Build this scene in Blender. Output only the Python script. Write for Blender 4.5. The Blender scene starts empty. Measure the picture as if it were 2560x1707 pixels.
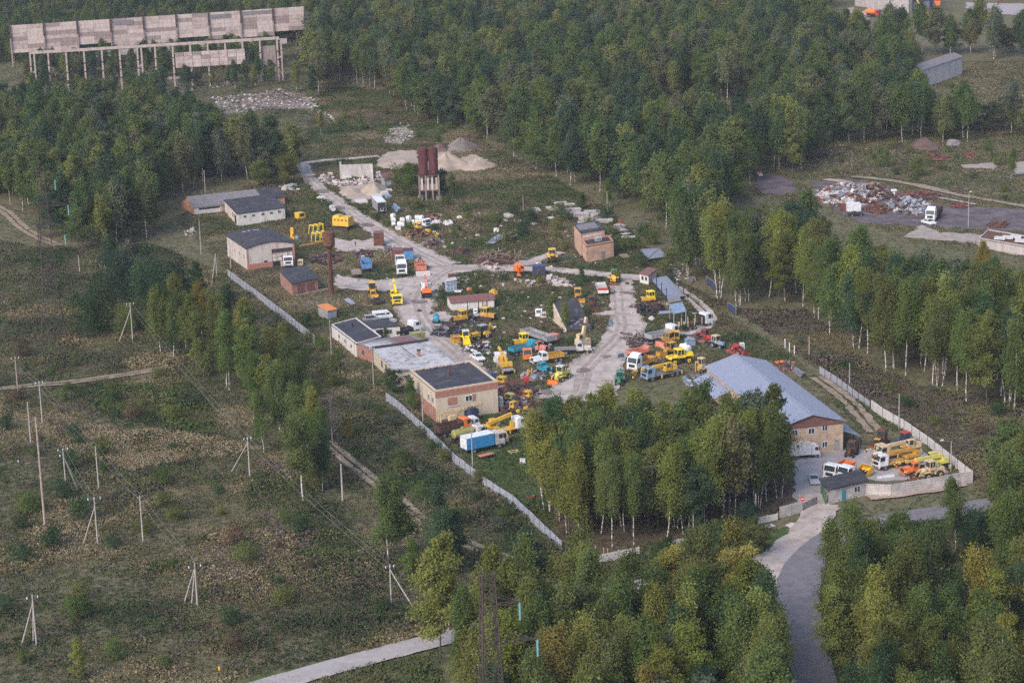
import bpy, math, random
import numpy as np
from mathutils import Matrix, Vector
# ---------------------------------------------------------------- camera, sky, sun, exposure
scene = bpy.context.scene
COL = scene.collection
R = math.radians
CAM_H, FPX, HORIZ, ROLL = 130.0, 5800.0, -700.0, R(1.8)
PITCH = math.atan((853.5 - HORIZ) / FPX)
SR, CR, SP, CP = math.sin(ROLL), math.cos(ROLL), math.sin(PITCH), math.cos(PITCH)
cam_data = bpy.data.cameras.new('camera')
cam = bpy.data.objects.new('camera', cam_data)
COL.objects.link(cam)
cam_data.sensor_width = 36.0
cam_data.lens = FPX * 36.0 / 2560.0
cam_data.clip_start, cam_data.clip_end = 1.0, 9000.0
_U, _F = Vector((0, SP, CP)), Vector((0, CP, -SP))
_R = Vector((1, 0, 0))
_cx, _cy, _cz = CR * _R - SR * _U, SR * _R + CR * _U, -_F
cam.matrix_world = Matrix(((_cx.x, _cy.x, _cz.x, 0), (_cx.y, _cy.y, _cz.y, 0), (_cx.z, _cy.z, _cz.z, CAM_H), (0, 0, 0, 1)))
scene.camera = cam
SUN_EL, SUN_AZ = R(38), R(215)          # azimuth: where the sun stands, clockwise from +Y
world = bpy.data.worlds.new("World")
scene.world = world
world.use_nodes = True
wn = world.node_tree.nodes
sky = wn.new('ShaderNodeTexSky')
sky.sky_type = 'NISHITA'
sky.sun_disc = False
sky.sun_elevation = SUN_EL
sky.sun_rotation = SUN_AZ
sky.air_density, sky.dust_density, sky.ozone_density = 1.0, 2.5, 1.5
wn['Background'].inputs[1].default_value = 0.15
world.node_tree.links.new(sky.outputs[0], wn['Background'].inputs[0])
sl = bpy.data.lights.new('sun', 'SUN')
sl.energy, sl.angle, sl.color = 1.15, R(25), (1.0, 0.91, 0.83)
sun = bpy.data.objects.new('sun', sl)
COL.objects.link(sun)
sun.rotation_euler = (Vector((math.sin(SUN_AZ) * math.cos(SUN_EL), math.cos(SUN_AZ) * math.cos(SUN_EL), math.sin(SUN_EL)))).to_track_quat('Z', 'Y').to_euler()
sun.location = (-200, 100, 400)
vs = scene.view_settings
vs.view_transform, vs.look, vs.exposure, vs.gamma = 'Standard', 'None', 1.08, 1.0
scene.cycles.use_denoising = False
scene.cycles.volume_bounces = 0
scene.cycles.max_bounces = 5
scene.cycles.diffuse_bounces = 3
scene.cycles.transparent_max_bounces = 6
# ---------------------------------------------------------------- from a place in the photo to a place on the ground
FR = {'A': (0, 0, 800 / 2352), 'B': (440, 380, 660 / 2352), 'C': (800, 480, 540 / 2352), 'D': (1040, 640, 500 / 2240),
 'E': (1240, 480, 600 / 2352), 'F': (1480, 680, 400 / 2091), 'G': (780, 760, 600 / 2240), 'H': (1700, 840, 780 / 2184),
 'I': (1800, 300, 760 / 2352), 'J': (1700, 0, 860 / 2352), 'K': (760, 0, 1000 / 2352), 'L': (0, 400, 860 / 2352),
 'M': (0, 860, 860 / 2352), 'N': (0, 1240, 720 / 2352), 'O': (600, 1140, 860 / 2352), 'Q': (1400, 1140, 1160 / 2352),
 'W': (0, 0, 2560 / 2352)}
def PX(fr, u, v):
 x0, y0, s = FR[fr]
 return x0 + u * s, y0 + v * s
def G(fr, u, v, z=0.0):                   # ground point of a photo point
 x, y = PX(fr, u, v)
 a, b = x - 1280.0, 853.5 - y
 u2, v2 = a * CR + b * SR, -a * SR + b * CR
 d = Vector((u2, v2 * SP + FPX * CP, v2 * CP - FPX * SP))
 t = (z - CAM_H) / d.z
 return Vector((d.x * t, d.y * t, z))
def PROJ(p):
 q = Vector((p[0], p[1], p[2] - CAM_H))
 k = FPX / q.dot(_F)
 return 1280 + q.dot(_cx) * k, 853.5 - q.dot(_cy) * k
def HT(fr, u, v, vtop):                   # height of an upright thing from its foot and top rows
 p = G(fr, u, v)
 y1 = PX(fr, u, vtop)[1]
 ya, yb = PROJ(p)[1], PROJ(p + Vector((0, 0, 10)))[1]
 return 10.0 * (ya - y1) / (ya - yb)
def YAW(fr, u, v, du, dv):
 d = G(fr, u + du, v + dv) - G(fr, u, v)
 return math.atan2(d.y, d.x)
# ---------------------------------------------------------------- materials
MATS = {}
def nodes_of(name):
 m = bpy.data.materials.new(name)
 m.use_nodes = True
 nt = m.node_tree
 return m, nt, nt.nodes, nt.links, nt.nodes['Principled BSDF']
def mat(name, rgb=None, rough=0.7, metal=0.0, var=0.25, scale=1.5, dirt=None, dirt_amt=0.0, streak=False, coord='Object'):
 """a surface whose colour wanders with noise; dirt is a second colour in patches (rust, soil)"""
 if name in MATS:
  return MATS[name]
 m, nt, N, Lk, bs = nodes_of(name)
 tc = N.new('ShaderNodeTexCoord')
 nz = N.new('ShaderNodeTexNoise')
 nz.inputs['Scale'].default_value = scale
 nz.inputs['Detail'].default_value = 6.0
 nz.inputs['Roughness'].default_value = 0.65
 src = tc.outputs[coord]
 if streak:
  mp = N.new('ShaderNodeMapping')
  mp.inputs['Scale'].default_value = (1.6, 1.6, 0.25)
  Lk.new(src, mp.inputs[0])
  src = mp.outputs[0]
 Lk.new(src, nz.inputs['Vector'])
 rp = N.new('ShaderNodeValToRGB')
 c0 = [max(0, c * (1 - var)) for c in rgb]
 c1 = [min(1, c * (1 + var)) for c in rgb]
 rp.color_ramp.elements[0].position, rp.color_ramp.elements[1].position = 0.3, 0.7
 rp.color_ramp.elements[0].color, rp.color_ramp.elements[1].color = (*c0, 1), (*c1, 1)
 Lk.new(nz.outputs['Fac'], rp.inputs[0])
 out = rp.outputs[0]
 if dirt:
  n2 = N.new('ShaderNodeTexNoise')
  n2.inputs['Scale'].default_value = scale * 0.8
  n2.inputs['Detail'].default_value = 8.0
  n2.inputs['Roughness'].default_value = 0.75
  ad = N.new('ShaderNodeVectorMath'); ad.operation = 'ADD'
  ad.inputs[1].default_value = (13.1, 7.7, 3.3)
  Lk.new(src, ad.inputs[0]); Lk.new(ad.outputs[0], n2.inputs['Vector'])
  r2 = N.new('ShaderNodeValToRGB')
  r2.color_ramp.elements[0].position = 0.66 - 0.4 * dirt_amt
  r2.color_ramp.elements[1].position = 0.76 - 0.4 * dirt_amt
  Lk.new(n2.outputs['Fac'], r2.inputs[0])
  mx = N.new('ShaderNodeMix'); mx.data_type = 'RGBA'
  Lk.new(r2.outputs[0], mx.inputs[0]); Lk.new(out, mx.inputs[6])
  mx.inputs[7].default_value = (*dirt, 1)
  out = mx.outputs[2]
 Lk.new(out, bs.inputs['Base Color'])
 bs.inputs['Roughness'].default_value = rough
 bs.inputs['Metallic'].default_value = metal
 bs.inputs['Specular IOR Level'].default_value = 0.35
 MATS[name] = m
 return m
RUST = (0.11, 0.045, 0.025)
def paint(name, rgb, wear=0.25, rough=0.5):
 return mat(name, rgb, rough, 0.0, 0.28, 1.9, (0.42 * rgb[0] + 0.055, 0.36 * rgb[1] + 0.04, 0.36 * rgb[2] + 0.03), wear + 0.12)
M = {}
M['white'] = paint('white_paint', (0.58, 0.58, 0.59), 0.1)
M['offwhite'] = paint('dirty_white_paint', (0.48, 0.46, 0.44), 0.3)
M['cream'] = paint('cream_paint', (0.50, 0.38, 0.22), 0.2)
M['yellow'] = paint('yellow_paint', (0.56, 0.33, 0.035), 0.2)
M['bright_yellow'] = paint('bright_yellow_paint', (0.68, 0.50, 0.02), 0.08)
M['lime'] = paint('lemon_paint', (0.50, 0.44, 0.11), 0.15)
M['ochre'] = paint('ochre_paint', (0.46, 0.25, 0.045), 0.3)
M['orange'] = paint('orange_paint', (0.62, 0.16, 0.035), 0.15)
M['salmon'] = paint('faded_red_paint', (0.55, 0.19, 0.13), 0.25)
M['red'] = paint('red_paint', (0.40, 0.04, 0.04), 0.2)
M['rustred'] = paint('red_oxide_paint', (0.16, 0.05, 0.035), 0.3)
M['teal'] = paint('teal_paint', (0.03, 0.22, 0.30), 0.15)
M['blue'] = paint('blue_paint', (0.03, 0.20, 0.42), 0.15)
M['paleblue'] = paint('pale_blue_paint', (0.19, 0.27, 0.37), 0.25)
M['midblue'] = paint('faded_blue_paint', (0.08, 0.20, 0.38), 0.25)
M['maroon'] = mat('maroon_rust', (0.075, 0.024, 0.027), 0.85, 0, 0.4, 0.8, (0.13, 0.05, 0.04), 0.2, streak=True)
M['navy'] = paint('navy_paint', (0.035, 0.045, 0.10), 0.2)
M['green'] = paint('green_paint', (0.03, 0.16, 0.09), 0.2)
M['olive'] = paint('olive_paint', (0.26, 0.25, 0.08), 0.3)
M['grey'] = paint('grey_paint', (0.27, 0.27, 0.29), 0.3)
M['silver'] = mat('silver_paint', (0.38, 0.38, 0.41), 0.35, 0.3, 0.08, 2)
M['steel'] = mat('bare_steel', (0.22, 0.21, 0.22), 0.5, 0.4, 0.25, 2, RUST, 0.25)
M['rust'] = mat('rust', (0.115, 0.05, 0.03), 0.85, 0.0, 0.45, 2.0, (0.06, 0.028, 0.022), 0.4)
M['darkrust'] = mat('dark_rust', (0.06, 0.032, 0.028), 0.85, 0.0, 0.5, 2.5, (0.12, 0.05, 0.03), 0.3)
M['black'] = mat('black_metal', (0.022, 0.022, 0.026), 0.6, 0.0, 0.3, 2.0, (0.06, 0.045, 0.035), 0.25)
M['rubber'] = mat('tyre_rubber', (0.022, 0.021, 0.022), 0.85, 0.0, 0.3, 3.0, (0.08, 0.065, 0.05), 0.25)
M['glass'] = mat('dark_window_glass', (0.03, 0.045, 0.055), 0.12, 0.0, 0.3, 0.8)
M['lamp'] = mat('headlight_lens', (0.5, 0.5, 0.5), 0.2, 0.0, 0.1, 3)
M['wood'] = mat('weathered_wood', (0.24, 0.19, 0.15), 0.9, 0, 0.35, 3, (0.12, 0.09, 0.07), 0.3)
M['conc'] = mat('concrete', (0.36, 0.33, 0.32), 0.9, 0, 0.22, 0.9, (0.22, 0.19, 0.18), 0.28, streak=True)
M['concpale'] = mat('pale_concrete', (0.46, 0.43, 0.42), 0.9, 0, 0.15, 0.9, (0.28, 0.25, 0.24), 0.2)
# ---------------------------------------------------------------- meshes and objects
class MB:
 def __init__(s):
  s.v, s.f, s.mi, s.ms, s.sm = [], [], [], [], []
 def m(s, m):
  if isinstance(m, str): m = M[m]
  if m not in s.ms: s.ms.append(m)
  return s.ms.index(m)
 def add(s, vs, fs, m, smooth=False):
  k = len(s.v); i = s.m(m)
  s.v.extend(vs)
  for f in fs:
   s.f.append([a + k for a in f]); s.mi.append(i); s.sm.append(smooth)
  return s
 def box(s, x0, y0, z0, x1, y1, z1, m, tx=0.0, ty=0.0):     # tx,ty: how much the top is drawn in
  return s.add([(x0, y0, z0), (x1, y0, z0), (x1, y1, z0), (x0, y1, z0),
     (x0 + tx, y0 + ty, z1), (x1 - tx, y0 + ty, z1), (x1 - tx, y1 - ty, z1), (x0 + tx, y1 - ty, z1)],
     [(0, 3, 2, 1), (4, 5, 6, 7), (0, 1, 5, 4), (1, 2, 6, 5), (2, 3, 7, 6), (3, 0, 4, 7)], m)
 def obox(s, c, ax, ay, az, m):                              # box from centre and three half axes
  c, ax, ay, az = map(Vector, (c, ax, ay, az))
  vs = [c - ax - ay - az, c + ax - ay - az, c + ax + ay - az, c - ax + ay - az, c - ax - ay + az, c + ax - ay + az, c + ax + ay + az, c - ax + ay + az]
  return s.add([tuple(v) for v in vs], [(0, 3, 2, 1), (4, 5, 6, 7), (0, 1, 5, 4), (1, 2, 6, 5), (2, 3, 7, 6), (3, 0, 4, 7)], m)
 def beam(s, p0, p1, w, h, m):                               # rectangular bar from p0 to p1
  p0, p1 = Vector(p0), Vector(p1)
  d = (p1 - p0) / 2
  n = d.normalized()
  a = n.cross(Vector((0, 0, 1)))
  if a.length < 1e-3: a = Vector((1, 0, 0))
  a.normalize()
  b = a.cross(n)
  return s.obox((p0 + p1) / 2, d, a * w / 2, b * h / 2, m)
 def cyl(s, p0, p1, r0, r1=None, n=8, m='grey', caps=True, smooth=True):
  p0, p1 = Vector(p0), Vector(p1)
  if r1 is None: r1 = r0
  d = (p1 - p0).normalized()
  a = d.cross(Vector((0, 0, 1)))
  if a.length < 1e-3: a = Vector((1, 0, 0))
  a.normalize(); b = d.cross(a)
  vs = []
  for p, r in ((p0, r0), (p1, r1)):
   for i in range(n):
    t = 2 * math.pi * i / n
    vs.append(tuple(p + a * (r * math.cos(t)) + b * (r * math.sin(t))))
  fs = [(i, (i + 1) % n, n + (i + 1) % n, n + i) for i in range(n)]
  s.add(vs, fs, m, smooth)
  if caps:
   s.add(vs[:n], [tuple(range(n))[::-1]], m); s.add(vs[n:], [tuple(range(n))], m)
  return s
 def prism(s, prof, y0, y1, m, inset=0.0):                   # profile in x,z drawn out along y; inset narrows the far profile corners
  n = len(prof)
  vs = [(x, y0, z) for x, z in prof] + [(x, y1, z) for x, z in prof]
  fs = [tuple(range(n)), tuple(range(n, 2 * n))[::-1]] + [(i, n + i, n + (i + 1) % n, (i + 1) % n) for i in range(n)]
  return s.add(vs, fs, m)
 def prismx(s, prof, x0, x1, m):                             # profile in y,z drawn out along x
  n = len(prof)
  vs = [(x0, y, z) for y, z in prof] + [(x1, y, z) for y, z in prof]
  fs = [tuple(range(n))[::-1], tuple(range(n, 2 * n))] + [(i, (i + 1) % n, n + (i + 1) % n, n + i) for i in range(n)]
  return s.add(vs, fs, m)
 def poly(s, pts, m):
  return s.add([tuple(p) for p in pts], [tuple(range(len(pts)))], m)
 def dome(s, c, rx, ry, rz, m, n=10, k=4, jit=0.0, rnd=random):
  vs, fs = [], []
  for j in range(k):
   a = math.pi / 2 * j / k
   for i in range(n):
    t = 2 * math.pi * i / n
    q = 1 + jit * (rnd.random() - 0.5)
    vs.append((c[0] + rx * q * math.cos(a) * math.cos(t), c[1] + ry * q * math.cos(a) * math.sin(t), c[2] + rz * q * math.sin(a)))
  vs.append((c[0], c[1], c[2] + rz))
  for j in range(k - 1):
   for i in range(n):
    fs.append((j * n + i, j * n + (i + 1) % n, (j + 1) * n + (i + 1) % n, (j + 1) * n + i))
  for i in range(n): fs.append(((k - 1) * n + i, (k - 1) * n + (i + 1) % n, k * n))
  return s.add(vs, fs, m, jit == 0)
 def mesh(s, name):
  me = bpy.data.meshes.new(name)
  me.from_pydata(s.v, [], s.f)
  for m_ in s.ms: me.materials.append(m_)
  me.polygons.foreach_set('material_index', s.mi)
  me.polygons.foreach_set('use_smooth', s.sm)
  me.update()
  return me
 def build(s, name, parent=None, loc=None, rz=0.0):
  return put(s.mesh(name), name, parent, loc, rz)
def put(me, name, parent=None, loc=None, rz=0.0):
 o = bpy.data.objects.new(name, me)
 COL.objects.link(o)
 if parent is not None: o.parent = parent
 if loc is not None: o.location = loc
 if rz: o.rotation_euler = (0, 0, rz)
 return o
def tag(o, label=None, cat=None, group=None, kind=None):
 if label: o['label'] = label
 if cat: o['category'] = cat
 if group: o['group'] = group
 if kind: o['kind'] = kind
 return o
def thing(name, label, cat, loc, rz=0.0, group=None):
 o = bpy.data.objects.new(name, None)
 o.empty_display_size = 0.5
 COL.objects.link(o)
 o.location = loc
 o.rotation_euler = (0, 0, rz)
 return tag(o, label, cat, group)
def children_of(o):
 return [c for c in bpy.data.objects if c.parent == o]
def grid_mesh(name, verts, faces, mats, pts=None, smooth=False):
 """numpy arrays of quads or tris into one mesh, with an optional float/colour attribute per vertex"""
 me = bpy.data.meshes.new(name)
 nv, nf, k = len(verts), len(faces), faces.shape[1]
 me.vertices.add(nv); me.vertices.foreach_set('co', verts.astype(np.float32).ravel())
 me.loops.add(nf * k); me.loops.foreach_set('vertex_index', faces.astype(np.int32).ravel())
 me.polygons.add(nf); me.polygons.foreach_set('loop_start', np.arange(0, nf * k, k, dtype=np.int32))
 me.polygons.foreach_set('loop_total', np.full(nf, k, np.int32))
 for m_ in mats: me.materials.append(m_)
 if pts is not None:
  if pts.ndim == 1:
   a = me.attributes.new('tint', 'FLOAT', 'POINT'); a.data.foreach_set('value', pts.astype(np.float32))
  else:
   a = me.attributes.new('tint', 'FLOAT_COLOR', 'POINT')
   a.data.foreach_set('color', np.concatenate([pts, np.ones((nv, 1))], 1).astype(np.float32).ravel())
 me.update(calc_edges=True)
 return me
# ---------------------------------------------------------------- where things stand, on a 0.5 m grid
GX0, GY0, GS, GW, GH = -330.0, 320.0, 0.5, 1320, 2700
KEEP = np.zeros((GH, GW), bool)            # no weeds
KEEPT = np.zeros((GH, GW), bool)           # no trees
def inpoly(xs, ys, poly):
 c = np.zeros(xs.shape, bool)
 n = len(poly)
 for i in range(n):
  x1, y1 = poly[i][0], poly[i][1]
  x2, y2 = poly[(i + 1) % n][0], poly[(i + 1) % n][1]
  if y1 == y2: continue
  c ^= ((y1 > ys) != (y2 > ys)) & (xs < (x2 - x1) * (ys - y1) / (y2 - y1) + x1)
 return c
def mask(poly, weeds=True, trees=True):
 xs = [p[0] for p in poly]; ys = [p[1] for p in poly]
 i0, i1 = max(0, int((min(xs) - GX0) / GS)), min(GW, int((max(xs) - GX0) / GS) + 2)
 j0, j1 = max(0, int((min(ys) - GY0) / GS)), min(GH, int((max(ys) - GY0) / GS) + 2)
 if i1 <= i0 or j1 <= j0: return
 X, Y = np.meshgrid(GX0 + (np.arange(i0, i1) + .5) * GS, GY0 + (np.arange(j0, j1) + .5) * GS)
 c = inpoly(X, Y, poly)
 if weeds: KEEP[j0:j1, i0:i1] |= c
 if trees: KEEPT[j0:j1, i0:i1] |= c
def mask_disc(x, y, r, weeds=True, trees=True):
 mask([(x + r * math.cos(t * math.pi / 5), y + r * math.sin(t * math.pi / 5)) for t in range(10)], weeds, trees)
def free(K, xs, ys):
 i = np.clip(((xs - GX0) / GS).astype(int), 0, GW - 1)
 j = np.clip(((ys - GY0) / GS).astype(int), 0, GH - 1)
 return ~K[j, i]
def vnoise(xs, ys, s, seed):
 """smooth value noise, 0..1"""
 rs = np.random.RandomState(seed)
 T = rs.rand(128, 128)
 x, y = xs / s, ys / s
 xi, yi = np.floor(x).astype(int), np.floor(y).astype(int)
 fx, fy = x - xi, y - yi
 fx, fy = fx * fx * (3 - 2 * fx), fy * fy * (3 - 2 * fy)
 a, b, c, d = T[yi % 128, xi % 128], T[yi % 128, (xi + 1) % 128], T[(yi + 1) % 128, xi % 128], T[(yi + 1) % 128, (xi + 1) % 128]
 return (a * (1 - fx) + b * fx) * (1 - fy) + (c * (1 - fx) + d * fx) * fy
def ppoly(fr, pts):
 return [G(fr, u, v) for u, v in pts]
# ---------------------------------------------------------------- ground, roads, tracks
def ground_mat():
 m, nt, N, Lk, bs = nodes_of('ground_soil_and_turf')
 geo = N.new('ShaderNodeNewGeometry')
 def noise(sc, det, off):
  mp = N.new('ShaderNodeVectorMath'); mp.operation = 'ADD'; mp.inputs[1].default_value = off
  Lk.new(geo.outputs['Position'], mp.inputs[0])
  n = N.new('ShaderNodeTexNoise'); n.inputs['Scale'].default_value = sc
  n.inputs['Detail'].default_value = det; n.inputs['Roughness'].default_value = 0.65
  Lk.new(mp.outputs[0], n.inputs['Vector'])
  return n.outputs['Fac']
 def ramp(src, els):
  r = N.new('ShaderNodeValToRGB')
  while len(r.color_ramp.elements) < len(els): r.color_ramp.elements.new(0.5)
  for e, (p, c) in zip(r.color_ramp.elements, els): e.position, e.color = p, (*c, 1)
  Lk.new(src, r.inputs[0]); return r.outputs[0]
 def mix(f, a, b):
  x = N.new('ShaderNodeMix'); x.data_type = 'RGBA'
  if isinstance(f, float): x.inputs[0].default_value = f
  else: Lk.new(f, x.inputs[0])
  Lk.new(a, x.inputs[6]); Lk.new(b, x.inputs[7]); return x.outputs[2]
 a = ramp(noise(0.055, 6, (0, 0, 0)), [(0.3, (0.065, 0.078, 0.034)), (0.45, (0.105, 0.102, 0.052)), (0.58, (0.145, 0.125, 0.08)), (0.72, (0.20, 0.17, 0.11))])
 b = ramp(noise(0.7, 8, (31, 8, 2)), [(0.32, (0.06, 0.07, 0.032)), (0.5, (0.115, 0.105, 0.062)), (0.7, (0.19, 0.16, 0.11))])
 c = mix(0.5, a, b)
 Lk.new(c, bs.inputs['Base Color'])
 bs.inputs['Roughness'].default_value = 1.0
 bs.inputs['Specular IOR Level'].default_value = 0.05
 return m
def earth_mat(name, c0, c1, c2, s=0.35, rough=0.95):
 m, nt, N, Lk, bs = nodes_of(name)
 geo = N.new('ShaderNodeNewGeometry')
 n = N.new('ShaderNodeTexNoise'); n.inputs['Scale'].default_value = s; n.inputs['Detail'].default_value = 9; n.inputs['Roughness'].default_value = 0.72
 Lk.new(geo.outputs['Position'], n.inputs['Vector'])
 r = N.new('ShaderNodeValToRGB'); r.color_ramp.elements.new(0.5)
 for e, (p, c) in zip(r.color_ramp.elements, ((0.33, c0), (0.5, c1), (0.68, c2))): e.position, e.color = p, (*c, 1)
 Lk.new(n.outputs['Fac'], r.inputs[0]); Lk.new(r.outputs[0], bs.inputs['Base Color'])
 bs.inputs['Roughness'].default_value = rough
 bs.inputs['Specular IOR Level'].default_value = 0.15
 return m
gb = MB()
gb.poly([(-4000, -1500, 0), (4000, -1500, 0), (4000, 7000, 0), (-4000, 7000, 0)], ground_mat())
tag(gb.build('ground'), kind='structure')
DIRT = earth_mat('packed_dirt', (0.225, 0.185, 0.16), (0.36, 0.305, 0.275), (0.45, 0.39, 0.355), 0.3)
TRACK = earth_mat('track_soil', (0.13, 0.10, 0.07), (0.23, 0.18, 0.135), (0.32, 0.26, 0.205), 0.6)
RUT = earth_mat('wheel_rut_soil', (0.19, 0.155, 0.13), (0.28, 0.235, 0.205), (0.37, 0.315, 0.28), 0.5)
MUD = earth_mat('damp_soil', (0.10, 0.08, 0.07), (0.15, 0.125, 0.11), (0.22, 0.18, 0.16), 0.4)
SAND = earth_mat('sand', (0.23, 0.18, 0.14), (0.325, 0.26, 0.21), (0.39, 0.32, 0.265), 0.3)
ASPH = earth_mat('old_asphalt', (0.125, 0.115, 0.125), (0.155, 0.145, 0.155), (0.19, 0.175, 0.185), 0.5)
CROAD = earth_mat('concrete_road', (0.24, 0.215, 0.21), (0.30, 0.27, 0.265), (0.35, 0.32, 0.315), 0.45)
SLAG = earth_mat('oily_scrapyard_soil', (0.055, 0.045, 0.05), (0.105, 0.085, 0.09), (0.17, 0.14, 0.145), 0.25)
LEAFY = earth_mat('leaf_litter', (0.045, 0.035, 0.022), (0.085, 0.06, 0.042), (0.12, 0.09, 0.06), 0.4)
LAWN = earth_mat('short_turf', (0.035, 0.06, 0.02), (0.06, 0.095, 0.032), (0.09, 0.12, 0.05), 0.5)
ZL = [0.010]
def zlayer():
 ZL[0] += 0.0045
 return ZL[0]
def resample(pts, step):
 out = []
 for (p, w), (q, w2) in zip(pts[:-1], pts[1:]):
  n = max(1, int((q - p).length / step))
  for i in range(n): out.append((p.lerp(q, i / n), w + (w2 - w) * i / n))
 out.append(pts[-1])
 return out
def smooth(pts, it=2):
 for _ in range(it):
  q = [pts[0]]
  for (a, wa), (b, wb) in zip(pts[:-1], pts[1:]):
   q += [(a.lerp(b, .25), wa * .75 + wb * .25), (a.lerp(b, .75), wa * .25 + wb * .75)]
  q.append(pts[-1]); pts = q
 return pts
def ribbon(mb, pts, m, jit=0.35, off=0.0, seed=1, keep=True, z=None, wk=1.0):
 """a road sheet along a line of (point, width)"""
 rnd = random.Random(seed)
 z = zlayer() if z is None else z
 pts = resample(smooth(pts), 1.6)
 L, Rr = [], []
 for i, (p, w) in enumerate(pts):
  a, b = pts[max(0, i - 1)][0], pts[min(len(pts) - 1, i + 1)][0]
  d = (b - a); d.z = 0; d.normalize()
  n = Vector((-d.y, d.x, 0))
  c = p + n * off
  h = w * wk / 2
  L.append(c + n * (h + rnd.uniform(-jit, jit))); Rr.append(c - n * (h + rnd.uniform(-jit, jit)))
 vs = [(p.x, p.y, z) for p in L] + [(p.x, p.y, z) for p in Rr]
 k = len(L)
 mb.add(vs, [(i + 1, i, k + i, k + i + 1) for i in range(k - 1)], m)
 if keep:
  for i in range(k - 1):
   q = [L[i].lerp(Rr[i], .1), L[i + 1].lerp(Rr[i + 1], .1), Rr[i + 1].lerp(L[i + 1], .1), Rr[i].lerp(L[i], .1)]
   mask(q)
def road(name, fr, pts, m, jit=0.35, seed=1, ruts=None, keep=True):
 pts = [(G(fr, u, v), w) for u, v, w in pts]
 mb = MB()
 if ruts:
  z = zlayer()
  ribbon(mb, pts, m, jit, ruts, seed, keep, z, 0.34)
  ribbon(mb, pts, m, jit, -ruts, seed + 1, keep, z, 0.34)
 else:
  ribbon(mb, pts, m, jit, 0, seed, keep)
 return tag(mb.build(name), kind='structure')
def patch(name, fr, pts, m, jit=0.6, seed=3, weeds=True, trees=True):
 rnd = random.Random(seed)
 P = ppoly(fr, pts)
 out = []
 for a, b in zip(P, P[1:] + P[:1]):
  n = max(1, int((b - a).length / 1.5))
  for i in range(n):
   q = a.lerp(b, i / n)
   out.append((q.x + rnd.uniform(-jit, jit), q.y + rnd.uniform(-jit, jit) * 1.6, 0))
 z = zlayer()
 mb = MB(); mb.poly([(x, y, z) for x, y, _ in out], m)
 mask(out, weeds, trees)
 return tag(mb.build(name), kind='structure')
# patches first (they lie under the roads)
patch('leaf_litter', 'W', [(1215, 1140), (1300, 1110), (1450, 1095), (1830, 1095), (1835, 1150), (1745, 1195), (1600, 1250), (1400, 1275), (1290, 1235)], LEAFY, 0.8, 3, False, False)
patch('turf', 'W', [(1080, 1030), (1210, 1010), (1250, 1070), (1260, 1170), (1215, 1180), (1110, 1080)], LAWN, 0.8, 4, False, False)
patch('turf', 'H', [(560, 1400), (860, 1290), (880, 1370), (700, 1480), (560, 1500)], LAWN, 0.5, 5, False, False)
patch('turf', 'W', [(560, 1562), (1020, 1450), (1020, 1462), (600, 1568)], LAWN, 0.3, 6, False, False)
patch('turf', 'Q', [(1060, 640), (1110, 690), (1140, 930), (1060, 930)], LAWN, 0.3, 6, False, True)
patch('turf', 'Q', [(1330, 590), (1375, 640), (1420, 1150), (1365, 1150), (1310, 760)], LAWN, 0.3, 7, False, True)
patch('turf', 'L', [(100, 1530), (240, 1480), (260, 1532), (180, 1560)], LAWN, 0.3, 7, False, True)
patch('scrapyard_ground', 'I', [(700, 480), (1000, 450), (1300, 520), (1700, 660), (2352, 690), (2400, 860), (1900, 850), (1600, 830), (1100, 800), (900, 720)], SLAG, 0.8, 8, True, True)
patch('scrapyard_ground', 'I', [(280, 450), (360, 410), (560, 460), (600, 560), (420, 590), (290, 560)], SLAG, 0.8, 9, True, True)
patch('scrapyard_ground', 'D', [(1200, 10), (1500, 30), (1700, 60), (1700, 80), (1230, 60)], SLAG, 0.6, 10)
patch('sand_lot', 'K', [(430, 930), (520, 890), (660, 880), (680, 960), (600, 1010), (440, 960)], SAND, 0.8, 11)
patch('sand_lot', 'K', [(770, 890), (840, 885), (920, 930), (1000, 905), (1070, 940), (1075, 985), (960, 998), (800, 985)], SAND, 0.8, 12)
patch('concrete_apron', 'B', [(1440, 290), (1700, 230), (1870, 330), (1800, 420), (1560, 460), (1500, 380)], SAND, 0.8, 13)
patch('concrete_yard', 'H', [(780, 830), (960, 780), (1140, 800), (1290, 790), (1680, 800), (1890, 930), (1840, 985), (1560, 1010), (1300, 1010), (1000, 1110), (930, 1170), (860, 1185), (800, 1120), (790, 900)], CROAD, 0.5, 14, True, False)
patch('rubble_lot', 'A', [(1560, 720), (1900, 690), (2060, 650), (2240, 700), (2340, 800), (2000, 800), (1640, 850)], earth_mat('brick_dust', (0.15, 0.11, 0.10), (0.25, 0.20, 0.185), (0.34, 0.28, 0.265), 0.35), 1.0, 15, False, True)
patch('rubble_lot', 'K', [(460, 840), (480, 760), (590, 740), (640, 790), (560, 850)], DIRT, 1.0, 15, False, True)
patch('concrete_apron', 'I', [(1420, 910), (1560, 810), (1700, 870), (1960, 880), (2352, 960), (2400, 1060), (2200, 1030), (1960, 960), (1720, 930)], RUT, 0.5, 16)
patch('concrete_apron', 'I', [(1860, 350), (2130, 330), (2130, 385), (1900, 375)], RUT, 0.5, 17)
patch('concrete_apron', 'I', [(2270, 330), (2420, 320), (2420, 420), (2280, 425)], RUT, 0.4, 18)
patch('concrete_apron', 'J', [(1955, 20), (2400, 30), (2400, 110), (2200, 100), (1960, 60)], CROAD, 0.8, 19)
patch('sand_lot', 'J', [(1125, 60), (1205, 50), (1200, 145), (1150, 140)], SAND, 0.6, 20)
patch('dirt_lot', 'B', [(1420, 1090), (1650, 1140), (1850, 1150), (2100, 1130), (2160, 1200), (1850, 1245), (1600, 1235), (1430, 1215)], DIRT, .6, 22)
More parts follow.
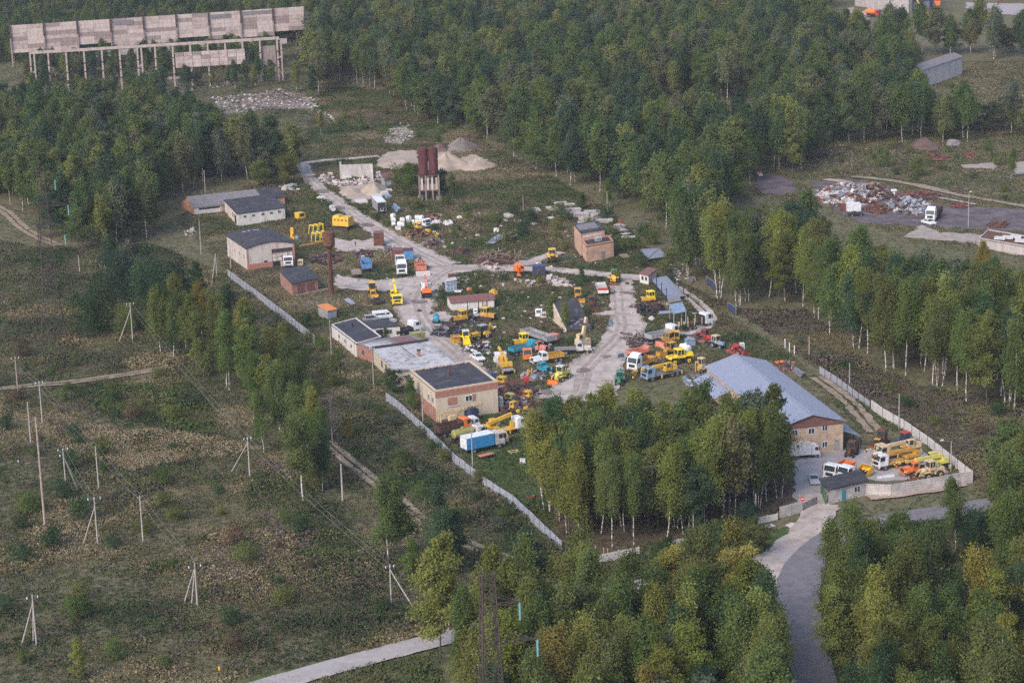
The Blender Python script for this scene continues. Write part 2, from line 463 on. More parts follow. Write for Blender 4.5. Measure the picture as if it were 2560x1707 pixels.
patch('dirt_lot', 'B', [(1410, 820), (1600, 780), (1760, 800), (1880, 870), (1740, 880), (1560, 890), (1440, 890)], DIRT, .6, 23)
patch('dirt_lot', 'G', [(1130, 90), (1260, 75), (1330, 130), (1180, 190)], DIRT, .5, 24)
patch('dirt_lot', 'E', [(920, 1200), (1060, 1170), (1220, 1180), (1200, 1220), (1000, 1210)], DIRT, .5, 25)
# dirt roads of the yard
DR = [
 [(693, 376, 4.5), (700, 392, 4.5), (715, 415, 4.5), (740, 440, 5), (790, 478, 5.5), (845, 514, 6), (900, 549, 7), (960, 580, 8), (1020, 610, 9)],
 [(1040, 612, 8), (985, 640, 11), (950, 680, 11), (955, 725, 9), (990, 770, 7), (1040, 812, 6.5), (1085, 852, 6), (1130, 880, 6), (1180, 900, 6), (1250, 907, 6), (1320, 905, 8)],
 [(1000, 640, 9), (900, 652, 9), (830, 655, 6), (770, 650, 4)],
 [(870, 550, 5), (820, 565, 7), (780, 560, 6), (745, 545, 3)],
 [(1000, 612, 8), (1060, 620, 8), (1120, 614, 7), (1180, 607, 6), (1240, 602, 4)],
 [(1210, 605, 3), (1250, 590, 4), (1290, 580, 3)],
 [(1120, 622, 5), (1200, 618, 5), (1290, 622, 5.5), (1380, 630, 5.5), (1440, 638, 6), (1490, 641, 5)],
 [(1420, 632, 5), (1430, 665, 5.5), (1432, 700, 6), (1440, 735, 8), (1440, 765, 9), (1415, 795, 9), (1380, 825, 10), (1355, 860, 14), (1345, 895, 14), (1330, 930, 12), (1345, 965, 9), (1400, 1000, 6)],
 [(1620, 745, 3.5), (1590, 770, 3.5), (1520, 765, 3), (1455, 775, 4)],
 [(693, 376, 4), (740, 370, 3.5), (800, 366, 3.5), (870, 360, 4)],
]
for i, d in enumerate(DR):
 road('dirt_road', 'W', d, DIRT, 0.55, 20 + i)
for i, k in enumerate((0, 1, 4, 7)):
 o_ = (0, 1.0, 0, -1.2)[i]
 pts = [(G('W', u, v), w) for u, v, w in DR[k]]
 mb = MB(); z = zlayer()
 for s_ in (-.85, .85): ribbon(mb, pts, RUT, .2, o_ + s_, 70 + i, False, z, .1)
 tag(mb.build('wheel_ruts'), kind='structure')
mr_ = random.Random(12)
for i in range(16):
 d = DR[(0, 1, 7)[i % 3]]; u, v, w = d[mr_.randrange(1, len(d) - 1)]
 u += mr_.uniform(-16, 16); v += mr_.uniform(-14, 14); a, b = mr_.uniform(8, 24), mr_.uniform(2, 6)
 patch('damp_patch', 'W', [(u + a * math.cos(t * .785), v + b * math.sin(t * .785)) for t in range(8)], MUD, .45, 200 + i, False, False)
road('dirt_track', 'W', [(1470, 640, 4), (1530, 652, 4), (1585, 684, 4), (1620, 715, 4), (1634, 738, 4.4), (1615, 756, 4)], DIRT, 0.2, 41, ruts=0.95)
road('dirt_track', 'W', [(1875, 868, 4), (1930, 905, 4), (1975, 950, 4), (2010, 995, 4)], TRACK, 0.25, 43, ruts=0.95)
road('dirt_track', 'W', [(-20, 470, 4), (20, 492, 4), (50, 525, 4), (90, 548, 4), (135, 566, 4)], TRACK, 0.2, 45, ruts=0.95)
road('dirt_track', 'W', [(-30, 898, 3.6), (60, 888, 3.6), (150, 882, 3.6), (250, 868, 3.6), (330, 856, 4), (395, 842, 4)], TRACK, 0.2, 47, ruts=0.8)
road('dirt_track', 'W', [(750, 1015, 3.6), (800, 1060, 3.6), (850, 1100, 3.6), (910, 1145, 3.6), (965, 1195, 3.6), (1030, 1235, 3.6), (1100, 1262, 4), (1230, 1310, 4), (1330, 1360, 4)], TRACK, 0.15, 49, ruts=0.8)
road('concrete_path', 'I', [(820, 465, 3), (1000, 490, 3)], SAND, 0.3, 51)
road('concrete_path', 'I', [(1020, 445, 2), (1250, 465, 3.2), (1500, 505, 3), (1700, 550, 3), (1850, 590, 2.6), (2100, 630, 2.6), (2400, 680, 2.6)], TRACK, 0.5, 52)
road('concrete_path', 'I', [(1500, 565, 1.5), (1700, 610, 1.5), (1980, 660, 1.5)], CROAD, 0.15, 53)
# the asphalt road, its branch, its dusty shoulders
road('road_shoulder', 'Q', [(1350, 250, 5), (1290, 330, 5.5), (1230, 420, 6), (1130, 510, 7), (1100, 600, 4.5), (1112, 690, 2.5)], DIRT, 0.5, 55)
road('road', 'W', [(1880, 1262, 5), (1750, 1288, 5), (1600, 1318, 5), (1400, 1366, 5), (1200, 1416, 5), (1020, 1468, 5), (800, 1525, 5), (560, 1592, 5), (400, 1640, 5)], CROAD, 0.15, 58)
road('driveway', 'Q', [(1270, 200, 4.5), (1300, 290, 4.5), (1295, 350, 5), (1260, 440, 6)], DIRT, 0.4, 60)
road('road', 'Q', [(1330, 1400, 6.2), (1290, 1150, 6.2), (1240, 960, 6.4), (1200, 780, 6.6), (1210, 620, 7), (1300, 490, 7), (1450, 390, 6.5), (1650, 330, 6), (1900, 300, 6), (2150, 255, 6), (2500, 200, 6)], ASPH, 0.12, 57)
road('footway', 'H', [(1320, 1140, 2.5), (1500, 1120, 3), (1700, 1090, 3), (1990, 1040, 3)], earth_mat('bare_red_soil', (0.22, 0.16, 0.13), (0.32, 0.25, 0.21), (0.38, 0.31, 0.27), 0.5), 0.3, 61)
# ---------------------------------------------------------------- buildings
M['brick'] = mat('red_brick', (0.30, 0.135, 0.10), 0.9, 0, 0.25, 2.0, (0.34, 0.24, 0.20), 0.25)
M['obrick'] = mat('orange_brick', (0.40, 0.21, 0.14), 0.9, 0, 0.18, 2.0, (0.25, 0.14, 0.10), 0.2)
M['limed'] = mat('limewashed_wall', (0.52, 0.49, 0.46), 0.9, 0, 0.14, 0.8, (0.30, 0.22, 0.18), 0.3, streak=True)
M['render'] = mat('pale_render', (0.46, 0.385, 0.30), 0.9, 0, 0.12, 0.7, (0.34, 0.28, 0.23), 0.2, streak=True)
M['greyrender'] = mat('worn_render', (0.42, 0.37, 0.345), 0.9, 0, 0.15, 0.8, (0.30, 0.20, 0.16), 0.35, streak=True)
M['felt'] = mat('black_roofing_felt', (0.036, 0.034, 0.042), 0.85, 0, 0.35, 0.5, (0.085, 0.075, 0.07), 0.28)
M['feltpale'] = mat('silvered_roofing', (0.38, 0.37, 0.38), 0.8, 0, 0.25, 0.45, (0.19, 0.17, 0.17), 0.42)
M['dirtyconc'] = mat('sooty_concrete', (0.20, 0.165, 0.15), 0.9, 0, 0.3, 0.9, (0.10, 0.07, 0.06), 0.4, streak=True)
M['asb'] = mat('asbestos_sheets', (0.17, 0.155, 0.165), 0.9, 0, 0.2, 1.2, (0.09, 0.085, 0.075), 0.3)
M['panelconc'] = mat('ruined_hall_concrete', (0.36, 0.285, 0.265), 0.9, 0, 0.25, 0.5, (0.24, 0.185, 0.18), 0.36)
M['galv'] = mat('galvanised_sheet', (0.255, 0.27, 0.335), 0.45, 0.2, 0.08, 1.2)
M['brownsheet'] = mat('brown_sheet_roof', (0.16, 0.075, 0.065), 0.6, 0, 0.2, 1.5)
M['orangeroof'] = mat('orange_sheet_roof', (0.55, 0.19, 0.06), 0.7, 0, 0.15, 2)
def brick_mat(name, c1, c2, mortar, scale, bw=0.5, bh=0.25):
 """courses of brick in wall coordinates (x+y along the wall, z up)"""
 m, nt, N, Lk, bs = nodes_of(name)
 tc = N.new('ShaderNodeTexCoord'); sp = N.new('ShaderNodeSeparateXYZ'); ad = N.new('ShaderNodeMath'); cb = N.new('ShaderNodeCombineXYZ')
 Lk.new(tc.outputs['Object'], sp.inputs[0]); Lk.new(sp.outputs[0], ad.inputs[0]); Lk.new(sp.outputs[1], ad.inputs[1])
 Lk.new(ad.outputs[0], cb.inputs[0]); Lk.new(sp.outputs[2], cb.inputs[1])
 b = N.new('ShaderNodeTexBrick')
 b.inputs['Color1'].default_value, b.inputs['Color2'].default_value, b.inputs['Mortar'].default_value = (*c1, 1), (*c2, 1), (*mortar, 1)
 b.inputs['Scale'].default_value = scale; b.inputs['Mortar Size'].default_value = 0.03
 b.inputs['Brick Width'].default_value, b.inputs['Row Height'].default_value = bw, bh
 Lk.new(cb.outputs[0], b.inputs['Vector'])
 n = N.new('ShaderNodeTexNoise'); n.inputs['Scale'].default_value = 0.7; n.inputs['Detail'].default_value = 6
 Lk.new(tc.outputs['Object'], n.inputs['Vector'])
 mr = N.new('ShaderNodeMapRange'); mr.inputs[1].default_value, mr.inputs[2].default_value, mr.inputs[3].default_value, mr.inputs[4].default_value = .3, .7, .72, 1.15
 Lk.new(n.outputs['Fac'], mr.inputs[0])
 ml = N.new('ShaderNodeVectorMath'); ml.operation = 'SCALE'
 Lk.new(b.outputs['Color'], ml.inputs[0]); Lk.new(mr.outputs[0], ml.inputs['Scale']); Lk.new(ml.outputs[0], bs.inputs['Base Color'])
 bs.inputs['Roughness'].default_value = 0.9
 M[name] = m
# banded brickwork: pale and red courses about 0.4 m apart
brick_mat('banded', (0.50, 0.37, 0.26), (0.46, 0.34, 0.24), (0.20, 0.11, 0.085), 1.0, 6.0, 0.42)
brick_mat('sub_brick', (0.50, 0.33, 0.24), (0.46, 0.28, 0.20), (0.24, 0.13, 0.10), 1.0, 5.0, 0.38)
brick_mat('garage_brick', (0.30, 0.13, 0.09), (0.24, 0.10, 0.075), (0.32, 0.24, 0.20), 1.0, 0.6, 0.3)
brick_mat('concrete_courses', (0.44, 0.41, 0.40), (0.40, 0.37, 0.36), (0.27, 0.24, 0.23), 1.0, 2.6, 0.5)
class HB(MB):                                  # a builder whose floor plan may be slightly out of square, like the real ones
 def __init__(s, k=0.0):
  super().__init__(); s.k = k
 def mesh(s, name):
  s.v = [(x + s.k * y, y, z) for x, y, z in s.v]
  return super().mesh(name)
class House:
 def __init__(s, name, label, fr, A, B, side, cat='building'):
  a, b = G(fr, *A), G(fr, *B)
  c = G(fr, A[0] + side[0], A[1] + side[1])
  ex = (b - a); s.L = ex.length; ex.normalize(); ey = Vector((-ex.y, ex.x, 0))
  sv = c - a
  s.D = sv.dot(ey); s.k = sv.dot(ex) / s.D
  s.k = max(-.45, min(.45, s.k))
  s.t = thing(name, label, cat, a, math.atan2(ex.y, ex.x))
  mask([a, b, b + sv, a + sv])
 def mb(s): return HB(s.k)
 def walls(s, h, m, name='wall', x0=0, x1=None, y0=0, y1=None):
  q = s.mb(); q.box(x0, y0, -.2, s.L if x1 is None else x1, s.D if y1 is None else y1, h, m)
  return q.build(name, s.t)
 def flat(s, h, m, par=0.0, pm=None, over=0.0, x0=0, x1=None, y0=0, y1=None):
  x1 = s.L if x1 is None else x1; y1 = s.D if y1 is None else y1
  q = s.mb(); q.box(x0 - over, y0 - over, h + .003, x1 + over, y1 + over, h + .18, m); q.build('roof', s.t)
  if par:
   q = s.mb(); w = .3; e = .004; z0, z1 = h + .184, h + .18 + par
   q.box(x0 - e, y0 - e, z0, x1 + e, y0 + w, z1, pm); q.box(x0 - e, y1 - w, z0, x1 + e, y1 + e, z1, pm)
   q.box(x0 - e, y0 + w, z0, x0 + w, y1 - w, z1, pm); q.box(x1 - w, y0 + w, z0, x1 + e, y1 - w, z1, pm)
   q.build('parapet', s.t)
 def gable(s, h, rise, m, over=.35, th=.12, x0=0, x1=None, wallm=None, ribs=0.0, names=('roof', 'roof'), m2=None):
  """ridge along the length"""
  x1 = s.L if x1 is None else x1; D = s.D
  if wallm:
   q = s.mb(); q.prismx([(0, h + .003), (D, h + .003), (D / 2, h + rise - .01)], x0 + .02, x1 - .02, wallm); q.build('gable_wall', s.t)
  sl = rise / (D / 2)
  for nm, mm, pr in ((names[0], m, [(-over, h - over * sl), (D / 2, h + rise), (D / 2, h + rise + th), (-over, h - over * sl + th)]),
      (names[1], m2 or m, [(D / 2 + .003, h + rise), (D + over, h - over * sl), (D + over, h - over * sl + th), (D / 2 + .003, h + rise + th)])):
   q = s.mb(); q.prismx(pr, x0 - over, x1 + over, mm)
   if ribs:
    y0, z0 = pr[3]; y1, z1 = pr[2]
    n = int((x1 - x0) / ribs)
    for i in range(n + 1):
     x = x0 + (x1 - x0) * i / n
     q.beam((x, y0, z0 + .02), (x, y1, z1 + .02), .07, .06, mm)
   q.build(nm, s.t)
 def gable_end(s, h, rise, m, over=.4, th=.12, wallm=None, ribs=0.0):
  """ridge runs away from the viewer, the gable is the front wall"""
  L, D = s.L, s.D
  if wallm:
   q = s.mb(); q.prism([(0, h + .003), (L, h + .003), (L / 2, h + rise - .02)], .02, D - .02, wallm); q.build('gable_wall', s.t)
  sl = rise / (L / 2)
  for pr in ([(-over, h - over * sl), (L / 2, h + rise), (L / 2, h + rise + th), (-over, h - over * sl + th)], [(L / 2 + .003, h + rise), (L + over, h - over * sl), (L + over, h - over * sl + th), (L / 2 + .003, h + rise + th)]):
   q = s.mb(); q.prism(pr, -over, D + over, m)
   if ribs:
    n = int(D / ribs)
    for i in range(n + 1):
     y = D * i / n
     q.beam((pr[3][0], y, pr[3][1] + .015), (pr[2][0], y, pr[2][1] + .015), .05, .05, m)
   q.build('roof', s.t)
 def opening(s, name, face, x, z, w, h, m, proud=.03, frame=None, panem='glass', bars=(1, 0)):
  """a window or door on the front (f), left (l) or right (r) wall"""
  def bx(q, a0, z0, a1, z1, d, mm):
   if face == 'f': q.box(a0, -d, z0, a1, .05, z1, mm)
   elif face == 'l': q.box(-d, a0, z0, .05, a1, z1, mm)
   else: q.box(s.L - .05, a0, z0, s.L + d, a1, z1, mm)
  if frame:
   q = s.mb(); fw = min(.09, w * .1)
   bx(q, x, z, x + fw, z + h, .07, frame); bx(q, x + w - fw, z, x + w, z + h, .07, frame)
   bx(q, x + fw, z, x + w - fw, z + fw, .07, frame); bx(q, x + fw, z + h - fw, x + w - fw, z + h, .07, frame)
   for i in range(bars[0]):
    c = x + w * (i + 1) / (bars[0] + 1); bx(q, c - fw / 2, z + fw, c + fw / 2, z + h - fw, .065, frame)
   for i in range(bars[1]):
    c = z + h * (i + 1) / (bars[1] + 1); bx(q, x + fw, c - fw / 2, x + w - fw, c + fw / 2, .06, frame)
   o = q.build(name, s.t)
   p = s.mb(); bx(p, x + fw, z + fw, x + w - fw, z + h - fw, .03, panem); p.build('pane', o)
  else:
   q = s.mb(); bx(q, x, z, x + w, z + h, proud, m); o = q.build(name, s.t)
  return o
 def part(s, name, fn):
  q = s.mb(); fn(q); return q.build(name, s.t)
# --- two-storey office
h = House('office_building', 'two-storey pale rendered office with black flat roof and brick band', 'G', (1165, 1108), (1740, 1012), (-236, -205))
h.walls(6.0, 'render'); h.flat(5.95, 'felt', .35, M['render'])
h.part('brick_band', lambda q: q.box(-.1, -.1, 5.0, h.L + .1, -.006, 6.2, 'brick'))
h.part('lower_brickwork', lambda q: q.box(-.06, .3, 0, -.005, h.D - .5, 2.8, 'brick'))
h.opening('bricked_window', 'f', h.L * .19, 3.0, 2.0, 1.6, 'brick'); h.opening('window_sill', 'f', h.L * .18, 2.8, 2.3, .15, 'concpale', .12)
h.opening('window', 'f', h.L * .47, 3.3, 1.5, 1.15, None, frame=M['white']); h.opening('bricked_window', 'f', h.L * .585, 3.15, .75, 1.4, 'brick')
h.opening('window', 'f', h.L * .5, .7, 1.6, 1.3, None, frame=M['grey'])
for y in (1.5, 4.0): h.opening('window', 'l', y, 3.4, 1.1, 1.2, None, frame=M['offwhite'])
h.opening('window', 'l', 7.5, .9, 2.4, 1.7, None, frame=M['offwhite'], bars=(2, 1)); h.opening('window', 'l', 2.5, .9, 1.6, 1.4, None, frame=M['offwhite'])
h.part('vent_stack', lambda q: (q.cyl((h.L * .45, h.D * .55, 6.1), (h.L * .45, h.D * .55, 7.2), .25, n=8, m='rust'), q.cyl((h.L * .45, h.D * .55, 7.2), (h.L * .45, h.D * .55, 7.45), .38, .1, 8, 'rust')))
h.part('roof_edge', lambda q: [q.beam((h.L * i / 9, h.D - .4, 6.3), (h.L * (i + .8) / 9, h.D - .4, 6.35 + .1 * (i % 2)), .5, .25, 'greyrender') for i in range(9)])
# --- pale-roofed workshop row
h = House('workshop_row', 'long low workshop with a silvery patched flat roof beside the office', 'G', (806, 768), (1325, 690), (-228, -208))
h.walls(3.1, 'render'); h.flat(3.1, 'feltpale', .0, None, .25)
h.part('parapet', lambda q: q.box(-.2, h.D - .1, 3.29, h.L + .2, h.D + .35, 3.75, 'felt'))
h.part('roof_seam', lambda q: [q.beam((h.L * .16 * i + 1, .2, 3.3), (h.L * .16 * i + 1, h.D - .3, 3.3), .12, .03, 'concpale') for i in range(6)] + [q.beam((.2, h.D * j / 4, 3.31), (h.L - .2, h.D * j / 4, 3.31), .1, .03, 'concpale') for j in (1, 2, 3)])
h.part('roof_cable', lambda q: q.beam((h.L * .48, h.D * .9, 3.36), (h.L * .5, h.D * .42, 3.36), .09, .06, 'black'))
h.part('chimney', lambda q: (q.box(h.L * .56, h.D * .42, 3.3, h.L * .56 + .6, h.D * .42 + .6, 4.6, 'brick'), q.box(h.L * .56 - .1, h.D * .42 - .1, 4.6, h.L * .56 + .7, h.D * .42 + .7, 4.75, 'black')))
for y in (2.2, 5.0, 8.0, 11.2): h.opening('window', 'l', y, 1.0, 1.3, 1.4, None, frame=M['grey'], bars=(1, 1))
h.opening('door', 'l', 6.6, .0, 1.0, 2.2, 'grey')
W1 = h
h = House('low_annex', 'low lean annex with dark roof between workshop and office', 'G', (952, 835), (1180, 795), (-140, -112))
h.walls(1.9, 'render'); h.flat(1.9, 'felt', .0, None, .1)
h.opening('window', 'l', 1.5, .6, 1.1, .9, None, frame=M['grey'])
h = House('machine_shop', 'brown and white sheet roofed bay in the middle of the workshop row', 'G', (568, 552), (1085, 480), (-150, -66))
h.walls(2.9, 'brick'); h.flat(2.9, 'asb', .0, None, .15)
h.part('white_roof_sheets', lambda q: [q.box(.3 + 1.1 * i, .4, 3.09, 1.25 + 1.1 * i, h.D * .7, 3.13, 'feltpale') for i in range(5)])
h.part('rust_roof_sheets', lambda q: q.box(7, h.D * .3, 3.09, h.L - 1, h.D - .3, 3.12, 'brownsheet'))
h.opening('bricked_window', 'l', 1.0, .7, 1.2, 1.4, 'brick'); h.opening('window', 'l', 3.4, .8, 1.2, 1.3, None, frame=M['grey'])
h = House('old_workshop', 'black-roofed limewashed workshop at the upper end of the row', 'G', (420, 498), (655, 432), (-212, -188))
h.walls(2.8, 'limed'); h.flat(2.8, 'felt', .15, M['limed'], .05)
h.part('roof_vent', lambda q: q.cyl((h.L * .55, h.D * .7, 2.9), (h.L * .55, h.D * .7, 3.9), .2, n=8, m='black'))
for y in (3, 7, 11): h.opening('window', 'l', y, 1.2, .9, .9, None, frame=M['offwhite'])
h = House('side_wing', 'small white-walled wing with black roof around the workshop courtyard', 'G', (560, 326), (824, 304), (-132, -62))
h.walls(2.35, 'limed'); h.flat(2.35, 'felt', .0, None, .15)
h.opening('doorway', 'f', 1.0, 0, 1.5, 2.0, 'black'); h.opening('window', 'f', h.L * .52, .9, 1.2, .9, None, frame=M['grey'])
# --- blue-roofed hangar
h = House('metal_roofed_hangar', 'long hangar with blue-grey ribbed metal gable roof and banded brick front', 'H', (702, 845), (1141, 796), (-512, -441))
h.walls(5.6, 'banded'); h.gable_end(5.6, 1.75, M['galv'], .45, .1, M['brownsheet'], .9)
h.part('eave_band', lambda q: q.box(-.04, -.12, 5.05, h.L + .04, -.004, 5.9, 'brownsheet'))
L = h.L
for x, z, w in ((.44, 3.7, 1.25), (.66, 3.95, 1.1), (.18, 3.7, 1.2), (.66, .85, 1.1)): h.opening('window', 'f', L * x, z, w, 1.15, None, frame=M['white'])
h.opening('door', 'f', L * .865, .05, .95, 2.1, 'grey'); h.opening('low_window', 'f', L * .45, 1.2, .9, .4, 'brick'); h.opening('patched_wall', 'f', L * .93, .6, .7, 1.2, 'greyrender')
h.part('ridge_cap', lambda q: q.box(L / 2 - .22, -.5, 7.46, L / 2 + .22, h.D + .5, 7.52, 'galv'))
def lean(y0, y1, z0, z1, w, side):
 q = h.mb(); s_ = h.L + .1 if side > 0 else -.1
 q.prism([(s_, z0), (s_ + side * w, z1), (s_ + side * w, z1 + .08), (s_, z0 + .08)], y0, y1, 'galv'); o = q.build('lean_to_roof', h.t)
 for i in range(4):
  p = HB(h.k); y = y0 + (y1 - y0) * i / 3; p.cyl((s_ + side * (w - .15), y, 0), (s_ + side * (w - .15), y, z1), .08, n=6, m='black'); p.build('post', o)
lean(-.2, 10, 3.6, 2.2, 3.4, 1); lean(17, 27, 3.4, 2.2, 3.0, 1); lean(28, h.D - 1, 4.6, 3.4, 3.2, -1)
HANG = h
# --- gatehouse
h = House('gatehouse', 'small pale block gatehouse with dark felt roof, teal door and white window', 'H', (1037, 1178), (1302, 1116), (-34, -70))
h.walls(2.7, 'concrete_courses'); h.flat(2.7, 'felt', .0, None, .45)
h.opening('door', 'f', h.L * .36, .05, .85, 2.0, 'teal'); h.opening('window', 'f', h.L * .68, .95, 1.35, 1.15, None, frame=M['white'])
h.opening('white_panel', 'f', h.L * .06, 2.0, 1.0, .45, 'white')
# --- brick substation, two blocks
h = House('brick_substation', 'two-stepped brick substation hut with banded walls beside the slab stacks', 'E', (890, 692), (1155, 646), (-27, -60))
h.walls(3.9, 'sub_brick'); h.flat(3.9, 'felt', .3, M['obrick'])
h.opening('door', 'f', h.L * .53, .05, 1.25, 2.2, 'grey')
h.part('roof_box', lambda q: (q.box(h.L * .42, h.D * .5, 4.1, h.L * .42 + 1.9, h.D * .5 + 1.0, 5.0, 'offwhite'), q.box(h.L * .45, h.D * .5 - .02, 4.3, h.L * .45 + 1.3, h.D * .5 + .0, 4.85, 'paleblue')))
hb = h; D0 = h.D
def rear(q):
 q.box(-.3, D0 + .01, -.2, hb.L * .84, D0 * 2.6, 5.9, 'sub_brick')
h.part('rear_block', rear)
h.part('rear_roof', lambda q: (q.box(-.4, D0 - .05, 5.904, hb.L * .84 + .1, D0 * 2.6 + .1, 6.1, 'felt'), q.box(-.1, D0 * 1.4, 6.1, hb.L * .7, D0 * 2.4, 6.16, 'asb')))
h.part('white_frieze', lambda q: q.box(.2, D0 - .02, 4.75, hb.L * .72, D0 + .005, 5.35, 'limed'))
h.opening('window', 'l', D0 * 1.7, 4.2, .9, .9, None, frame=M['grey'])
# --- curved-roof garage
h = House('arched_roof_garage', 'big weathered garage with low arched black roof and glazed gate front', 'B', (640, 1054), (1062, 1006), (-178, -124))
h.walls(5.5, 'greyrender')
def arch(q, over, z, th, m, y0, y1):
 n = 10; L = h.L
 up = [(-over + (L + 2 * over) * i / n, z + 1.1 * math.sin(math.pi * i / n)) for i in range(n + 1)]
 q.prism([(x, zz + th) for x, zz in up][::-1] + [(x, zz) for x, zz in up] if th else up, y0, y1, m)
h.part('arched_gable', lambda q: arch(q, 0, 5.503, 0, 'greyrender', .02, h.D - .02))
h.part('roof', lambda q: arch(q, .35, 5.45, .2, 'felt', -.3, h.D + .3))
h.part('brick_base', lambda q: (q.box(.33, -.09, 0, h.L * .52, -.005, 1.5, 'brick'), q.box(-.06, -.1, 0, .329, -.003, 5.4, 'brick')))
h.part('brick_pier', lambda q: q.box(h.L - .35, -.12, 0, h.L + .03, -.004, 5.4, 'brick'))
L = h.L
h.opening('clerestory', 'f', L * .52, 3.7, L * .44, .95, None, frame=M['rustred'], bars=(4, 0))
h.opening('gate_panel', 'f', L * .52, 1.5, L * .44, 2.1, None, frame=M['rustred'], panem='offwhite', bars=(3, 1))
h.opening('gate', 'f', L * .53, .05, L * .16, 1.4, 'black'); h.opening('gate', 'f', L * .74, .05, L * .2, 1.4, 'rustred')
h.opening('door', 'f', L * .35, .05, .9, 1.9, 'black')
for y in (2, 6, 10): h.opening('window', 'l', y, 2.2, 1.3, 1.5, None, frame=M['limed'], panem='asb')
[h.part('roof_patch', lambda q: q.box(L * x, h.D * .82, 6.3, L * x + .8, h.D * .82 + .4, 5.68 + 1.1 * math.sin(math.pi * (x + .04)), 'concpale')) for x in (.28, .38, .5, .56)]
# --- small brick garage
h = House('brick_garage', 'small red brick double garage with black lean roof near the water tower', 'B', (1040, 1287), (1270, 1240), (-108, -104))
h.walls(3.1, 'garage_brick')
h.part('roof', lambda q: q.prismx([(-.35, 3.15), (h.D + .35, 3.5), (h.D + .35, 3.65), (-.35, 3.3)], -.3, h.L + .3, 'felt'))
for x in (.2, .58): h.opening('gate', 'f', h.L * x, .05, h.L * .28, 2.5, 'brownsheet')
h.part('kerb_beam', lambda q: q.beam((.6, -1.2, .25), (h.L + 2.6, -.9, .3), .5, .5, 'wood'))
# --- white workshop and long shed behind it
h = House('white_workshop', 'white limewashed flat-roofed workshop in front of the long shed', 'B', (553, 662), (975, 603), (-116, -124))
h.walls(3.3, 'limed'); h.flat(3.3, 'felt', .0, None, .2)
for x in (.12, .3, .5, .68, .85): h.opening('window', 'f', h.L * x, 2.1, .9, .6, None, frame=M['grey'])
h.opening('gate', 'l', 2, .1, 2.6, 2.4, 'black'); h.opening('stained_wall', 'l', 6, 1.2, 2.2, 1.4, 'ochre')
h = House('long_shed', 'long brick shed with grey sheet gable roof, behind the white workshop', 'B', (165, 560), (972, 470), (-112, -62))
h.walls(2.1, 'limed', x1=h.L * .3); h.walls(2.1, 'obrick', x0=h.L * .3 + .01)
h.part('brick_end', lambda q: (q.box(-.03, 0, 0, -.004, h.D, 2.1, 'obrick')))
h.gable(2.1, 2.0, M['asb'], .3, .12, 0, h.L * .745, M['obrick'], 1.1)
h.gable(2.25, 1.9, M['felt'], .25, .12, h.L * .745 + .6, h.L, M['obrick'])
h.part('gutter_gap', lambda q: q.box(h.L * .05, -.03, 1.2, h.L * .28, -.006, 1.7, 'black'))
# --- white shed with the brown roof
h = House('storage_shed', 'low white storage shed with brown front roof slope in the yard middle', 'C', (1436, 1302), (1898, 1262), (-48, -62))
h.walls(2.05, 'limed'); h.gable(2.05, .75, M['brownsheet'], .3, .1, 0, None, M['limed'], 1.0, ('front_roof_slope', 'rear_roof_slope'), M['asb'])
h.opening('window', 'f', h.L * .26, .8, 1.4, .9, 'white');
for x in (.36, .62, .72, .82): h.opening('post', 'f', h.L * x, 0, .16, 2.0, 'rustred', .08)
# --- black-roofed buried shed
h = House('black_roofed_store', 'sunken store with one black roof slope falling to the road', 'D', (1690, 852), (1950, 832), (-150, -130))
D = h.D
h.part('side_wall', lambda q: (q.prismx([(0, 0), (D, 0), (D, 4.4), (0, .4)], -.3, 0, 'render'), q.prismx([(0, 0), (D, 0), (D, 4.4), (0, .4)], h.L - .3, h.L, 'render')))
h.part('back_wall', lambda q: q.box(.003, D - .3, 0, h.L - .303, D, 4.2, 'render'))
h.part('roof', lambda q: q.prismx([(-.2, .34), (D + .2, 4.45), (D + .2, 4.65), (-.2, .54)], .1, h.L + .4, 'felt'))
h.part('torn_felt', lambda q: [q.obox((h.L * x, D * y, .46 + 4.1 * y + .12), (.5, .2, .05), (-.1, .25, .1), (0, 0, .02), 'asb') for x, y in ((.3, .1), (.5, .16), (.62, .22), (.4, .28), (.7, .12), (.82, .3))])
# --- small sheds
h = House('orange_roofed_cabin', 'grey-blue metal cabin with bright orange lean roof by the left fence', 'G', (150, 152), (233, 134), (-88, -34))
h.walls(2.15, 'grey'); h.part('roof', lambda q: q.prismx([(-.2, 2.16), (h.D + .2, 2.6), (h.D + .2, 2.7), (-.2, 2.26)], -.2, h.L + .2, 'orangeroof'))
h.opening('door', 'f', .3, .05, .8, 1.8, 'paleblue')
h = House('glass_kiosk', 'pale glazed kiosk cabin with white frame standing in the yard', 'C', (1382, 1108), (1492, 1090), (-18, -26))
h.walls(2.9, 'paleblue'); h.flat(2.9, 'offwhite', 0, None, .15)
for i in range(3): h.opening('window', 'f', .15 + h.L * .31 * i, .5, h.L * .28, 2.1, None, frame=M['white'], panem='paleblue', bars=(0, 1))
h.opening('window', 'l', .3, .5, h.D - .6, 2.1, None, frame=M['white'], panem='paleblue')
h = House('small_hut', 'small white hut with two dark windows and brown roof at the loop road', 'E', (1410, 886), (1495, 908), (52, -48))
h.walls(2.1, 'limed'); h.part('roof', lambda q: q.prismx([(-.25, 2.1), (h.D + .25, 2.6), (h.D + .25, 2.75), (-.25, 2.25)], -.2, h.L + .2, 'brownsheet'))
for x in (.2, .6): h.opening('window', 'f', h.L * x, .8, h.L * .24, .9, 'glass')
h = House('hopper_hut', 'small grey hopper shed with rusty lid beside the gravel heap', 'B', (1862, 318), (1955, 300), (-30, -26))
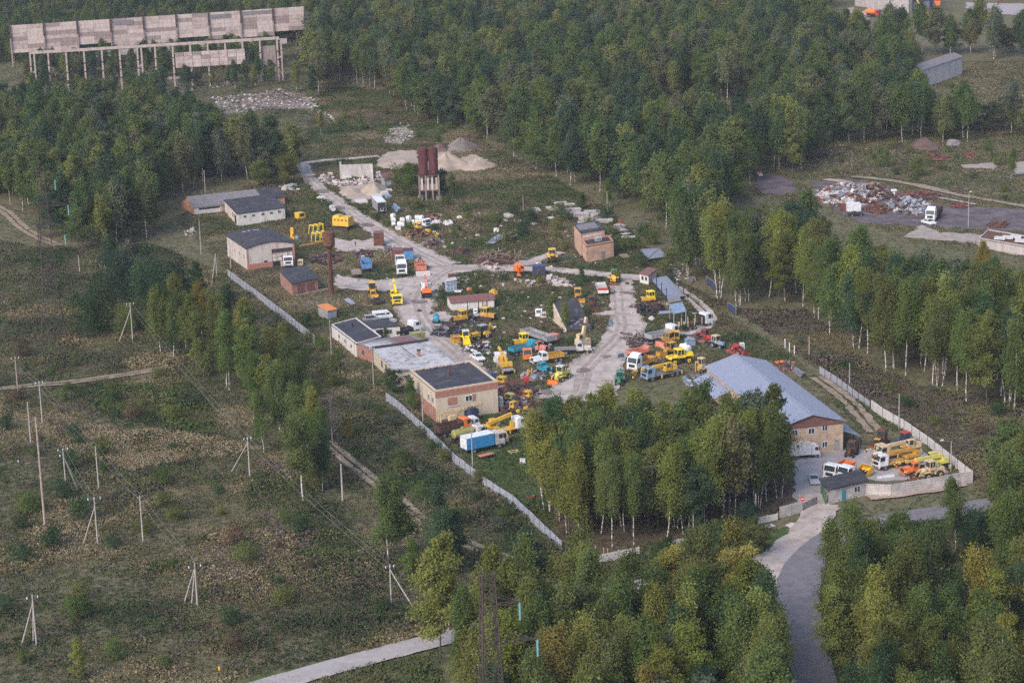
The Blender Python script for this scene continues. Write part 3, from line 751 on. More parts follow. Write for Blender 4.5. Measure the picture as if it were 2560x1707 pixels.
h.walls(2.4, 'grey'); h.part('roof', lambda q: q.prismx([(-.2, 2.4), (h.D + .2, 3.2), (h.D + .2, 3.35), (-.2, 2.55)], -.2, h.L + .2, 'rustred'))
h.opening('hatch', 'f', h.L * .2, .4, h.L * .4, 1.2, 'offwhite')
# --- loading ramp wall
h = House('loading_ramp_wall', 'stained concrete retaining wall of the loading pit by the gravel heaps', 'B', (1462, 243), (1757, 232), (0, -30), 'wall')
h.walls(4.2, 'conc', y1=.6); h.part('wing_wall', lambda q: (q.prismx([(.6, 0), (6, 0), (6, 4.2), (.6, 4.2)], 0, .5, 'conc'), q.prismx([(-4, 0), (-.003, 0), (-.003, 4.0), (-2, 2.0)], h.L - .5, h.L, 'conc')))
h.part('plinth', lambda q: q.box(.5, -1.2, 0, h.L * .35, -.01, 1.2, 'concpale'))
# --- far buildings
h = House('concrete_warehouse', 'grey concrete panel warehouse with sheet roof among the far trees', 'J', (1655, 607), (1925, 512), (60, -72))
h.walls(6.6, 'concpale'); h.gable(6.6, .9, M['asb'], .4, .15, 0, None, M['concpale'], 2.0)
[h.part('pilaster', lambda q: q.box(h.L * i / 6, -.15, 0, h.L * i / 6 + .35, -.005, 6.4, 'conc')) for i in range(7)]
h = House('white_factory', 'white factory block with a row of dark windows at the top border', 'J', (1195, 42), (1562, 92), (60, -60))
h.walls(11, 'conc'); h.flat(11, 'asb', .4, M['conc'])
for i in range(4): h.opening('window', 'f', h.L * (.28 + .055 * i), 4.6, 1.5, 1.9, None, frame=M['grey'])
for i in range(4): h.opening('window', 'f', h.L * (.53 + .055 * i), 4.6, 1.5, 1.9, None, frame=M['grey'])
for i in range(3): h.opening('window', 'f', h.L * (.06 + .07 * i), 5.2, 1.7, 1.7, None, frame=M['grey'])
h = House('blue_hall', 'dark blue sheet-clad hall beside the white factory', 'J', (1566, 88), (1730, 66), (30, -40))
h.walls(9, 'navy'); h.flat(9, 'galv', 0, None, .2); h.opening('gate', 'f', h.L * .2, .1, h.L * .25, 4, 'galv'); h.opening('gate', 'f', h.L * .6, .1, h.L * .25, 4, 'galv')
# --- ruined hall
a, b = G('A', 95, 497), G('A', 2250, 347)
t = thing('ruined_hall', 'roofless ruined concrete hall with long panel wall and bare front columns', 'ruin', a, math.atan2((b - a).y, (b - a).x))
L = (b - a).length; n = 9; bay = L / n
M['panel_pale'] = mat('ruined_hall_pale_panel', (0.42, 0.345, 0.325), 0.9, 0, 0.25, 1.2, (0.30, 0.22, 0.20), 0.3, streak=True)
M['panel_dark'] = mat('ruined_hall_dark_panel', (0.24, 0.185, 0.175), 0.9, 0, 0.25, 1.2, (0.17, 0.13, 0.125), 0.35, streak=True)
PM = ('panelconc', 'panelconc', 'panel_pale', 'panel_pale', 'panel_dark')
rnd = random.Random(8)
ztop = HT('A', 1050, 430, 128)
for i in range(n):
 q = MB(); zb = ztop - 11.2
 for r in range(7):
  z0, z1 = zb + (ztop - zb) * r / 7, zb + (ztop - zb) * (r + 1) / 7
  if r == 0 and i in (2, 5, 8): continue
  for hlf in (0, 1):
   q.box(bay * (i + .5 * hlf) + .03, rnd.uniform(0, .08), z0 + .02, bay * (i + .5 + .5 * hlf) - .03, .35, z1 - .02, rnd.choice(PM))
 if i in (3, 6, 7):
  w = bay * (.6 if i != 7 else .85); x0 = bay * i + bay * .1
  q.box(x0, -.16, ztop - (2.6 if i != 7 else 1.9), x0 + w, -.1, ztop - (.9 if i != 7 else .5), 'asb')
 q.build('wall_panel', t)
for i in range(n + 1):
 q = MB(); q.box(bay * i - .25, -.7, 0, bay * i + .25, -.09, ztop + .3, 'panel_dark'); q.box(bay * i - .33, -.74, ztop - 5.2, bay * i + .33, -.701, ztop + .4, 'darkrust'); q.build('column', t)
q = MB(); q.box(bay * 2.5, -.2, 2.0, bay * 8.4, .3, 4.2, 'conc'); q.build('low_wall', t)
c, d = G('A', 245, 706), G('A', 2052, 592)
to = t.matrix_basis.copy()
def loc(p):
 v = p - Vector(a); yw = t.rotation_euler[2]
 return Vector((v.x * math.cos(yw) + v.y * math.sin(yw), -v.x * math.sin(yw) + v.y * math.cos(yw), v.z))
lc, ld = loc(c), loc(d)
hf = HT('A', 1035, 655, 352)
m_ = 14
for i in range(m_ + 1):
 p = lc.lerp(ld, i / m_)
 q = MB(); w = .28
 q.box(p.x - w, p.y - w, 0, p.x + w, p.y + w, hf - .01, 'panelconc')
 if i in (0, 6, m_): q.box(p.x + 1.2, p.y - w, 0, p.x + 1.2 + 2 * w, p.y + w, hf - .01, 'panelconc'); q.box(p.x + w, p.y - .2, hf * .55, p.x + 1.2, p.y + .2, hf * .55 + .5, 'panelconc')
 for z in (.3, .5, .7): q.box(p.x - w - .08, p.y - w - .08, hf * z, p.x + w + .08, p.y + w + .08, hf * z + .35, 'darkrust')
 q.build('front_column', t)
q = MB(); q.beam(lc + Vector((-.4, 0, hf + .5)), ld + Vector((.8, 0, hf + .5)), .7, 1.0, 'panelconc'); q.build('top_beam', t)
p0, p1 = lc.lerp(ld, 8.1 / m_), lc.lerp(ld, 12.1 / m_)
q = MB(); dn = (p1 - p0) / 8
for i in range(8):
 for r in range(4):
  q.beam(p0 + dn * (i + .02) + Vector((0, -.42, hf - 7.7 + 1.45 * r)), p0 + dn * (i + .98) + Vector((0, -.42, hf - 7.7 + 1.45 * r)), .22, 1.38, rnd.choice(PM))
q.build('front_wall_panel', t)
for e in (0.2, 0.6):
 p = lc.lerp(ld, .45 + e * .2)
 q = MB(); q.beam(p + Vector((0, 2, 3)), p + Vector((7, 2, 3.1)), .5, .8, 'panelconc'); q.build('fallen_beam', t)
q = MB(); p = ld; q.box(p.x - 5.5, p.y + 1, 0, p.x - .5, p.y + 1.4, hf * .85, 'panel_dark'); q.build('infill_wall', t)
# --- water tower
def water_tower():
 p = G('B', 1386, 1270); H_ = HT('B', 1386, 1270, 706)
 t = thing('water_tower', 'rusty steel water tower with a fat tank on a thin shaft', 'water tower', p)
 q = MB(); q.cyl((0, 0, 0), (0, 0, H_ - 4.2), .62, .52, 12, 'rust'); q.cyl((0, 0, 0), (0, 0, 1.0), .8, .62, 12, 'rust', False); q.build('shaft', t)
 q = MB(); q.cyl((0, 0, H_ - 4.3), (0, 0, H_ - 3.3), .6, 1.42, 14, 'rust', False); q.cyl((0, 0, H_ - 3.3), (0, 0, H_ - .25), 1.42, 1.42, 14, 'rust', False); q.cyl((0, 0, H_ - .25), (0, 0, H_ + .1), 1.46, .2, 14, 'rust'); q.build('tank', t)
 q = MB()
 for i in range(24): q.beam((-.2, -.75, .6 + i * .4), (.2, -.75, .6 + i * .4), .05, .05, 'darkrust')
 q.beam((-.2, -.75, .3), (-.2, -.75, H_ - 4.5), .06, .06, 'darkrust'); q.beam((.2, -.75, .3), (.2, -.75, H_ - 4.5), .06, .06, 'darkrust'); q.build('ladder', t)
 mask_disc(p.x, p.y, 1.5)
water_tower()
# --- twin silos
def silos():
 p = G('K', 738, 1172); H_ = HT('K', 738, 1172, 866)
 t = thing('cement_silo', 'pair of dark red rusty silos on a battered concrete stand', 'silo', p, R(4))
 for x in (-1.42, 1.42):
  q = MB(); q.cyl((x, 0, H_ * .5), (x, 0, H_ - .3), 1.35, n=16, m='maroon', caps=False); q.cyl((x, 0, H_ - .3), (x, 0, H_ + .1), 1.35, .35, 16, 'maroon'); q.cyl((x, 0, H_ * .44), (x, 0, H_ * .5), .5, 1.35, 16, 'maroon')
  o = q.build('silo_tank', t)
  r = MB(); r.cyl((x, 0, H_ + .1), (x, 0, H_ + 1.5), .13, n=6, m='darkrust'); r.box(x - .3, -.3, H_ + .7, x + .3, .3, H_ + .85, 'darkrust'); r.build('filter_pipe', o)
 q = MB()
 for x in (-2.7, -.95, .95, 2.7):
  for y in (-1.3, 1.3): q = MB(); q.box(x - .22, y - .22, 0, x + .22, y + .22, H_ * .47, 'dirtyconc'); q.build('stand_leg', t)
 q = MB()
 for z in (.17, .32, .46): q.box(-2.9, -1.5, H_ * z, 2.9, 1.5, H_ * z + .35, 'darkrust')
 q.build('platform', t)
 q = MB()
 for x in (-2.3, -.6, .6, 1.8): q.box(x, -1.56, H_ * .2, x + .55, -1.501, H_ * .43, 'greyrender')
 q.box(-2.65, -1.54, H_ * .19, 2.65, -1.505, H_ * .31, 'dirtyconc'); q.build('cladding', t)
 q = MB(); q.box(-3.2, -1.8, 0, -1.9, 1.8, 1.0, 'dirtyconc'); q.box(1.9, -1.8, 0, 3.2, 1.8, 1.0, 'dirtyconc'); q.build('footing', t)
 mask([(p.x - 4, p.y - 3), (p.x + 4, p.y - 3), (p.x + 4, p.y + 3), (p.x - 4, p.y + 3)])
silos()
# --- platforms and canopies
h = House('stake_platform', 'long grey sheet-topped platform with dark stakes beside the loop track', 'E', (1690, 1088), (1850, 1060), (-172, -196), 'platform')
h.part('deck', lambda q: q.box(0, 0, 1.0, h.L, h.D, 1.15, 'galv')); h.part('side_beam', lambda q: (q.box(0, 0, .6, .15, h.D, .995, 'navy'), q.box(h.L - .15, 0, .6, h.L, h.D, .995, 'navy')))
for i in range(4):
 y = h.D * (.08 + .28 * i)
 for x in (-.1, h.L + .1): h.part('stake', lambda q: q.box(x - .09, y - .09, 0, x + .09, y + .09, 3.1, 'navy'))
h = House('open_canopy', 'tall pale blue sheet canopy on thin white posts in the right yard', 'E', (1745, 1312), (1862, 1290), (-14, -60), 'canopy')
h.part('roof', lambda q: q.prismx([(0, 2.7), (h.D, 3.6), (h.D, 3.7), (0, 2.8)], -.2, h.L + .2, 'paleblue'))
for x in (0, h.L):
 for y in (0.05, h.D): h.part('post', lambda q: q.cyl((x, y, 0), (x, y, 2.75 + .85 * y / h.D), .07, n=6, m='white'))
h.part('upper_sheet', lambda q: q.prismx([(h.D + .3, 3.9), (h.D + 2.2, 4.6), (h.D + 2.2, 4.7), (h.D + .3, 4.0)], -.2, h.L, 'asb'))
h = House('narrow_canopy', 'narrow flat grey canopy on dark posts left of the blue canopy', 'E', (1645, 1300), (1740, 1292), (-8, -16), 'canopy')
h.part('roof', lambda q: q.box(-.9, -.3, 2.6, h.L + .2, h.D + .3, 2.7, 'galv'))
for x in (0, h.L): h.part('post', lambda q: q.cyl((x, .1, 0), (x, .1, 2.6), .08, n=6, m='black'))
# ---------------------------------------------------------------- fences, walls, gates
M['fence_sheet'] = mat('grey_fence_sheet', (0.33, 0.345, 0.40), 0.5, 0.2, 0.12, 0.8, (0.22, 0.20, 0.21), 0.2)
def panel_run(name, label, cat, fr, pts, h, m, step, th=.06, postm=None, post_h=None, wave=0.0, ribs=0):
 """panels stand one beside the other along the line, each a part; posts between them"""
 P = ppoly(fr, pts)
 o = P[0]
 t = thing(name, label, cat, o)
 S = resample([(p, 0) for p in P], step)
 S = [s[0] for s in S]
 rnd = random.Random(len(S))
 for i, (a, b) in enumerate(zip(S[:-1], S[1:])):
  a, b = a - o, b - o
  d = (b - a).normalized(); n = Vector((-d.y, d.x, 0))
  dz = rnd.uniform(-wave, wave)
  q = MB()
  mid = (a + b) / 2 + Vector((0, 0, h / 2 + dz))
  q.obox(mid, (b - a) / 2 - d * .05, n * th / 2, Vector((0, 0, h / 2)), m)
  if ribs:
   k = int((b - a).length / ribs)
   for j in range(1, k):
    c = a.lerp(b, j / k) + Vector((0, 0, h / 2 + dz)); q.obox(c, d * .05, n * (th / 2 + .03), Vector((0, 0, h / 2 - .02)), m)
  q.build('panel', t)
  if postm: pq = MB(); pq.obox(a + Vector((0, 0, (post_h or h) / 2)), d * .07, n * .09, Vector((0, 0, (post_h or h) / 2 + .05)), postm); pq.build('post', t)
  mask([a + o + n * .8, b + o + n * .8, b + o - n * .4, a + o - n * .4], False, True)
 if postm:
  pq = MB(); c = S[-1] - o; pq.obox(c + Vector((0, 0, h / 2)), Vector((.07, 0, 0)), Vector((0, .09, 0)), Vector((0, 0, h / 2 + .05)), postm)
  pq.build('post', t)
 return t
panel_run('sheet_metal_fence', 'upper run of grey sheet-metal fence beside the arched garage', 'fence', 'L', [(1558, 803), (1780, 965), (2000, 1135), (2152, 1258)], 2.0, 'fence_sheet', 2.5, .05, 'steel', None, .05, .3)
panel_run('sheet_metal_fence', 'lower run of grey sheet-metal fence from the office to the grove', 'fence', 'O', [(999, -378), (1085, -316), (1195, -214), (1300, -118), (1470, 50), (1690, 220), (1870, 335), (2050, 505), (2200, 650)], 1.75, 'fence_sheet', 2.5, .05, 'steel', None, .06, .3)
panel_run('concrete_panel_wall', 'concrete panel wall running right from the gatehouse', 'wall', 'H', [(1304, 1117), (1385, 1122), (1478, 1125), (1850, 1062), (1960, 1040), (2046, 1026)], 2.2, 'concrete_courses', 2.6, .16, 'conc', 2.25)
panel_run('concrete_slab_fence', 'pale concrete slab fence climbing back along the right side of the yard', 'fence', 'H', [(2052, 1022), (1890, 896), (1735, 772), (1570, 658), (1420, 572), (1338, 512)], 1.9, 'concpale', 3.0, .12, 'darkrust', 2.2)
panel_run('steel_panel_fence', 'grey steel panels between dark rusty posts beyond the hangar', 'fence', 'H', [(1332, 508), (1210, 420), (1100, 338), (975, 258)], 1.5, 'fence_sheet', 2.6, .05, 'darkrust', 2.1)
panel_run('white_concrete_wall', 'grey concrete wall panels left of the gate', 'wall', 'H', [(702, 1272), (775, 1254), (852, 1232)], 1.95, 'concrete_courses', 2.2, .14, 'conc', 2.0)
panel_run('white_concrete_wall', 'low white wall running left from the gate wall', 'wall', 'H', [(548, 1312), (610, 1300), (680, 1286)], 1.1, 'limed', 2.2, .14, 'limed', 1.2)
panel_run('white_concrete_wall', 'low white concrete wall at the foot of the birch grove', 'wall', 'Q', [(195, 546), (300, 524), (400, 504)], 1.5, 'concpale', 2.4, .14, 'concpale', 1.6)
panel_run('white_concrete_wall', 'low white wall mostly hidden behind the grove trees', 'wall', 'Q', [(570, 466), (700, 436)], 1.3, 'concpale', 2.4, .14, 'concpale', 1.4)
def gate_leaf(fr, A, B, h, m, label, bars=6):
 a, b = G(fr, *A), G(fr, *B)
 t = thing('yard_gate', label, 'gate', a, math.atan2((b - a).y, (b - a).x)); L = (b - a).length
 q = MB()
 for x0, x1, z0, z1 in ((0, .08, 0, h), (L - .08, L, 0, h), (.08, L - .08, 0.1, .2), (.08, L - .08, h - .1, h)): q.box(x0, -.04, z0, x1, .04, z1, m)
 q.build('frame', t)
 q = MB()
 for i in range(bars): q.box(L * (i + .5) / bars - L / bars * .36, -.02, .2, L * (i + .5) / bars + L / bars * .36, .015, h - .1, m)
 q.build('infill', t)
gate_leaf('H', (858, 1232), (960, 1180), 1.5, 'steel', 'grey slatted gate leaf standing open at the yard entrance', 10)
gate_leaf('H', (1018, 1190), (985, 1100), 2.2, 'green', 'green sheet gate leaf folded back at the gatehouse corner', 4)
# lone fence posts
def post(fr, u, v, h, m, label, group, r=.08):
 p = G(fr, u, v)
 q = MB(); q.box(-r, -r, 0, r, r, h, m); q.cyl((0, 0, h), (0, 0, h + .08), r * 1.2, .02, 6, m)
 return tag(q.build('fence_post', None, p), label, 'post', group)
for i, (u, v, c) in enumerate([(735, 85, 'white'), (766, 112, 'white'), (800, 132, 'white'), (832, 152, 'darkrust'), (867, 172, 'darkrust'), (902, 196, 'darkrust'), (936, 222, 'darkrust')]):
 post('H', u, v, 2.0, c, ('white' if c == 'white' else 'rusty') + ' bare post in the line continuing the steel panel fence', 'bare fence posts behind the hangar')
for i in range(10):
 post('K', 130 + 70 * i - 0, 905 - i * 5.5, 1.9, 'darkrust', 'thin dark post in the old fence line behind the sand lot', 'old fence posts behind the sand lot', .09)
for fr, A, B, lb in (('E', (2062, 905), (2160, 985), 'bent dark mesh panel leaning alone, upper of two by the brush'), ('E', (2272, 1165), (2352, 1215), 'bent dark sheet panel leaning alone, lower of two by the brush')):
 a, b = G(fr, *A), G(fr, *B)
 t = thing('leaning_fence', lb, 'fence panel', a, math.atan2((b - a).y, (b - a).x)); L = (b - a).length
 q = MB(); q.box(0, -.03, .3, L, .03, 1.9, 'navy'); q.build('sheet', t)
 q = MB(); q.beam((0, 0, 1.95), (L * .5, 0, 2.1), .1, .1, 'galv'); q.beam((L * .5, 0, 2.1), (L, 0, 1.9), .1, .1, 'galv'); q.build('rail', t)
 q = MB(); q.box(-.06, -.08, 0, .06, .08, 2.1, 'steel'); q.build('post', t); q = MB(); q.box(L - .06, -.08, 0, L + .06, .08, 2.0, 'steel'); q.build('post', t)
# ---------------------------------------------------------------- poles, pylons, wires
M['polewood'] = mat('pole_wood', (0.27, 0.205, 0.18), 0.9, 0, 0.3, 2)
M['poleconc'] = mat('pole_concrete', (0.29, 0.265, 0.255), 0.9, 0, 0.15, 2)
M['poledark'] = mat('tarred_pole', (0.05, 0.038, 0.036), 0.9, 0, 0.3, 2)
M['insul'] = mat('turquoise_insulator', (0.13, 0.30, 0.31), 0.25, 0, 0.1, 3)
M['porcelain'] = mat('white_insulator', (0.6, 0.62, 0.62), 0.3, 0, 0.1, 3)
POLETOP = {}
def pole(key, fr, base, top, m, label, struts=(), arm=0.0, armz=1.0, r=.16, cat='power pole', name='power_pole', ins=3):
 p = G(fr, *base); H_ = HT(fr, base[0], base[1], top)
 t = thing(name, label, cat, p, R(20))
 q = MB(); q.cyl((0, 0, -.3), (0, 0, H_), r, r * .62, 8, m); q.build('shaft', t)
 for s, zf in struts:
  w = G(fr, *s) - p; c, sn = math.cos(-R(20)), math.sin(-R(20))
  q = MB(); q.cyl((w.x * c - w.y * sn, w.x * sn + w.y * c, -.2), (0, 0, H_ * zf), r * .8, r * .6, 6, m); q.build('strut', t)
 if arm:
  q = MB(); q.box(-arm / 2, -.07, H_ * armz - .12, arm / 2, .07, H_ * armz, 'poledark'); o = q.build('crossarm', t)
  for i in range(ins):
   x = (-.46 + .92 * i / max(1, ins - 1)) * arm
   q = MB(); q.cyl((x, 0, H_ * armz), (x, 0, H_ * armz + .32), .07, .1, 6, 'porcelain'); q.build('insulator', o)
 POLETOP[key] = p + Vector((0, 0, H_ - .1))
 mask_disc(p.x, p.y, .6, False, True)
 return t
W_, C_, K_ = 'polewood', 'poleconc', 'poledark'
pole('m1', 'M', (126, 357), 95, W_, 'brown pole at the left border above the field track', arm=1.6, armz=.98)
pole('m2', 'M', (211, 672), 395, C_, 'plain pale pole below the field track, right of the tall brown pole top')
pole('m4', 'M', (291, 540), 262, C_, 'pale pole standing just under the field track', arm=1.4, armz=.98)
pole('m3', 'M', (309, 1252), 505, W_, 'very tall brown pole with one wide dark crossarm halfway', arm=7.6, armz=.62, r=.24)
pole('m5', 'M', (456, 1032), 720, C_, 'pale pole with a greenish strut to its right, in the dry grass', [((540, 1008), .86)], 1.8, .98)
pole('m6', 'M', (676, 992), 698, C_, 'slim pale pole alone in the middle of the straw field')
pole('m7', 'M', (669, 1368), 1058, C_, 'pale pole with a brown strut to its left and dark crossarm', [((566, 1368), .84)], 2.2, .99)
pole('m8', 'M', (979, 1352), 1035, C_, 'slim pale pole in the brown weeds with wires passing its top')
pole('m9', 'M', (1709, 912), 648, C_, 'pale pole with a long left strut below the birch belt', [((1576, 878), .9)], 1.4, .99)
pole('m10', 'M', (2344, 1078), 820, C_, 'white bare pole alone beside the rutted track', r=.2)
pole('m11', 'M', (725, 1162), 945, K_, 'dark tarred stump pole in the field')
pole('l12', 'L', (909, 1243), 985, C_, 'tall pale pole with long strut under the dark willows', [((812, 1245), .86)], 1.6, .99)
pole('l13', 'L', (270, 612), 410, K_, 'dark pole with crossarm beside the lattice pylon', (), 6.0, .72, ins=2)
pole('l14', 'L', (1484, 800), 638, C_, 'white pole with leaning strut at the head of the left fence', [((1449, 832), .94)])
pole('l15', 'L', (1376, 642), 400, C_, 'thin pole in the weeds left of the arched garage', r=.12)
pole('l16', 'L', (1405, 235), 72, C_, 'concrete pole standing behind the long shed', r=.17)
pole('l17', 'L', (1579, 746), 540, C_, 'thin pole at the left wall of the arched garage', r=.13)
pole('l19', 'L', (545, 765), 655, C_, 'short pale pole in the green brush near the pylon', r=.14)
pole('l20', 'L', (725, 775), 690, C_, 'short pale pole before the dark willows', r=.14)
pole('n15', 'N', (299, 1218), 800, C_, 'nearest pole in the bottom left field, with two struts and white insulators', [((173, 1218), .84), ((272, 1204), .82)], 1.7, .92)
pole('n16', 'N', (1613, 893), 545, C_, 'braced three-legged pole with white insulators in the brown field', [((1504, 862), .9), ((1564, 880), .9)], 2.0, .9)
pole('o17', 'O', (1036, 1008), 755, C_, 'pole with a long right-hand strut before the tall narrow birch', [((1192, 1038), .93)], 1.4, .98)
pole('o18', 'O', (1356, 800), 640, C_, 'pole with a short right strut half hidden by the grove', [((1402, 850), .95)], 1.4, .99)
pole('g1', 'G', (182, 475), 150, C_, 'thin leaning pole in the weeds below the orange-roofed cabin', r=.13)
pole('g2', 'G', (577, 785), 385, C_, 'thin pole before the workshop side wall', r=.13, arm=1.0, armz=.9)
pole('g3', 'G', (1036, 1100), 770, C_, 'thin pole before the left wall of the office', r=.14)
pole('g4', 'G', (1500, 1525), 1100, C_, 'thin pole in front of the blue box truck', r=.13)
pole('h1', 'H', (1187, 352), 188, C_, 'thin pole in the brush outside the steel fence, upper one', r=.14)
pole('h2', 'H', (1532, 645), 405, C_, 'thin pole in the brush outside the slab fence', r=.14)
pole('h4', 'H', (904, 193), 0, C_, 'pole rising from the brush behind the hangar', r=.14)
pole('h5', 'H', (531, 1302), 1100, W_, 'brown pole at the right edge of the birch grove', r=.16)
pole('h6', 'H', (95, 1425), 1220, W_, 'brown pole in the shade under the birch grove', r=.16)
pole('f1', 'F', (1923, 395), -60, C_, 'tall pole at the brush beyond the loop track', r=.14)
pole('e1', 'E', (1092, 205), -5, C_, 'pale pole behind the stacked slabs', r=.14)
pole('c1', 'C', (2215, 220), 40, C_, 'thin pole in the weeds left of the slab stacks', r=.11)
def street_lamp(fr, base, top, label, arm):
 p = G(fr, *base); H_ = HT(fr, base[0], base[1], top)
 t = thing('street_lamp', label, 'street lamp', p)
 q = MB(); q.cyl((0, 0, 0), (0, 0, H_), .13, .08, 8, 'poleconc'); q.build('pole', t)
 q = MB(); q.beam((0, 0, H_ - .05), (arm, 0, H_ + .25), .07, .07, 'steel'); q.build('arm', t)
 q = MB(); q.box(arm - .35, -.16, H_ + .2, arm + .35, .16, H_ + .38, 'offwhite', .08, .04); q.build('lamp_head', t)
street_lamp('H', (1896, 942), 735, 'street lamp with a left arm at the crane corner of the slab fence', -1.7)
street_lamp('I', (1921, 832), 565, 'lamp post standing on the dark scrapyard ground', .4)
def pylon(fr, base, top, label, arms, seed):
 """lattice mast: four legs, braced, with crossarms that carry insulator strings"""
 p = G(fr, *base); H_ = HT(fr, base[0], base[1], top)
 t = thing('lattice_pylon', label, 'pylon', p, R(12))
 wb, wt = 2.9, .75
 def W(z):
  f = z / H_
  return (wb + (1.5 - wb) * f / .3 if f < .3 else 1.5 + (wt - 1.5) * (f - .3) / .7) / 1
 n = 16
 zs = [H_ * (1 - (1 - i / n) ** 1.12) for i in range(n + 1)]
 for sx in (-1, 1):
  for sy in (-1, 1):
   q = MB()
   for z0, z1 in zip(zs[:-1], zs[1:]): q.beam((sx * W(z0), sy * W(z0), z0), (sx * W(z1), sy * W(z1), z1), .12, .12, 'poledark')
   q.build('leg', t)
 q = MB()
 for z0, z1 in zip(zs[:-1], zs[1:]):
  for i in range(4):
   c = [(-1, -1), (1, -1), (1, 1), (-1, 1)]; a, b = c[i], c[(i + 1) % 4]
   q.beam((a[0] * W(z0), a[1] * W(z0), z0), (b[0] * W(z1), b[1] * W(z1), z1), .06, .06, 'poledark'); q.beam((b[0] * W(z0), b[1] * W(z0), z0), (a[0] * W(z1), a[1] * W(z1), z1), .08, .08, 'poledark')
   q.beam((a[0] * W(z1), a[1] * W(z1), z1), (b[0] * W(z1), b[1] * W(z1), z1), .07, .07, 'poledark')
 q.build('lattice', t)
 for z, L in arms:
  z *= H_; q = MB()
  for sy in (-1, 1): q.beam((-W(z), sy * W(z), z), (L, 0, z), .1, .1, 'poledark'); q.beam((W(z), sy * W(z), z + 1.2), (L, 0, z), .08, .08, 'poledark')
  o = q.build('crossarm', t)
  q = MB()
  for i in range(9): q.cyl((L, 0, z - .25 - i * .24), (L, 0, z - .40 - i * .24), .15, .15, 8, 'insul')
  q.cyl((L, 0, z - .1), (L, 0, z - 2.3), .1, n=6, m='insul'); q.build('insulator_string', o)
 POLETOP[label[:6]] = p
 mask_disc(p.x, p.y, 2.6, False, True)
pylon('L', (372, 1248), 60, 'dark lattice pylon at the left with turquoise insulator strings', [(.92, 3.0), (.775, 5.4), (.61, 4.2)], 1)
pylon('O', (1745, 2330), 825, 'dark lattice pylon in the bottom grove with turquoise insulator strings', [(.86, 3.9), (.69, 6.0)], 2)
def wire(a, b, sag, label):
 p, q_ = POLETOP[a], POLETOP[b]
 o = p; d = q_ - p
 pts = [d * (i / 12) - Vector((0, 0, 4 * sag * (i / 12) * (1 - i / 12))) for i in range(13)]
 mb = MB()
 n = Vector((-d.y, d.x, 0)).normalized()
 for s in (-.5, .5):
  for u, v in zip(pts[:-1], pts[1:]): mb.cyl(u + n * s, v + n * s, .014, n=3, m='poleconc', caps=False)
 tag(mb.build('overhead_wire', None, o), label, 'wire', 'overhead wires of the left field')
for a, b, lb in (('m1', 'm4', 'border pole and pole under the track'), ('m4', 'm6', 'pole under the track and slim pole in the straw'), ('m6', 'm8', 'slim straw-field pole and pole in brown weeds'), ('m8', 'n16', 'pole in brown weeds and three-legged pole'),
    ('l12', 'm9', 'willow-side pole and pole below the birch belt'), ('m9', 'o17', 'birch belt pole and pole at the narrow birch'), ('m5', 'm7', 'the two strutted straw-field poles'), ('m7', 'n15', 'crossarm pole and the nearest pole')):
 wire(a, b, .6, 'thin wire pair between ' + lb)
# small roadside signs
def sign(fr, u, v, h, label, cat, draw):
 t = thing('road_sign' if cat == 'sign' else cat, label, cat, G(fr, u, v))
 q = MB(); q.cyl((0, 0, 0), (0, 0, h), .05, n=6, m='steel'); q.build('post', t)
 draw(t, h)
def noentry(t, h):
 q = MB(); q.cyl((0, -.04, h), (0, -.08, h), .42, n=16, m='red'); q.box(-.3, -.1, h - .08, .3, -.081, h + .08, 'white'); q.build('disc', t)
def board(t, h):
 q = MB(); q.box(-.42, -.06, h - .35, .42, -.02, h + .4, 'white'); q.box(-.18, -.075, h - .1, .2, -.061, h + .16, 'navy'); q.build('board', t)
sign('H', 857, 1200, 1.6, 'round red and white sign on a post at the gate', 'sign', noentry)
sign('Q', 1370, 690, 1.3, 'white notice board with a dark mark in the roadside grass', 'sign', board)
def hyd(t, h):
 q = MB(); q.box(-.14, -.14, h - .2, .14, .14, h + .3, 'yellow'); q.build('head', t)
sign('N', 1793, 1450, .8, 'small yellow marker post in the weeds by the concrete road', 'marker post', hyd)
for i, (u, v) in enumerate([(182, 505), (222, 512), (242, 515)]):
 post('Q', u, v, 1.6, 'ochre', 'thin yellow gas-pipe post at the grove foot, ' + ('left', 'middle', 'right')[i] + ' of three', 'yellow pipe posts at the grove foot', .07)
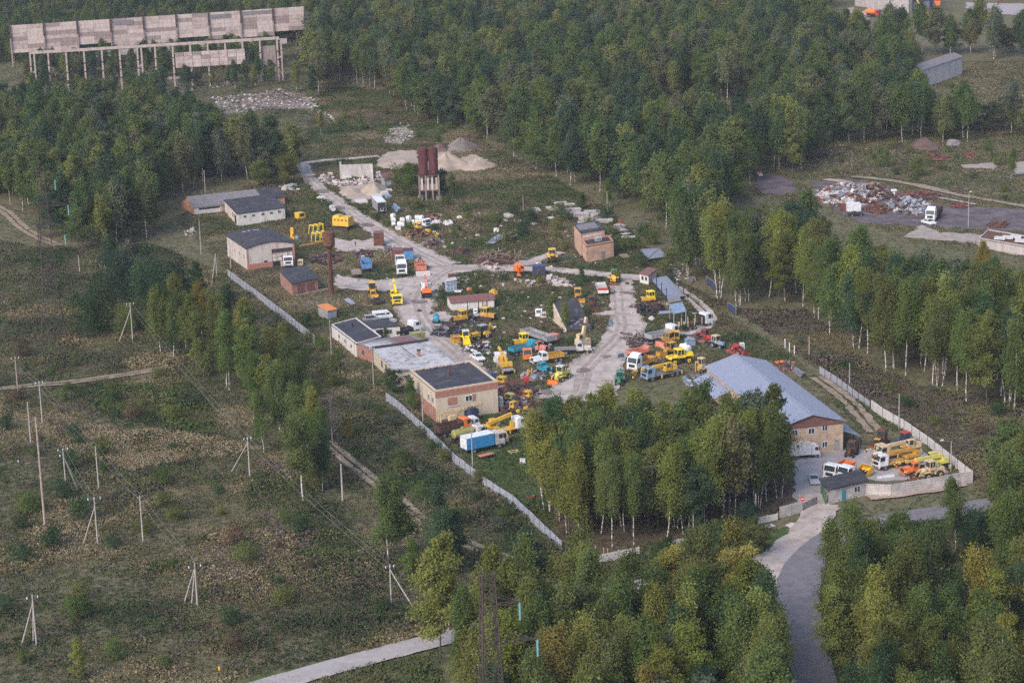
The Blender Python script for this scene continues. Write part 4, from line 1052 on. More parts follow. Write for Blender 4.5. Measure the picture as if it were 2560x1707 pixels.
# ---------------------------------------------------------------- trees
def leaf_mat(name, use_obj=True, ramp=None, tr=0.32):
 m = bpy.data.materials.new(name); m.use_nodes = True
 nt = m.node_tree; N, Lk = nt.nodes, nt.links
 for n in list(N): N.remove(n)
 out = N.new('ShaderNodeOutputMaterial')
 at = N.new('ShaderNodeAttribute'); at.attribute_name = 'tint'
 oi = N.new('ShaderNodeObjectInfo')
 mr = N.new('ShaderNodeMapRange'); mr.inputs[3].default_value, mr.inputs[4].default_value = 0.75, 1.5
 Lk.new(at.outputs['Fac'], mr.inputs[0])
 if ramp:
  rp = N.new('ShaderNodeValToRGB')
  while len(rp.color_ramp.elements) < len(ramp): rp.color_ramp.elements.new(0.5)
  for e, (p, c) in zip(rp.color_ramp.elements, ramp): e.position, e.color = p, (*c, 1)
  Lk.new(oi.outputs['Random'], rp.inputs[0]); col = rp.outputs[0]
 else:
  col = oi.outputs['Color']
 ml = N.new('ShaderNodeVectorMath'); ml.operation = 'SCALE'
 Lk.new(col, ml.inputs[0]); Lk.new(mr.outputs[0], ml.inputs['Scale'])
 d = N.new('ShaderNodeBsdfDiffuse'); t = N.new('ShaderNodeBsdfTranslucent'); mx = N.new('ShaderNodeMixShader')
 mx.inputs[0].default_value = tr
 tc = N.new('ShaderNodeTexCoord'); sc = N.new('ShaderNodeVectorMath'); sc.operation = 'MULTIPLY'; sc.inputs[1].default_value = (.4, .4, .04)
 ad = N.new('ShaderNodeVectorMath'); ad.operation = 'ADD'; ad.inputs[1].default_value = (0, 0, .25)
 vt = N.new('ShaderNodeVectorTransform'); vt.vector_type = 'NORMAL'; vt.convert_from, vt.convert_to = 'OBJECT', 'WORLD'
 ge = N.new('ShaderNodeNewGeometry'); a2 = N.new('ShaderNodeVectorMath'); a2.operation = 'MULTIPLY_ADD'; a2.inputs[1].default_value = (1.0, 1.0, 1.0); nm = N.new('ShaderNodeVectorMath'); nm.operation = 'NORMALIZE'
 Lk.new(tc.outputs['Object'], sc.inputs[0]); Lk.new(sc.outputs[0], ad.inputs[0]); Lk.new(ad.outputs[0], vt.inputs[0]); Lk.new(vt.outputs[0], a2.inputs[0]); Lk.new(ge.outputs['Normal'], a2.inputs[2]); Lk.new(a2.outputs[0], nm.inputs[0])
 Lk.new(nm.outputs[0], d.inputs['Normal'])
 Lk.new(ml.outputs[0], d.inputs[0]); Lk.new(ml.outputs[0], t.inputs[0])
 Lk.new(d.outputs[0], mx.inputs[1]); Lk.new(t.outputs[0], mx.inputs[2]); Lk.new(mx.outputs[0], out.inputs[0])
 return m
def bark_mat(name, c_light, c_dark, amt):
 m, nt, N, Lk, bs = nodes_of(name)
 tc = N.new('ShaderNodeTexCoord'); mp = N.new('ShaderNodeMapping'); mp.inputs['Scale'].default_value = (1.5, 1.5, 1.1)
 n = N.new('ShaderNodeTexNoise'); n.inputs['Scale'].default_value = 1.6; n.inputs['Detail'].default_value = 5
 Lk.new(tc.outputs['Object'], mp.inputs[0]); Lk.new(mp.outputs[0], n.inputs['Vector'])
 r = N.new('ShaderNodeValToRGB')
 r.color_ramp.elements[0].position, r.color_ramp.elements[1].position = amt, amt + 0.12
 r.color_ramp.elements[0].color, r.color_ramp.elements[1].color = (*c_dark, 1), (*c_light, 1)
 Lk.new(n.outputs['Fac'], r.inputs[0]); Lk.new(r.outputs[0], bs.inputs['Base Color'])
 bs.inputs['Roughness'].default_value = 0.85; bs.inputs['Specular IOR Level'].default_value = 0.1
 return m
BIRCH = bark_mat('birch_bark', (0.52, 0.48, 0.46), (0.13, 0.11, 0.10), 0.42)
GREYBARK = bark_mat('grey_bark', (0.15, 0.125, 0.11), (0.07, 0.06, 0.05), 0.5)
DEADBARK = bark_mat('dead_bark', (0.38, 0.29, 0.28), (0.2, 0.15, 0.14), 0.4)
LEAF = leaf_mat('leaves')
FAR_RAMP = [(0.0, (0.028, 0.054, 0.034)), (0.2, (0.052, 0.088, 0.030)), (0.42, (0.088, 0.116, 0.034)), (0.6, (0.038, 0.066, 0.038)),
   (0.8, (0.128, 0.142, 0.040)), (0.92, (0.080, 0.100, 0.070)), (0.98, (0.11, 0.105, 0.042)), (1.0, (0.095, 0.085, 0.045))]
FARLEAF = leaf_mat('wood_leaves', ramp=FAR_RAMP)
def stem_tubes(mb, pts, r0, r1, n, m):
 pts = [Vector(p) for p in pts]
 k = len(pts); rings = []
 for i, p in enumerate(pts):
  r = r0 + (r1 - r0) * i / (k - 1)
  for j in range(n):
   t = 2 * math.pi * j / n
   rings.append((p.x + r * math.cos(t), p.y + r * math.sin(t), p.z))
 fs = [(i * n + j, i * n + (j + 1) % n, (i + 1) * n + (j + 1) % n, (i + 1) * n + j) for i in range(k - 1) for j in range(n)]
 mb.add(rings, fs, m, True)
def leaf_quads(C, S, rs, hang=0.5):
 """one kinked leaf spray per centre C (n,3), sizes S (n,)"""
 n = len(C)
 a = rs.normal(size=(n, 3)); a[:, 2] -= hang * 1.2
 a /= np.linalg.norm(a, axis=1)[:, None]
 b = rs.normal(size=(n, 3)); b -= a * (a * b).sum(1)[:, None]
 b /= np.linalg.norm(b, axis=1)[:, None]
 s = S[:, None]
 v = np.empty((n, 4, 3))
 v[:, 0] = C - a * s * .62; v[:, 1] = C + b * s * .36; v[:, 2] = C + a * s * .62; v[:, 3] = C - b * s * .36
 f = np.arange(n * 4).reshape(n, 4)
 return v.reshape(-1, 3), f
def make_tree(seed, h, kind, leaves, size, stems=1, wide=1.0):
 """returns trunk mesh builder and crown arrays; h is the height in metres"""
 rnd = random.Random(seed); rs = np.random.RandomState(seed)
 tb = MB(); C = []; T = []
 bark = {'birch': BIRCH, 'round': GREYBARK, 'willow': GREYBARK, 'shrub': GREYBARK, 'aspen': GREYBARK, 'young': BIRCH}[kind]
 cb = {'birch': 0.24 + 0.16 * rnd.random(), 'aspen': 0.22, 'round': 0.14, 'willow': 0.10, 'shrub': 0.05, 'young': 0.12}[kind]      # crown base
 cr = {'birch': 0.098, 'aspen': 0.120, 'round': 0.36, 'willow': 0.46, 'shrub': 0.55, 'young': 0.17}[kind] * h * wide    # crown radius
 for s in range(stems):
  lean = Vector((rnd.gauss(0, 0.035), rnd.gauss(0, 0.035), 0)) + (Vector((math.cos(s * 2.1), math.sin(s * 2.1), 0)) * 0.09 if stems > 1 else Vector())
  hs = h * (1 if s == 0 else rnd.uniform(.8, .95))
  base = Vector((0.5 * math.cos(s * 2.1), 0.5 * math.sin(s * 2.1), 0)) if stems > 1 else Vector()
  spine = []
  w = Vector()
  for i in range(8):
   t = i / 7
   spine.append(base + Vector((lean.x * hs * t + w.x, lean.y * hs * t + w.y, hs * 0.97 * t)))
   w += Vector((rnd.gauss(0, .012), rnd.gauss(0, .012), 0)) * hs * .6
  r0 = hs * (0.0068 if kind in ('birch', 'young', 'aspen') else 0.014)
  stem_tubes(tb, spine, r0, r0 * .18, 6, bark)
  def at(t):
   x = min(6.999, t * 7); i = int(x)
   return spine[i].lerp(spine[i + 1], x - i)
  nl = {'birch': 26, 'aspen': 24, 'round': 20, 'willow': 18, 'shrub': 12, 'young': 16}[kind]
  for i in range(nl):
   t = cb + (0.97 - cb) * (i + rnd.random()) / nl
   q = (t - cb) / (1 - cb)
   prof = {'birch': math.sin(math.pi * (q * .72 + .2)) ** .8 * (1 - .3 * q) + .12, 'young': (1 - q) ** .7 + .12,
     'aspen': math.sin(math.pi * min(1, q * .72 + .28)) ** .7 + .08}.get(kind, math.sqrt(max(0.05, 1 - (q * 1.25 - .35) ** 2)))
   L = cr * prof * rnd.uniform(.45, 1.6)
   az = i * 2.4 + rnd.uniform(-.5, .5)
   up = rnd.uniform(.25, .8) * L * (1.5 if kind == 'birch' else 1)
   p0 = at(t)
   p1 = p0 + Vector((math.cos(az) * L * .6, math.sin(az) * L * .6, up * .7))
   p2 = p0 + Vector((math.cos(az) * L, math.sin(az) * L, up * .75 - (.25 * L if kind in ('birch', 'willow') else 0)))
   stem_tubes(tb, [p0, p1, p2], r0 * .33 * (1 - .6 * q), r0 * .06, 3, bark if rnd.random() < .7 else GREYBARK)
   nc = 5
   bright = rnd.gauss(0, .17)
   for c in range(nc):
    f = (c + 1) / nc
    cc = (p0.lerp(p1, f * 2) if f < .5 else p1.lerp(p2, f * 2 - 1))
    k = int(leaves / (nl * nc * stems) * rnd.uniform(.5, 1.5) * (.6 + .8 * f))
    sp = (0.24 + .11 * L) * (1 if kind != 'shrub' else .8)
    d = rs.normal(size=(k, 3)) * np.array([sp, sp, sp * (1.7 if kind in ('birch', 'willow') else .8)])
    if kind in ('birch', 'willow'): d[:, 2] -= np.abs(rs.normal(size=k)) * sp * .9
    C.append(np.array(cc) + d)
    T.append(np.clip(.5 + bright + rnd.gauss(0, .08) + rs.normal(size=k) * .17, 0, 1))
 C = np.concatenate(C); T = np.concatenate(T)
 ok = C[:, 2] > .15
 C, T = C[ok], T[ok]
 S = size * (0.7 + 0.6 * rs.rand(len(C)))
 v, f = leaf_quads(C, S, rs, .6 if kind in ('birch', 'willow') else .1)
 return tb, v, f, np.repeat(T, 4)
PROTO = {}
def protos(kind, n, h, leaves, size, seed, stems=(1,)):
 out = []
 for i in range(n):
  tb, v, f, T = make_tree(seed + i, h, kind, leaves, size, stems[i % len(stems)])
  out.append((tb.mesh('trunk'), grid_mesh('crown', v, f, [LEAF], T)))
 PROTO[kind] = (out, h)
protos('birch', 10, 16.0, 10000, 0.235, 100, (1, 1, 2, 1, 3, 1))
protos('young', 4, 8.0, 3600, 0.24, 200, (1, 2))
protos('aspen', 6, 15.0, 10000, 0.25, 300)
protos('round', 4, 9.0, 8000, 0.27, 400)
protos('willow', 3, 8.0, 8000, 0.26, 500)
protos('shrub', 5, 2.4, 1300, 0.19, 600, (3, 2))
GREENS = {'green': (0.074, 0.106, 0.032), 'dark green': (0.040, 0.070, 0.032), 'olive': (0.094, 0.108, 0.034), 'yellow-green': (0.128, 0.142, 0.036),
  'yellowing': (0.145, 0.130, 0.034), 'grey-green': (0.085, 0.098, 0.062), 'russet': (0.105, 0.078, 0.050), 'red': (0.30, 0.06, 0.045), 'bright green': (0.055, 0.11, 0.028), 'blue-green': (0.026, 0.052, 0.032)}
TREES = []
tr_rnd = random.Random(77)
def tree(kind, p, h, hue, label, group=None, cat='tree', name=None, rnd=tr_rnd, wide=1.0):
 lst, h0 = PROTO[kind]
 tm, cm = lst[rnd.randrange(len(lst))]
 nm = name or {'birch': 'birch_tree', 'young': 'young_birch_tree', 'aspen': 'aspen_tree', 'round': 'leafy_tree', 'willow': 'willow_tree', 'shrub': 'shrub'}[kind]
 t = thing(nm, label, cat, (p.x, p.y, 0), rnd.uniform(0, 6.28), group)
 s = h / h0
 t.scale = (s * wide, s * wide, s)
 a = put(tm, 'trunk' if kind != 'shrub' else 'stem', t); b = put(cm, 'crown' if kind != 'shrub' else 'foliage', t)
 c = GREENS[hue]; j = rnd.uniform(.85, 1.15)
 b.color = (c[0] * j * rnd.uniform(.9, 1.1), c[1] * j, c[2] * j * rnd.uniform(.85, 1.15), 1)
 TREES.append(t)
 return t
def scatter(fr, poly, d, seed, K=None, limit=None, world_poly=False):
 P = poly if world_poly else ppoly(fr, poly)
 rs = np.random.RandomState(seed)
 x0, x1 = min(p[0] for p in P), max(p[0] for p in P); y0, y1 = min(p[1] for p in P), max(p[1] for p in P)
 n = int((x1 - x0) * (y1 - y0) / (d * d) * 2.6) + 20
 xs, ys = rs.uniform(x0, x1, n), rs.uniform(y0, y1, n)
 ok = inpoly(xs, ys, P)
 if K is not None: ok &= free(K, xs, ys)
 xs, ys = xs[ok], ys[ok]
 cell = {}; out = []
 for x, y in zip(xs, ys):
  i, j = int(x // d), int(y // d)
  if any((x - q[0]) ** 2 + (y - q[1]) ** 2 < d * d for a in (i - 1, i, i + 1) for b in (j - 1, j, j + 1) for q in cell.get((a, b), ())): continue
  cell.setdefault((i, j), []).append((x, y)); out.append((x, y))
  if limit and len(out) >= limit: break
 return out
def grove(fr, poly, d, seed, kinds, hues, hr, where, group, limit=None):
 """individual trees over an area; the label says the look, the row and the side of the grove"""
 rnd = random.Random(seed)
 pts = scatter(fr, poly, d, seed, KEEPT, limit)
 if not pts: return
 ys = sorted(p[1] for p in pts); xs = sorted(PROJ((p[0], p[1], 0))[0] for p in pts)
 n = len(pts)
 for x, y in pts:
  kd = rnd.choices([k for k, _ in kinds], [w for _, w in kinds])[0]
  hue = rnd.choices([k for k, _ in hues], [w for _, w in hues])[0]
  h = rnd.uniform(*hr) * (1 if kd in ('birch', 'aspen') else .62)
  size = 'tall' if h > hr[0] + .66 * (hr[1] - hr[0]) else ('medium' if h > hr[0] + .33 * (hr[1] - hr[0]) else 'short')
  row = 'front' if y < ys[n // 3] else ('middle' if y < ys[2 * n // 3] else 'back')
  px = PROJ((x, y, 0))[0]
  side = 'left' if px < xs[n // 3] else ('central' if px < xs[2 * n // 3] else 'right')
  nm = {'birch': 'birch', 'young': 'bushy birch', 'aspen': 'aspen', 'round': 'broad leafy tree', 'willow': 'willow'}[kd]
  tree(kd, Vector((x, y, 0)), h, hue, f'{size} {hue} {nm}, {row} row, {side} part of {where}', group, rnd=rnd)
WOOD = []      # (x, y, height, kind index)
def wood(fr, poly, d, seed, hr, mix=(6, 2, 2, 1), K=True, world_poly=False):
 rnd = random.Random(seed)
 for x, y in scatter(fr, poly, d, seed, KEEPT if K else None, None, world_poly):
  k = rnd.choices((0, 1, 2, 3), mix)[0]
  WOOD.append((x, y, rnd.uniform(*hr) * (1, .95, .62, .55)[k], k))
def build_wood():
 pr = []
 for i, (kd, h, lv, sz, sd) in enumerate([('birch', 15, 4500, .38, 901), ('birch', 15, 4500, .38, 902), ('birch', 15, 4500, .38, 903), ('birch', 15, 4500, .38, 904),
           ('aspen', 15, 4500, .38, 905), ('aspen', 15, 4500, .38, 906), ('round', 15, 5500, .52, 907), ('round', 15, 5500, .52, 908),
           ('willow', 15, 5500, .52, 909)]):
  tb, v, f, T = make_tree(sd, h, kd, lv, sz, 1, 1.25 if h == 15 and kd in ('birch', 'aspen') else 1.0)
  k = len(tb.v); tv = np.array(tb.v); tris = tb.f
  allv = np.concatenate([tv, v]); allf = np.concatenate([np.array(tris), f + k])
  me = grid_mesh('wood_tree', allv, allf, tb.ms + [FARLEAF], np.concatenate([np.full(k, .5), T]))
  me.polygons.foreach_set('material_index', np.array(tb.mi + [len(tb.ms)] * len(f), dtype=np.int32))
  pr.append(bpy.data.objects.new('wood_tree', me))
 pick = {0: (0, 1, 2, 3), 1: (4, 5), 2: (6, 7), 3: (8,)}
 rnd = random.Random(5)
 n = len(WOOD)
 me = bpy.data.meshes.new('forest')
 me.vertices.add(n)
 me.vertices.foreach_set('co', np.array([(x, y, 0) for x, y, h, k in WOOD], np.float32).ravel())
 for nm, ty, vals in (('idx', 'INT', [rnd.choice(pick[k]) for *_, k in WOOD]), ('scl', 'FLOAT', [h / 15 for x, y, h, k in WOOD]), ('rot', 'FLOAT', [rnd.uniform(0, 6.28) for _ in WOOD])):
  a = me.attributes.new(nm, ty, 'POINT'); a.data.foreach_set('value', np.array(vals))
 o = put(me, 'forest')
 tag(o, 'dense green birch and mixed woodland filling the land behind and beside the yard', 'forest', kind='stuff')
 ng = bpy.data.node_groups.new('forest_scatter', 'GeometryNodeTree')
 ng.interface.new_socket('Geometry', in_out='INPUT', socket_type='NodeSocketGeometry')
 ng.interface.new_socket('Geometry', in_out='OUTPUT', socket_type='NodeSocketGeometry')
 N, Lk = ng.nodes, ng.links
 gi, go = N.new('NodeGroupInput'), N.new('NodeGroupOutput')
 ins = N.new('GeometryNodeInstanceOnPoints'); ins.inputs['Pick Instance'].default_value = True
 jn = N.new('GeometryNodeJoinGeometry')
 for p in reversed(pr):
  oi = N.new('GeometryNodeObjectInfo'); oi.inputs['Object'].default_value = p; oi.inputs['As Instance'].default_value = True
  Lk.new(oi.outputs['Geometry'], jn.inputs[0])
 def named(nm, ty):
  a = N.new('GeometryNodeInputNamedAttribute'); a.data_type = ty; a.inputs[0].default_value = nm
  return a.outputs[0]
 Lk.new(gi.outputs[0], ins.inputs['Points']); Lk.new(jn.outputs[0], ins.inputs['Instance'])
 Lk.new(named('idx', 'INT'), ins.inputs['Instance Index']); Lk.new(named('scl', 'FLOAT'), ins.inputs['Scale'])
 cx = N.new('ShaderNodeCombineXYZ'); Lk.new(named('rot', 'FLOAT'), cx.inputs[2]); Lk.new(cx.outputs[0], ins.inputs['Rotation'])
 Lk.new(ins.outputs[0], go.inputs[0])
 md = o.modifiers.new('scatter', 'NODES'); md.node_group = ng
# ---------------------------------------------------------------- undergrowth
def cover_mat(name):
 m = bpy.data.materials.new(name); m.use_nodes = True
 nt = m.node_tree; N, Lk = nt.nodes, nt.links
 for n in list(N): N.remove(n)
 out = N.new('ShaderNodeOutputMaterial')
 at = N.new('ShaderNodeAttribute'); at.attribute_name = 'tint'
 d = N.new('ShaderNodeBsdfDiffuse'); t = N.new('ShaderNodeBsdfTranslucent'); mx = N.new('ShaderNodeMixShader')
 mx.inputs[0].default_value = 0.4
 up = N.new('ShaderNodeCombineXYZ'); up.inputs[2].default_value = 1
 Lk.new(up.outputs[0], d.inputs['Normal'])
 Lk.new(at.outputs['Color'], d.inputs[0]); Lk.new(at.outputs['Color'], t.inputs[0])
 Lk.new(d.outputs[0], mx.inputs[1]); Lk.new(t.outputs[0], mx.inputs[2]); Lk.new(mx.outputs[0], out.inputs[0])
 return m
COVER = cover_mat('weeds_and_grass')
PAL = {'green': (0.078, 0.108, 0.036), 'dgreen': (0.050, 0.072, 0.032), 'olive': (0.108, 0.106, 0.046), 'brown': (0.118, 0.094, 0.066), 'straw': (0.29, 0.23, 0.14),
 'ochre': (0.185, 0.152, 0.082), 'mauve': (0.135, 0.108, 0.094), 'lawn': (0.055, 0.10, 0.028), 'litter': (0.075, 0.05, 0.038)}
def cover(name, label, zones, seed):
 rs = np.random.RandomState(seed)
 V, F, T = [], [], []; nv = 0
 for (fr, poly, dens, h0, h1, pal, q) in zones:
  P = ppoly(fr, poly)
  xs0, xs1 = min(p.x for p in P), max(p.x for p in P); y0, y1 = min(p.y for p in P), max(p.y for p in P)
  n = int((xs1 - xs0) * (y1 - y0) * dens)
  xs, ys = rs.uniform(xs0, xs1, n), rs.uniform(y0, y1, n)
  ok = inpoly(xs, ys, P) & free(KEEP, xs, ys)
  xs, ys = xs[ok], ys[ok]; n = len(xs)
  if not n: continue
  names = [p for p, _ in pal]; w = np.cumsum([b for _, b in pal]); w = w / w[-1]
  nz = .6 * vnoise(xs, ys, 15, seed) + .32 * vnoise(xs, ys, 5, seed + 1) + .08 * rs.rand(n)
  rank = np.argsort(np.argsort(nz)) / max(1, n - 1)
  rank = np.clip(rank + rs.normal(size=n) * .07, 0, .9999)
  ci = np.searchsorted(w, rank, side='right').clip(0, len(names) - 1)
  col = 1.75 * np.array([PAL[a] for a in names])[ci] * (1 + rs.normal(size=(n, 1)) * .12).clip(.6, 1.5) * (1 + rs.normal(size=(n, 3)) * .04)
  hh = h0 + (h1 - h0) * (vnoise(xs, ys, 6.5, seed + 2) ** 1.8) * (.5 + rs.rand(n))
  k = int(q * 1.5)
  C = np.repeat(np.stack([xs, ys, np.zeros(n)], 1), k, 0)
  H = np.repeat(hh, k)
  C[:, :2] += rs.normal(size=(n * k, 2)) * (.18 + .25 * H)[:, None]
  C[:, 2] = H * rs.rand(n * k) * .9
  S = (.14 + .19 * H) * (.7 + .6 * rs.rand(n * k))
  v, f = leaf_quads(C, S, rs, -.9)
  v[:, 2] = np.maximum(v[:, 2], 0.0) + 0.006
  c = np.repeat(np.repeat(col, k, 0) * (1 + rs.normal(size=(n * k, 1)) * .1).clip(.6, 1.4), 4, 0)
  V.append(v); F.append(f + nv); T.append(c); nv += len(v)
 me = grid_mesh(name, np.concatenate(V), np.concatenate(F), [COVER], np.concatenate(T).clip(0.005, 1))
 return tag(put(me, name), label, 'plants', kind='stuff')
# ---------------------------------------------------------------- vehicles and machines (x is forward)
_wheel = {}
def wheel(t, x, y, r=.5, w=.32, rim='grey'):
 k = (r, w, rim)
 if k not in _wheel:
  q = MB(); q.cyl((0, -w / 2, 0), (0, w / 2, 0), r, n=14, m='rubber'); q.cyl((0, -w * .32, 0), (0, w * .32, 0), r * 1.04, n=14, m='rubber', caps=False)
  a = q.mesh('wheel')
  q = MB(); q.cyl((0, -w / 2 - .02, 0), (0, w / 2 + .02, 0), r * .55, n=10, m=rim); q.cyl((0, -w / 2 - .07, 0), (0, w / 2 + .07, 0), r * .2, n=8, m='black')
  _wheel[k] = (a, q.mesh('rim'))
 a, b = _wheel[k]
 o = put(a, 'wheel', t, (x, y, r)); put(b, 'rim', o)
def axle(t, xs, tr=1.0, r=.5, w=.32, rim='grey'):
 for x in xs:
  for s in (-1, 1): wheel(t, x, s * tr, r, w, rim)
def V(name, label, cat, fr, u, v, d, group=None, msk=4.0, sc=1.0, z=0.0):
 p = G(fr, u, v); p.z = z
 t = thing(name, label, cat, p, YAW(fr, u, v, *d), group)
 if sc != 1.0: t.scale = (sc, sc, sc)
 mask_disc(p.x, p.y, msk * .62, True, False); mask_disc(p.x, p.y, msk, False, True)
 return t
def P_(t, name, fn):
 q = MB(); fn(q); return q.build(name, t)
def mirror(fn):
 for s in (-1, 1): fn(s)
def cabover(t, x, c, w=2.4, h=2.0, l=1.9, z=.95, sleeper=False, flector=False):
 """flat-fronted cab whose nose is at x"""
 hw = w / 2
 prof = [(x - l, z), (x - .05, z), (x, z + .35), (x - .02, z + h * .52), (x - .28, z + h - .12), (x - .5, z + h), (x - l + .1, z + h), (x - l, z + h - .1)]
 o = P_(t, 'cab', lambda q: (q.prism(prof, -hw, hw, c), q.box(x - .1, -hw - .01, z - .35, x + .06, hw + .01, z + .18, c)))
 P_(t, 'windscreen', lambda q: q.add([(x + .015, -hw + .14, z + h * .5), (x + .015, hw - .14, z + h * .5), (x - .25, hw - .2, z + h - .16), (x - .25, -hw + .2, z + h - .16)], [(0, 1, 2, 3)], 'glass'))
 def sw(s): P_(t, 'side_window', lambda q: q.box(x - l * .62, s * hw - .012, z + h * .48, x - .32, s * hw + .012, z + h - .25, 'glass'))
 mirror(sw)
 P_(t, 'grille', lambda q: (q.box(x - .02, -hw * .6, z + .12, x + .035, hw * .6, z + h * .36, 'black'), q.box(x + .0, -hw * .8, z - .3, x + .075, hw * .8, z - .12, 'black')))
 mirror(lambda s: P_(t, 'headlight', lambda q: q.box(x + .03, s * hw * .72 - .17, z - .08, x + .09, s * hw * .72 + .17, z + .12, 'lamp')))
 mirror(lambda s: P_(t, 'mirror', lambda q: q.box(x - .2, s * (hw + .12) - .1, z + h * .5, x - .1, s * (hw + .12) + .1, z + h * .85, 'black')))
 if flector: P_(t, 'roof_deflector', lambda q: q.prism([(x - l + .05, z + h + .004), (x - .6, z + h + .004), (x - l * .6, z + h + .55), (x - l + .05, z + h + .7)], -hw * .85, hw * .85, c))
 return o
def bonnet(t, x, c, w=2.1, z=.9, hood=1.5, cabl=1.5, h=1.55, c2=None):
 """long-nosed cab; nose at x"""
 hw = w / 2; c2 = c2 or c
 xc = x - hood
 P_(t, 'hood', lambda q: (q.box(xc, -.55, z - .1, x, .55, z + .72, c2, .04, .1), q.prism([(xc + .05, z + .73), (x - .1, z + .66), (xc + .05, z + .86)], -.4, .4, c2)))
 P_(t, 'cab', lambda q: q.prism([(xc - cabl, z - .1), (xc, z - .1), (xc, z + .75), (xc - .22, z + h - .08), (xc - .4, z + h), (xc - cabl + .1, z + h), (xc - cabl, z + h - .1)], -hw * .86, hw * .86, c))
 P_(t, 'windscreen', lambda q: q.add([(xc + .02, -hw * .72, z + .8), (xc + .02, hw * .72, z + .8), (xc - .2, hw * .68, z + h - .12), (xc - .2, -hw * .68, z + h - .12)], [(0, 1, 2, 3)], 'glass'))
 mirror(lambda s: P_(t, 'side_window', lambda q: q.box(xc - cabl * .78, s * hw * .86 - .012, z + .78, xc - .28, s * hw * .86 + .012, z + h - .18, 'glass')))
 def fender(s): P_(t, 'fender', lambda q: q.prism([(x - 1.25, z + .05), (x + .05, z + .0), (x + .02, z + .3), (x - .25, z + .45), (x - .85, z + .45), (x - 1.2, z + .15)], s * hw - .25, s * hw + .22, c2))
 mirror(fender)
 P_(t, 'grille', lambda q: (q.box(x + .005, -.42, z + .02, x + .04, .42, z + .58, 'black'), q.box(x + .08, -hw, z - .4, x + .2, hw, z - .2, c2)))
 mirror(lambda s: P_(t, 'headlight', lambda q: q.cyl((x + .04, s * hw * .8, z + .2), (x + .12, s * hw * .8, z + .2), .12, n=8, m='lamp')))
def chassis(t, x0, x1, z=.78, m='black'):
 P_(t, 'chassis', lambda q: (q.box(x0, -.48, z - .16, x1, -.32, z + .1, m), q.box(x0, .32, z - .16, x1, .48, z + .1, m), [q.box(x0 + (x1 - x0) * i / 5, -.32, z - .1, x0 + (x1 - x0) * i / 5 + .12, .32, z + .05, m) for i in range(6)],
        q.box((x0 + x1) / 2 - .5, .5, z - .35, (x0 + x1) / 2 + .5, .95, z + .08, m)))
def dump(t, x0, x1, c, w=2.4, z=1.05, h=.9, load='darkrust', tilt=0.0):
 hw = w / 2
 def f(q):
  q.box(x0, -hw, z, x1, hw, z + .12, c)
  q.box(x0, -hw, z + .121, x1, -hw + .08, z + h, c); q.box(x0, hw - .08, z + .121, x1, hw, z + h, c)
  q.box(x1 - .08, -hw + .081, z + .121, x1, hw - .081, z + h + .25, c); q.box(x0, -hw + .081, z + .121, x0 + .08, hw - .081, z + h - .05, c)
  for i in range(6):
   x = x0 + (x1 - x0) * (i + .3) / 6
   for s in (-1, 1): q.box(x, s * (hw + .03) - .03, z + .02, x + .12, s * (hw + .03) + .03, z + h, c)
  if not tilt: q.prism([(x1, z + h + .25), (x1 + .6, z + h + .25), (x1 + .6, z + h + .32), (x1, z + h + .32)], -hw * .9, hw * .9, c)
 o = P_(t, 'dump_bed', f)
 if load:
  q = MB(); q.box(x0 + .1, -hw + .1, z + .124, x1 - .1, hw - .1, z + .2, load); q.build('bed_floor', o)
 if tilt:
  o.rotation_euler = (0, tilt, 0); o.location = (x0 - x0 * math.cos(tilt) - z * math.sin(tilt) , 0, z + x0 * math.sin(tilt) - z * math.cos(tilt))
 return o
def flatbed(t, x0, x1, m, w=2.4, z=1.05, side=.5, floor='wood'):
 hw = w / 2
 P_(t, 'bed', lambda q: q.box(x0, -hw, z, x1, hw, z + .12, floor))
 if side:
  for s in (-1, 1):
   P_(t, 'side_board', lambda q: (q.box(x0, s * hw - .03, z + .124, x1, s * hw + .03, z + side, m), [q.box(x0 + (x1 - x0) * i / 4 - .05, s * (hw + .03) - .03, z, x0 + (x1 - x0) * i / 4 + .05, s * (hw + .03) + .03, z + side + .08, m) for i in range(5)]))
  P_(t, 'headboard', lambda q: q.box(x1 - .06, -hw + .04, z + .124, x1, hw - .04, z + side + .35, m)); P_(t, 'tailboard', lambda q: q.box(x0, -hw + .04, z + .124, x0 + .06, hw - .04, z + side, m))
def boxbody(t, x0, x1, c, top, w=2.5, z=1.0, h=2.4):
 hw = w / 2
 P_(t, 'box_body', lambda q: (q.box(x0, -hw, z, x1, hw, z + h, c), [q.box(x0 + (x1 - x0) * i / 6 - .03, s * hw - .025, z + .05, x0 + (x1 - x0) * i / 6 + .03, s * hw + .025, z + h - .05, c) for i in range(1, 6) for s in (-1, 1)]))
 P_(t, 'box_roof', lambda q: q.box(x0 - .03, -hw - .03, z + h + .003, x1 + .03, hw + .03, z + h + .1, top))
 P_(t, 'rear_doors', lambda q: (q.box(x0 - .04, -hw + .05, z + .08, x0 - .004, -.02, z + h - .08, top), q.box(x0 - .04, .02, z + .08, x0 - .004, hw - .05, z + h - .08, top)))
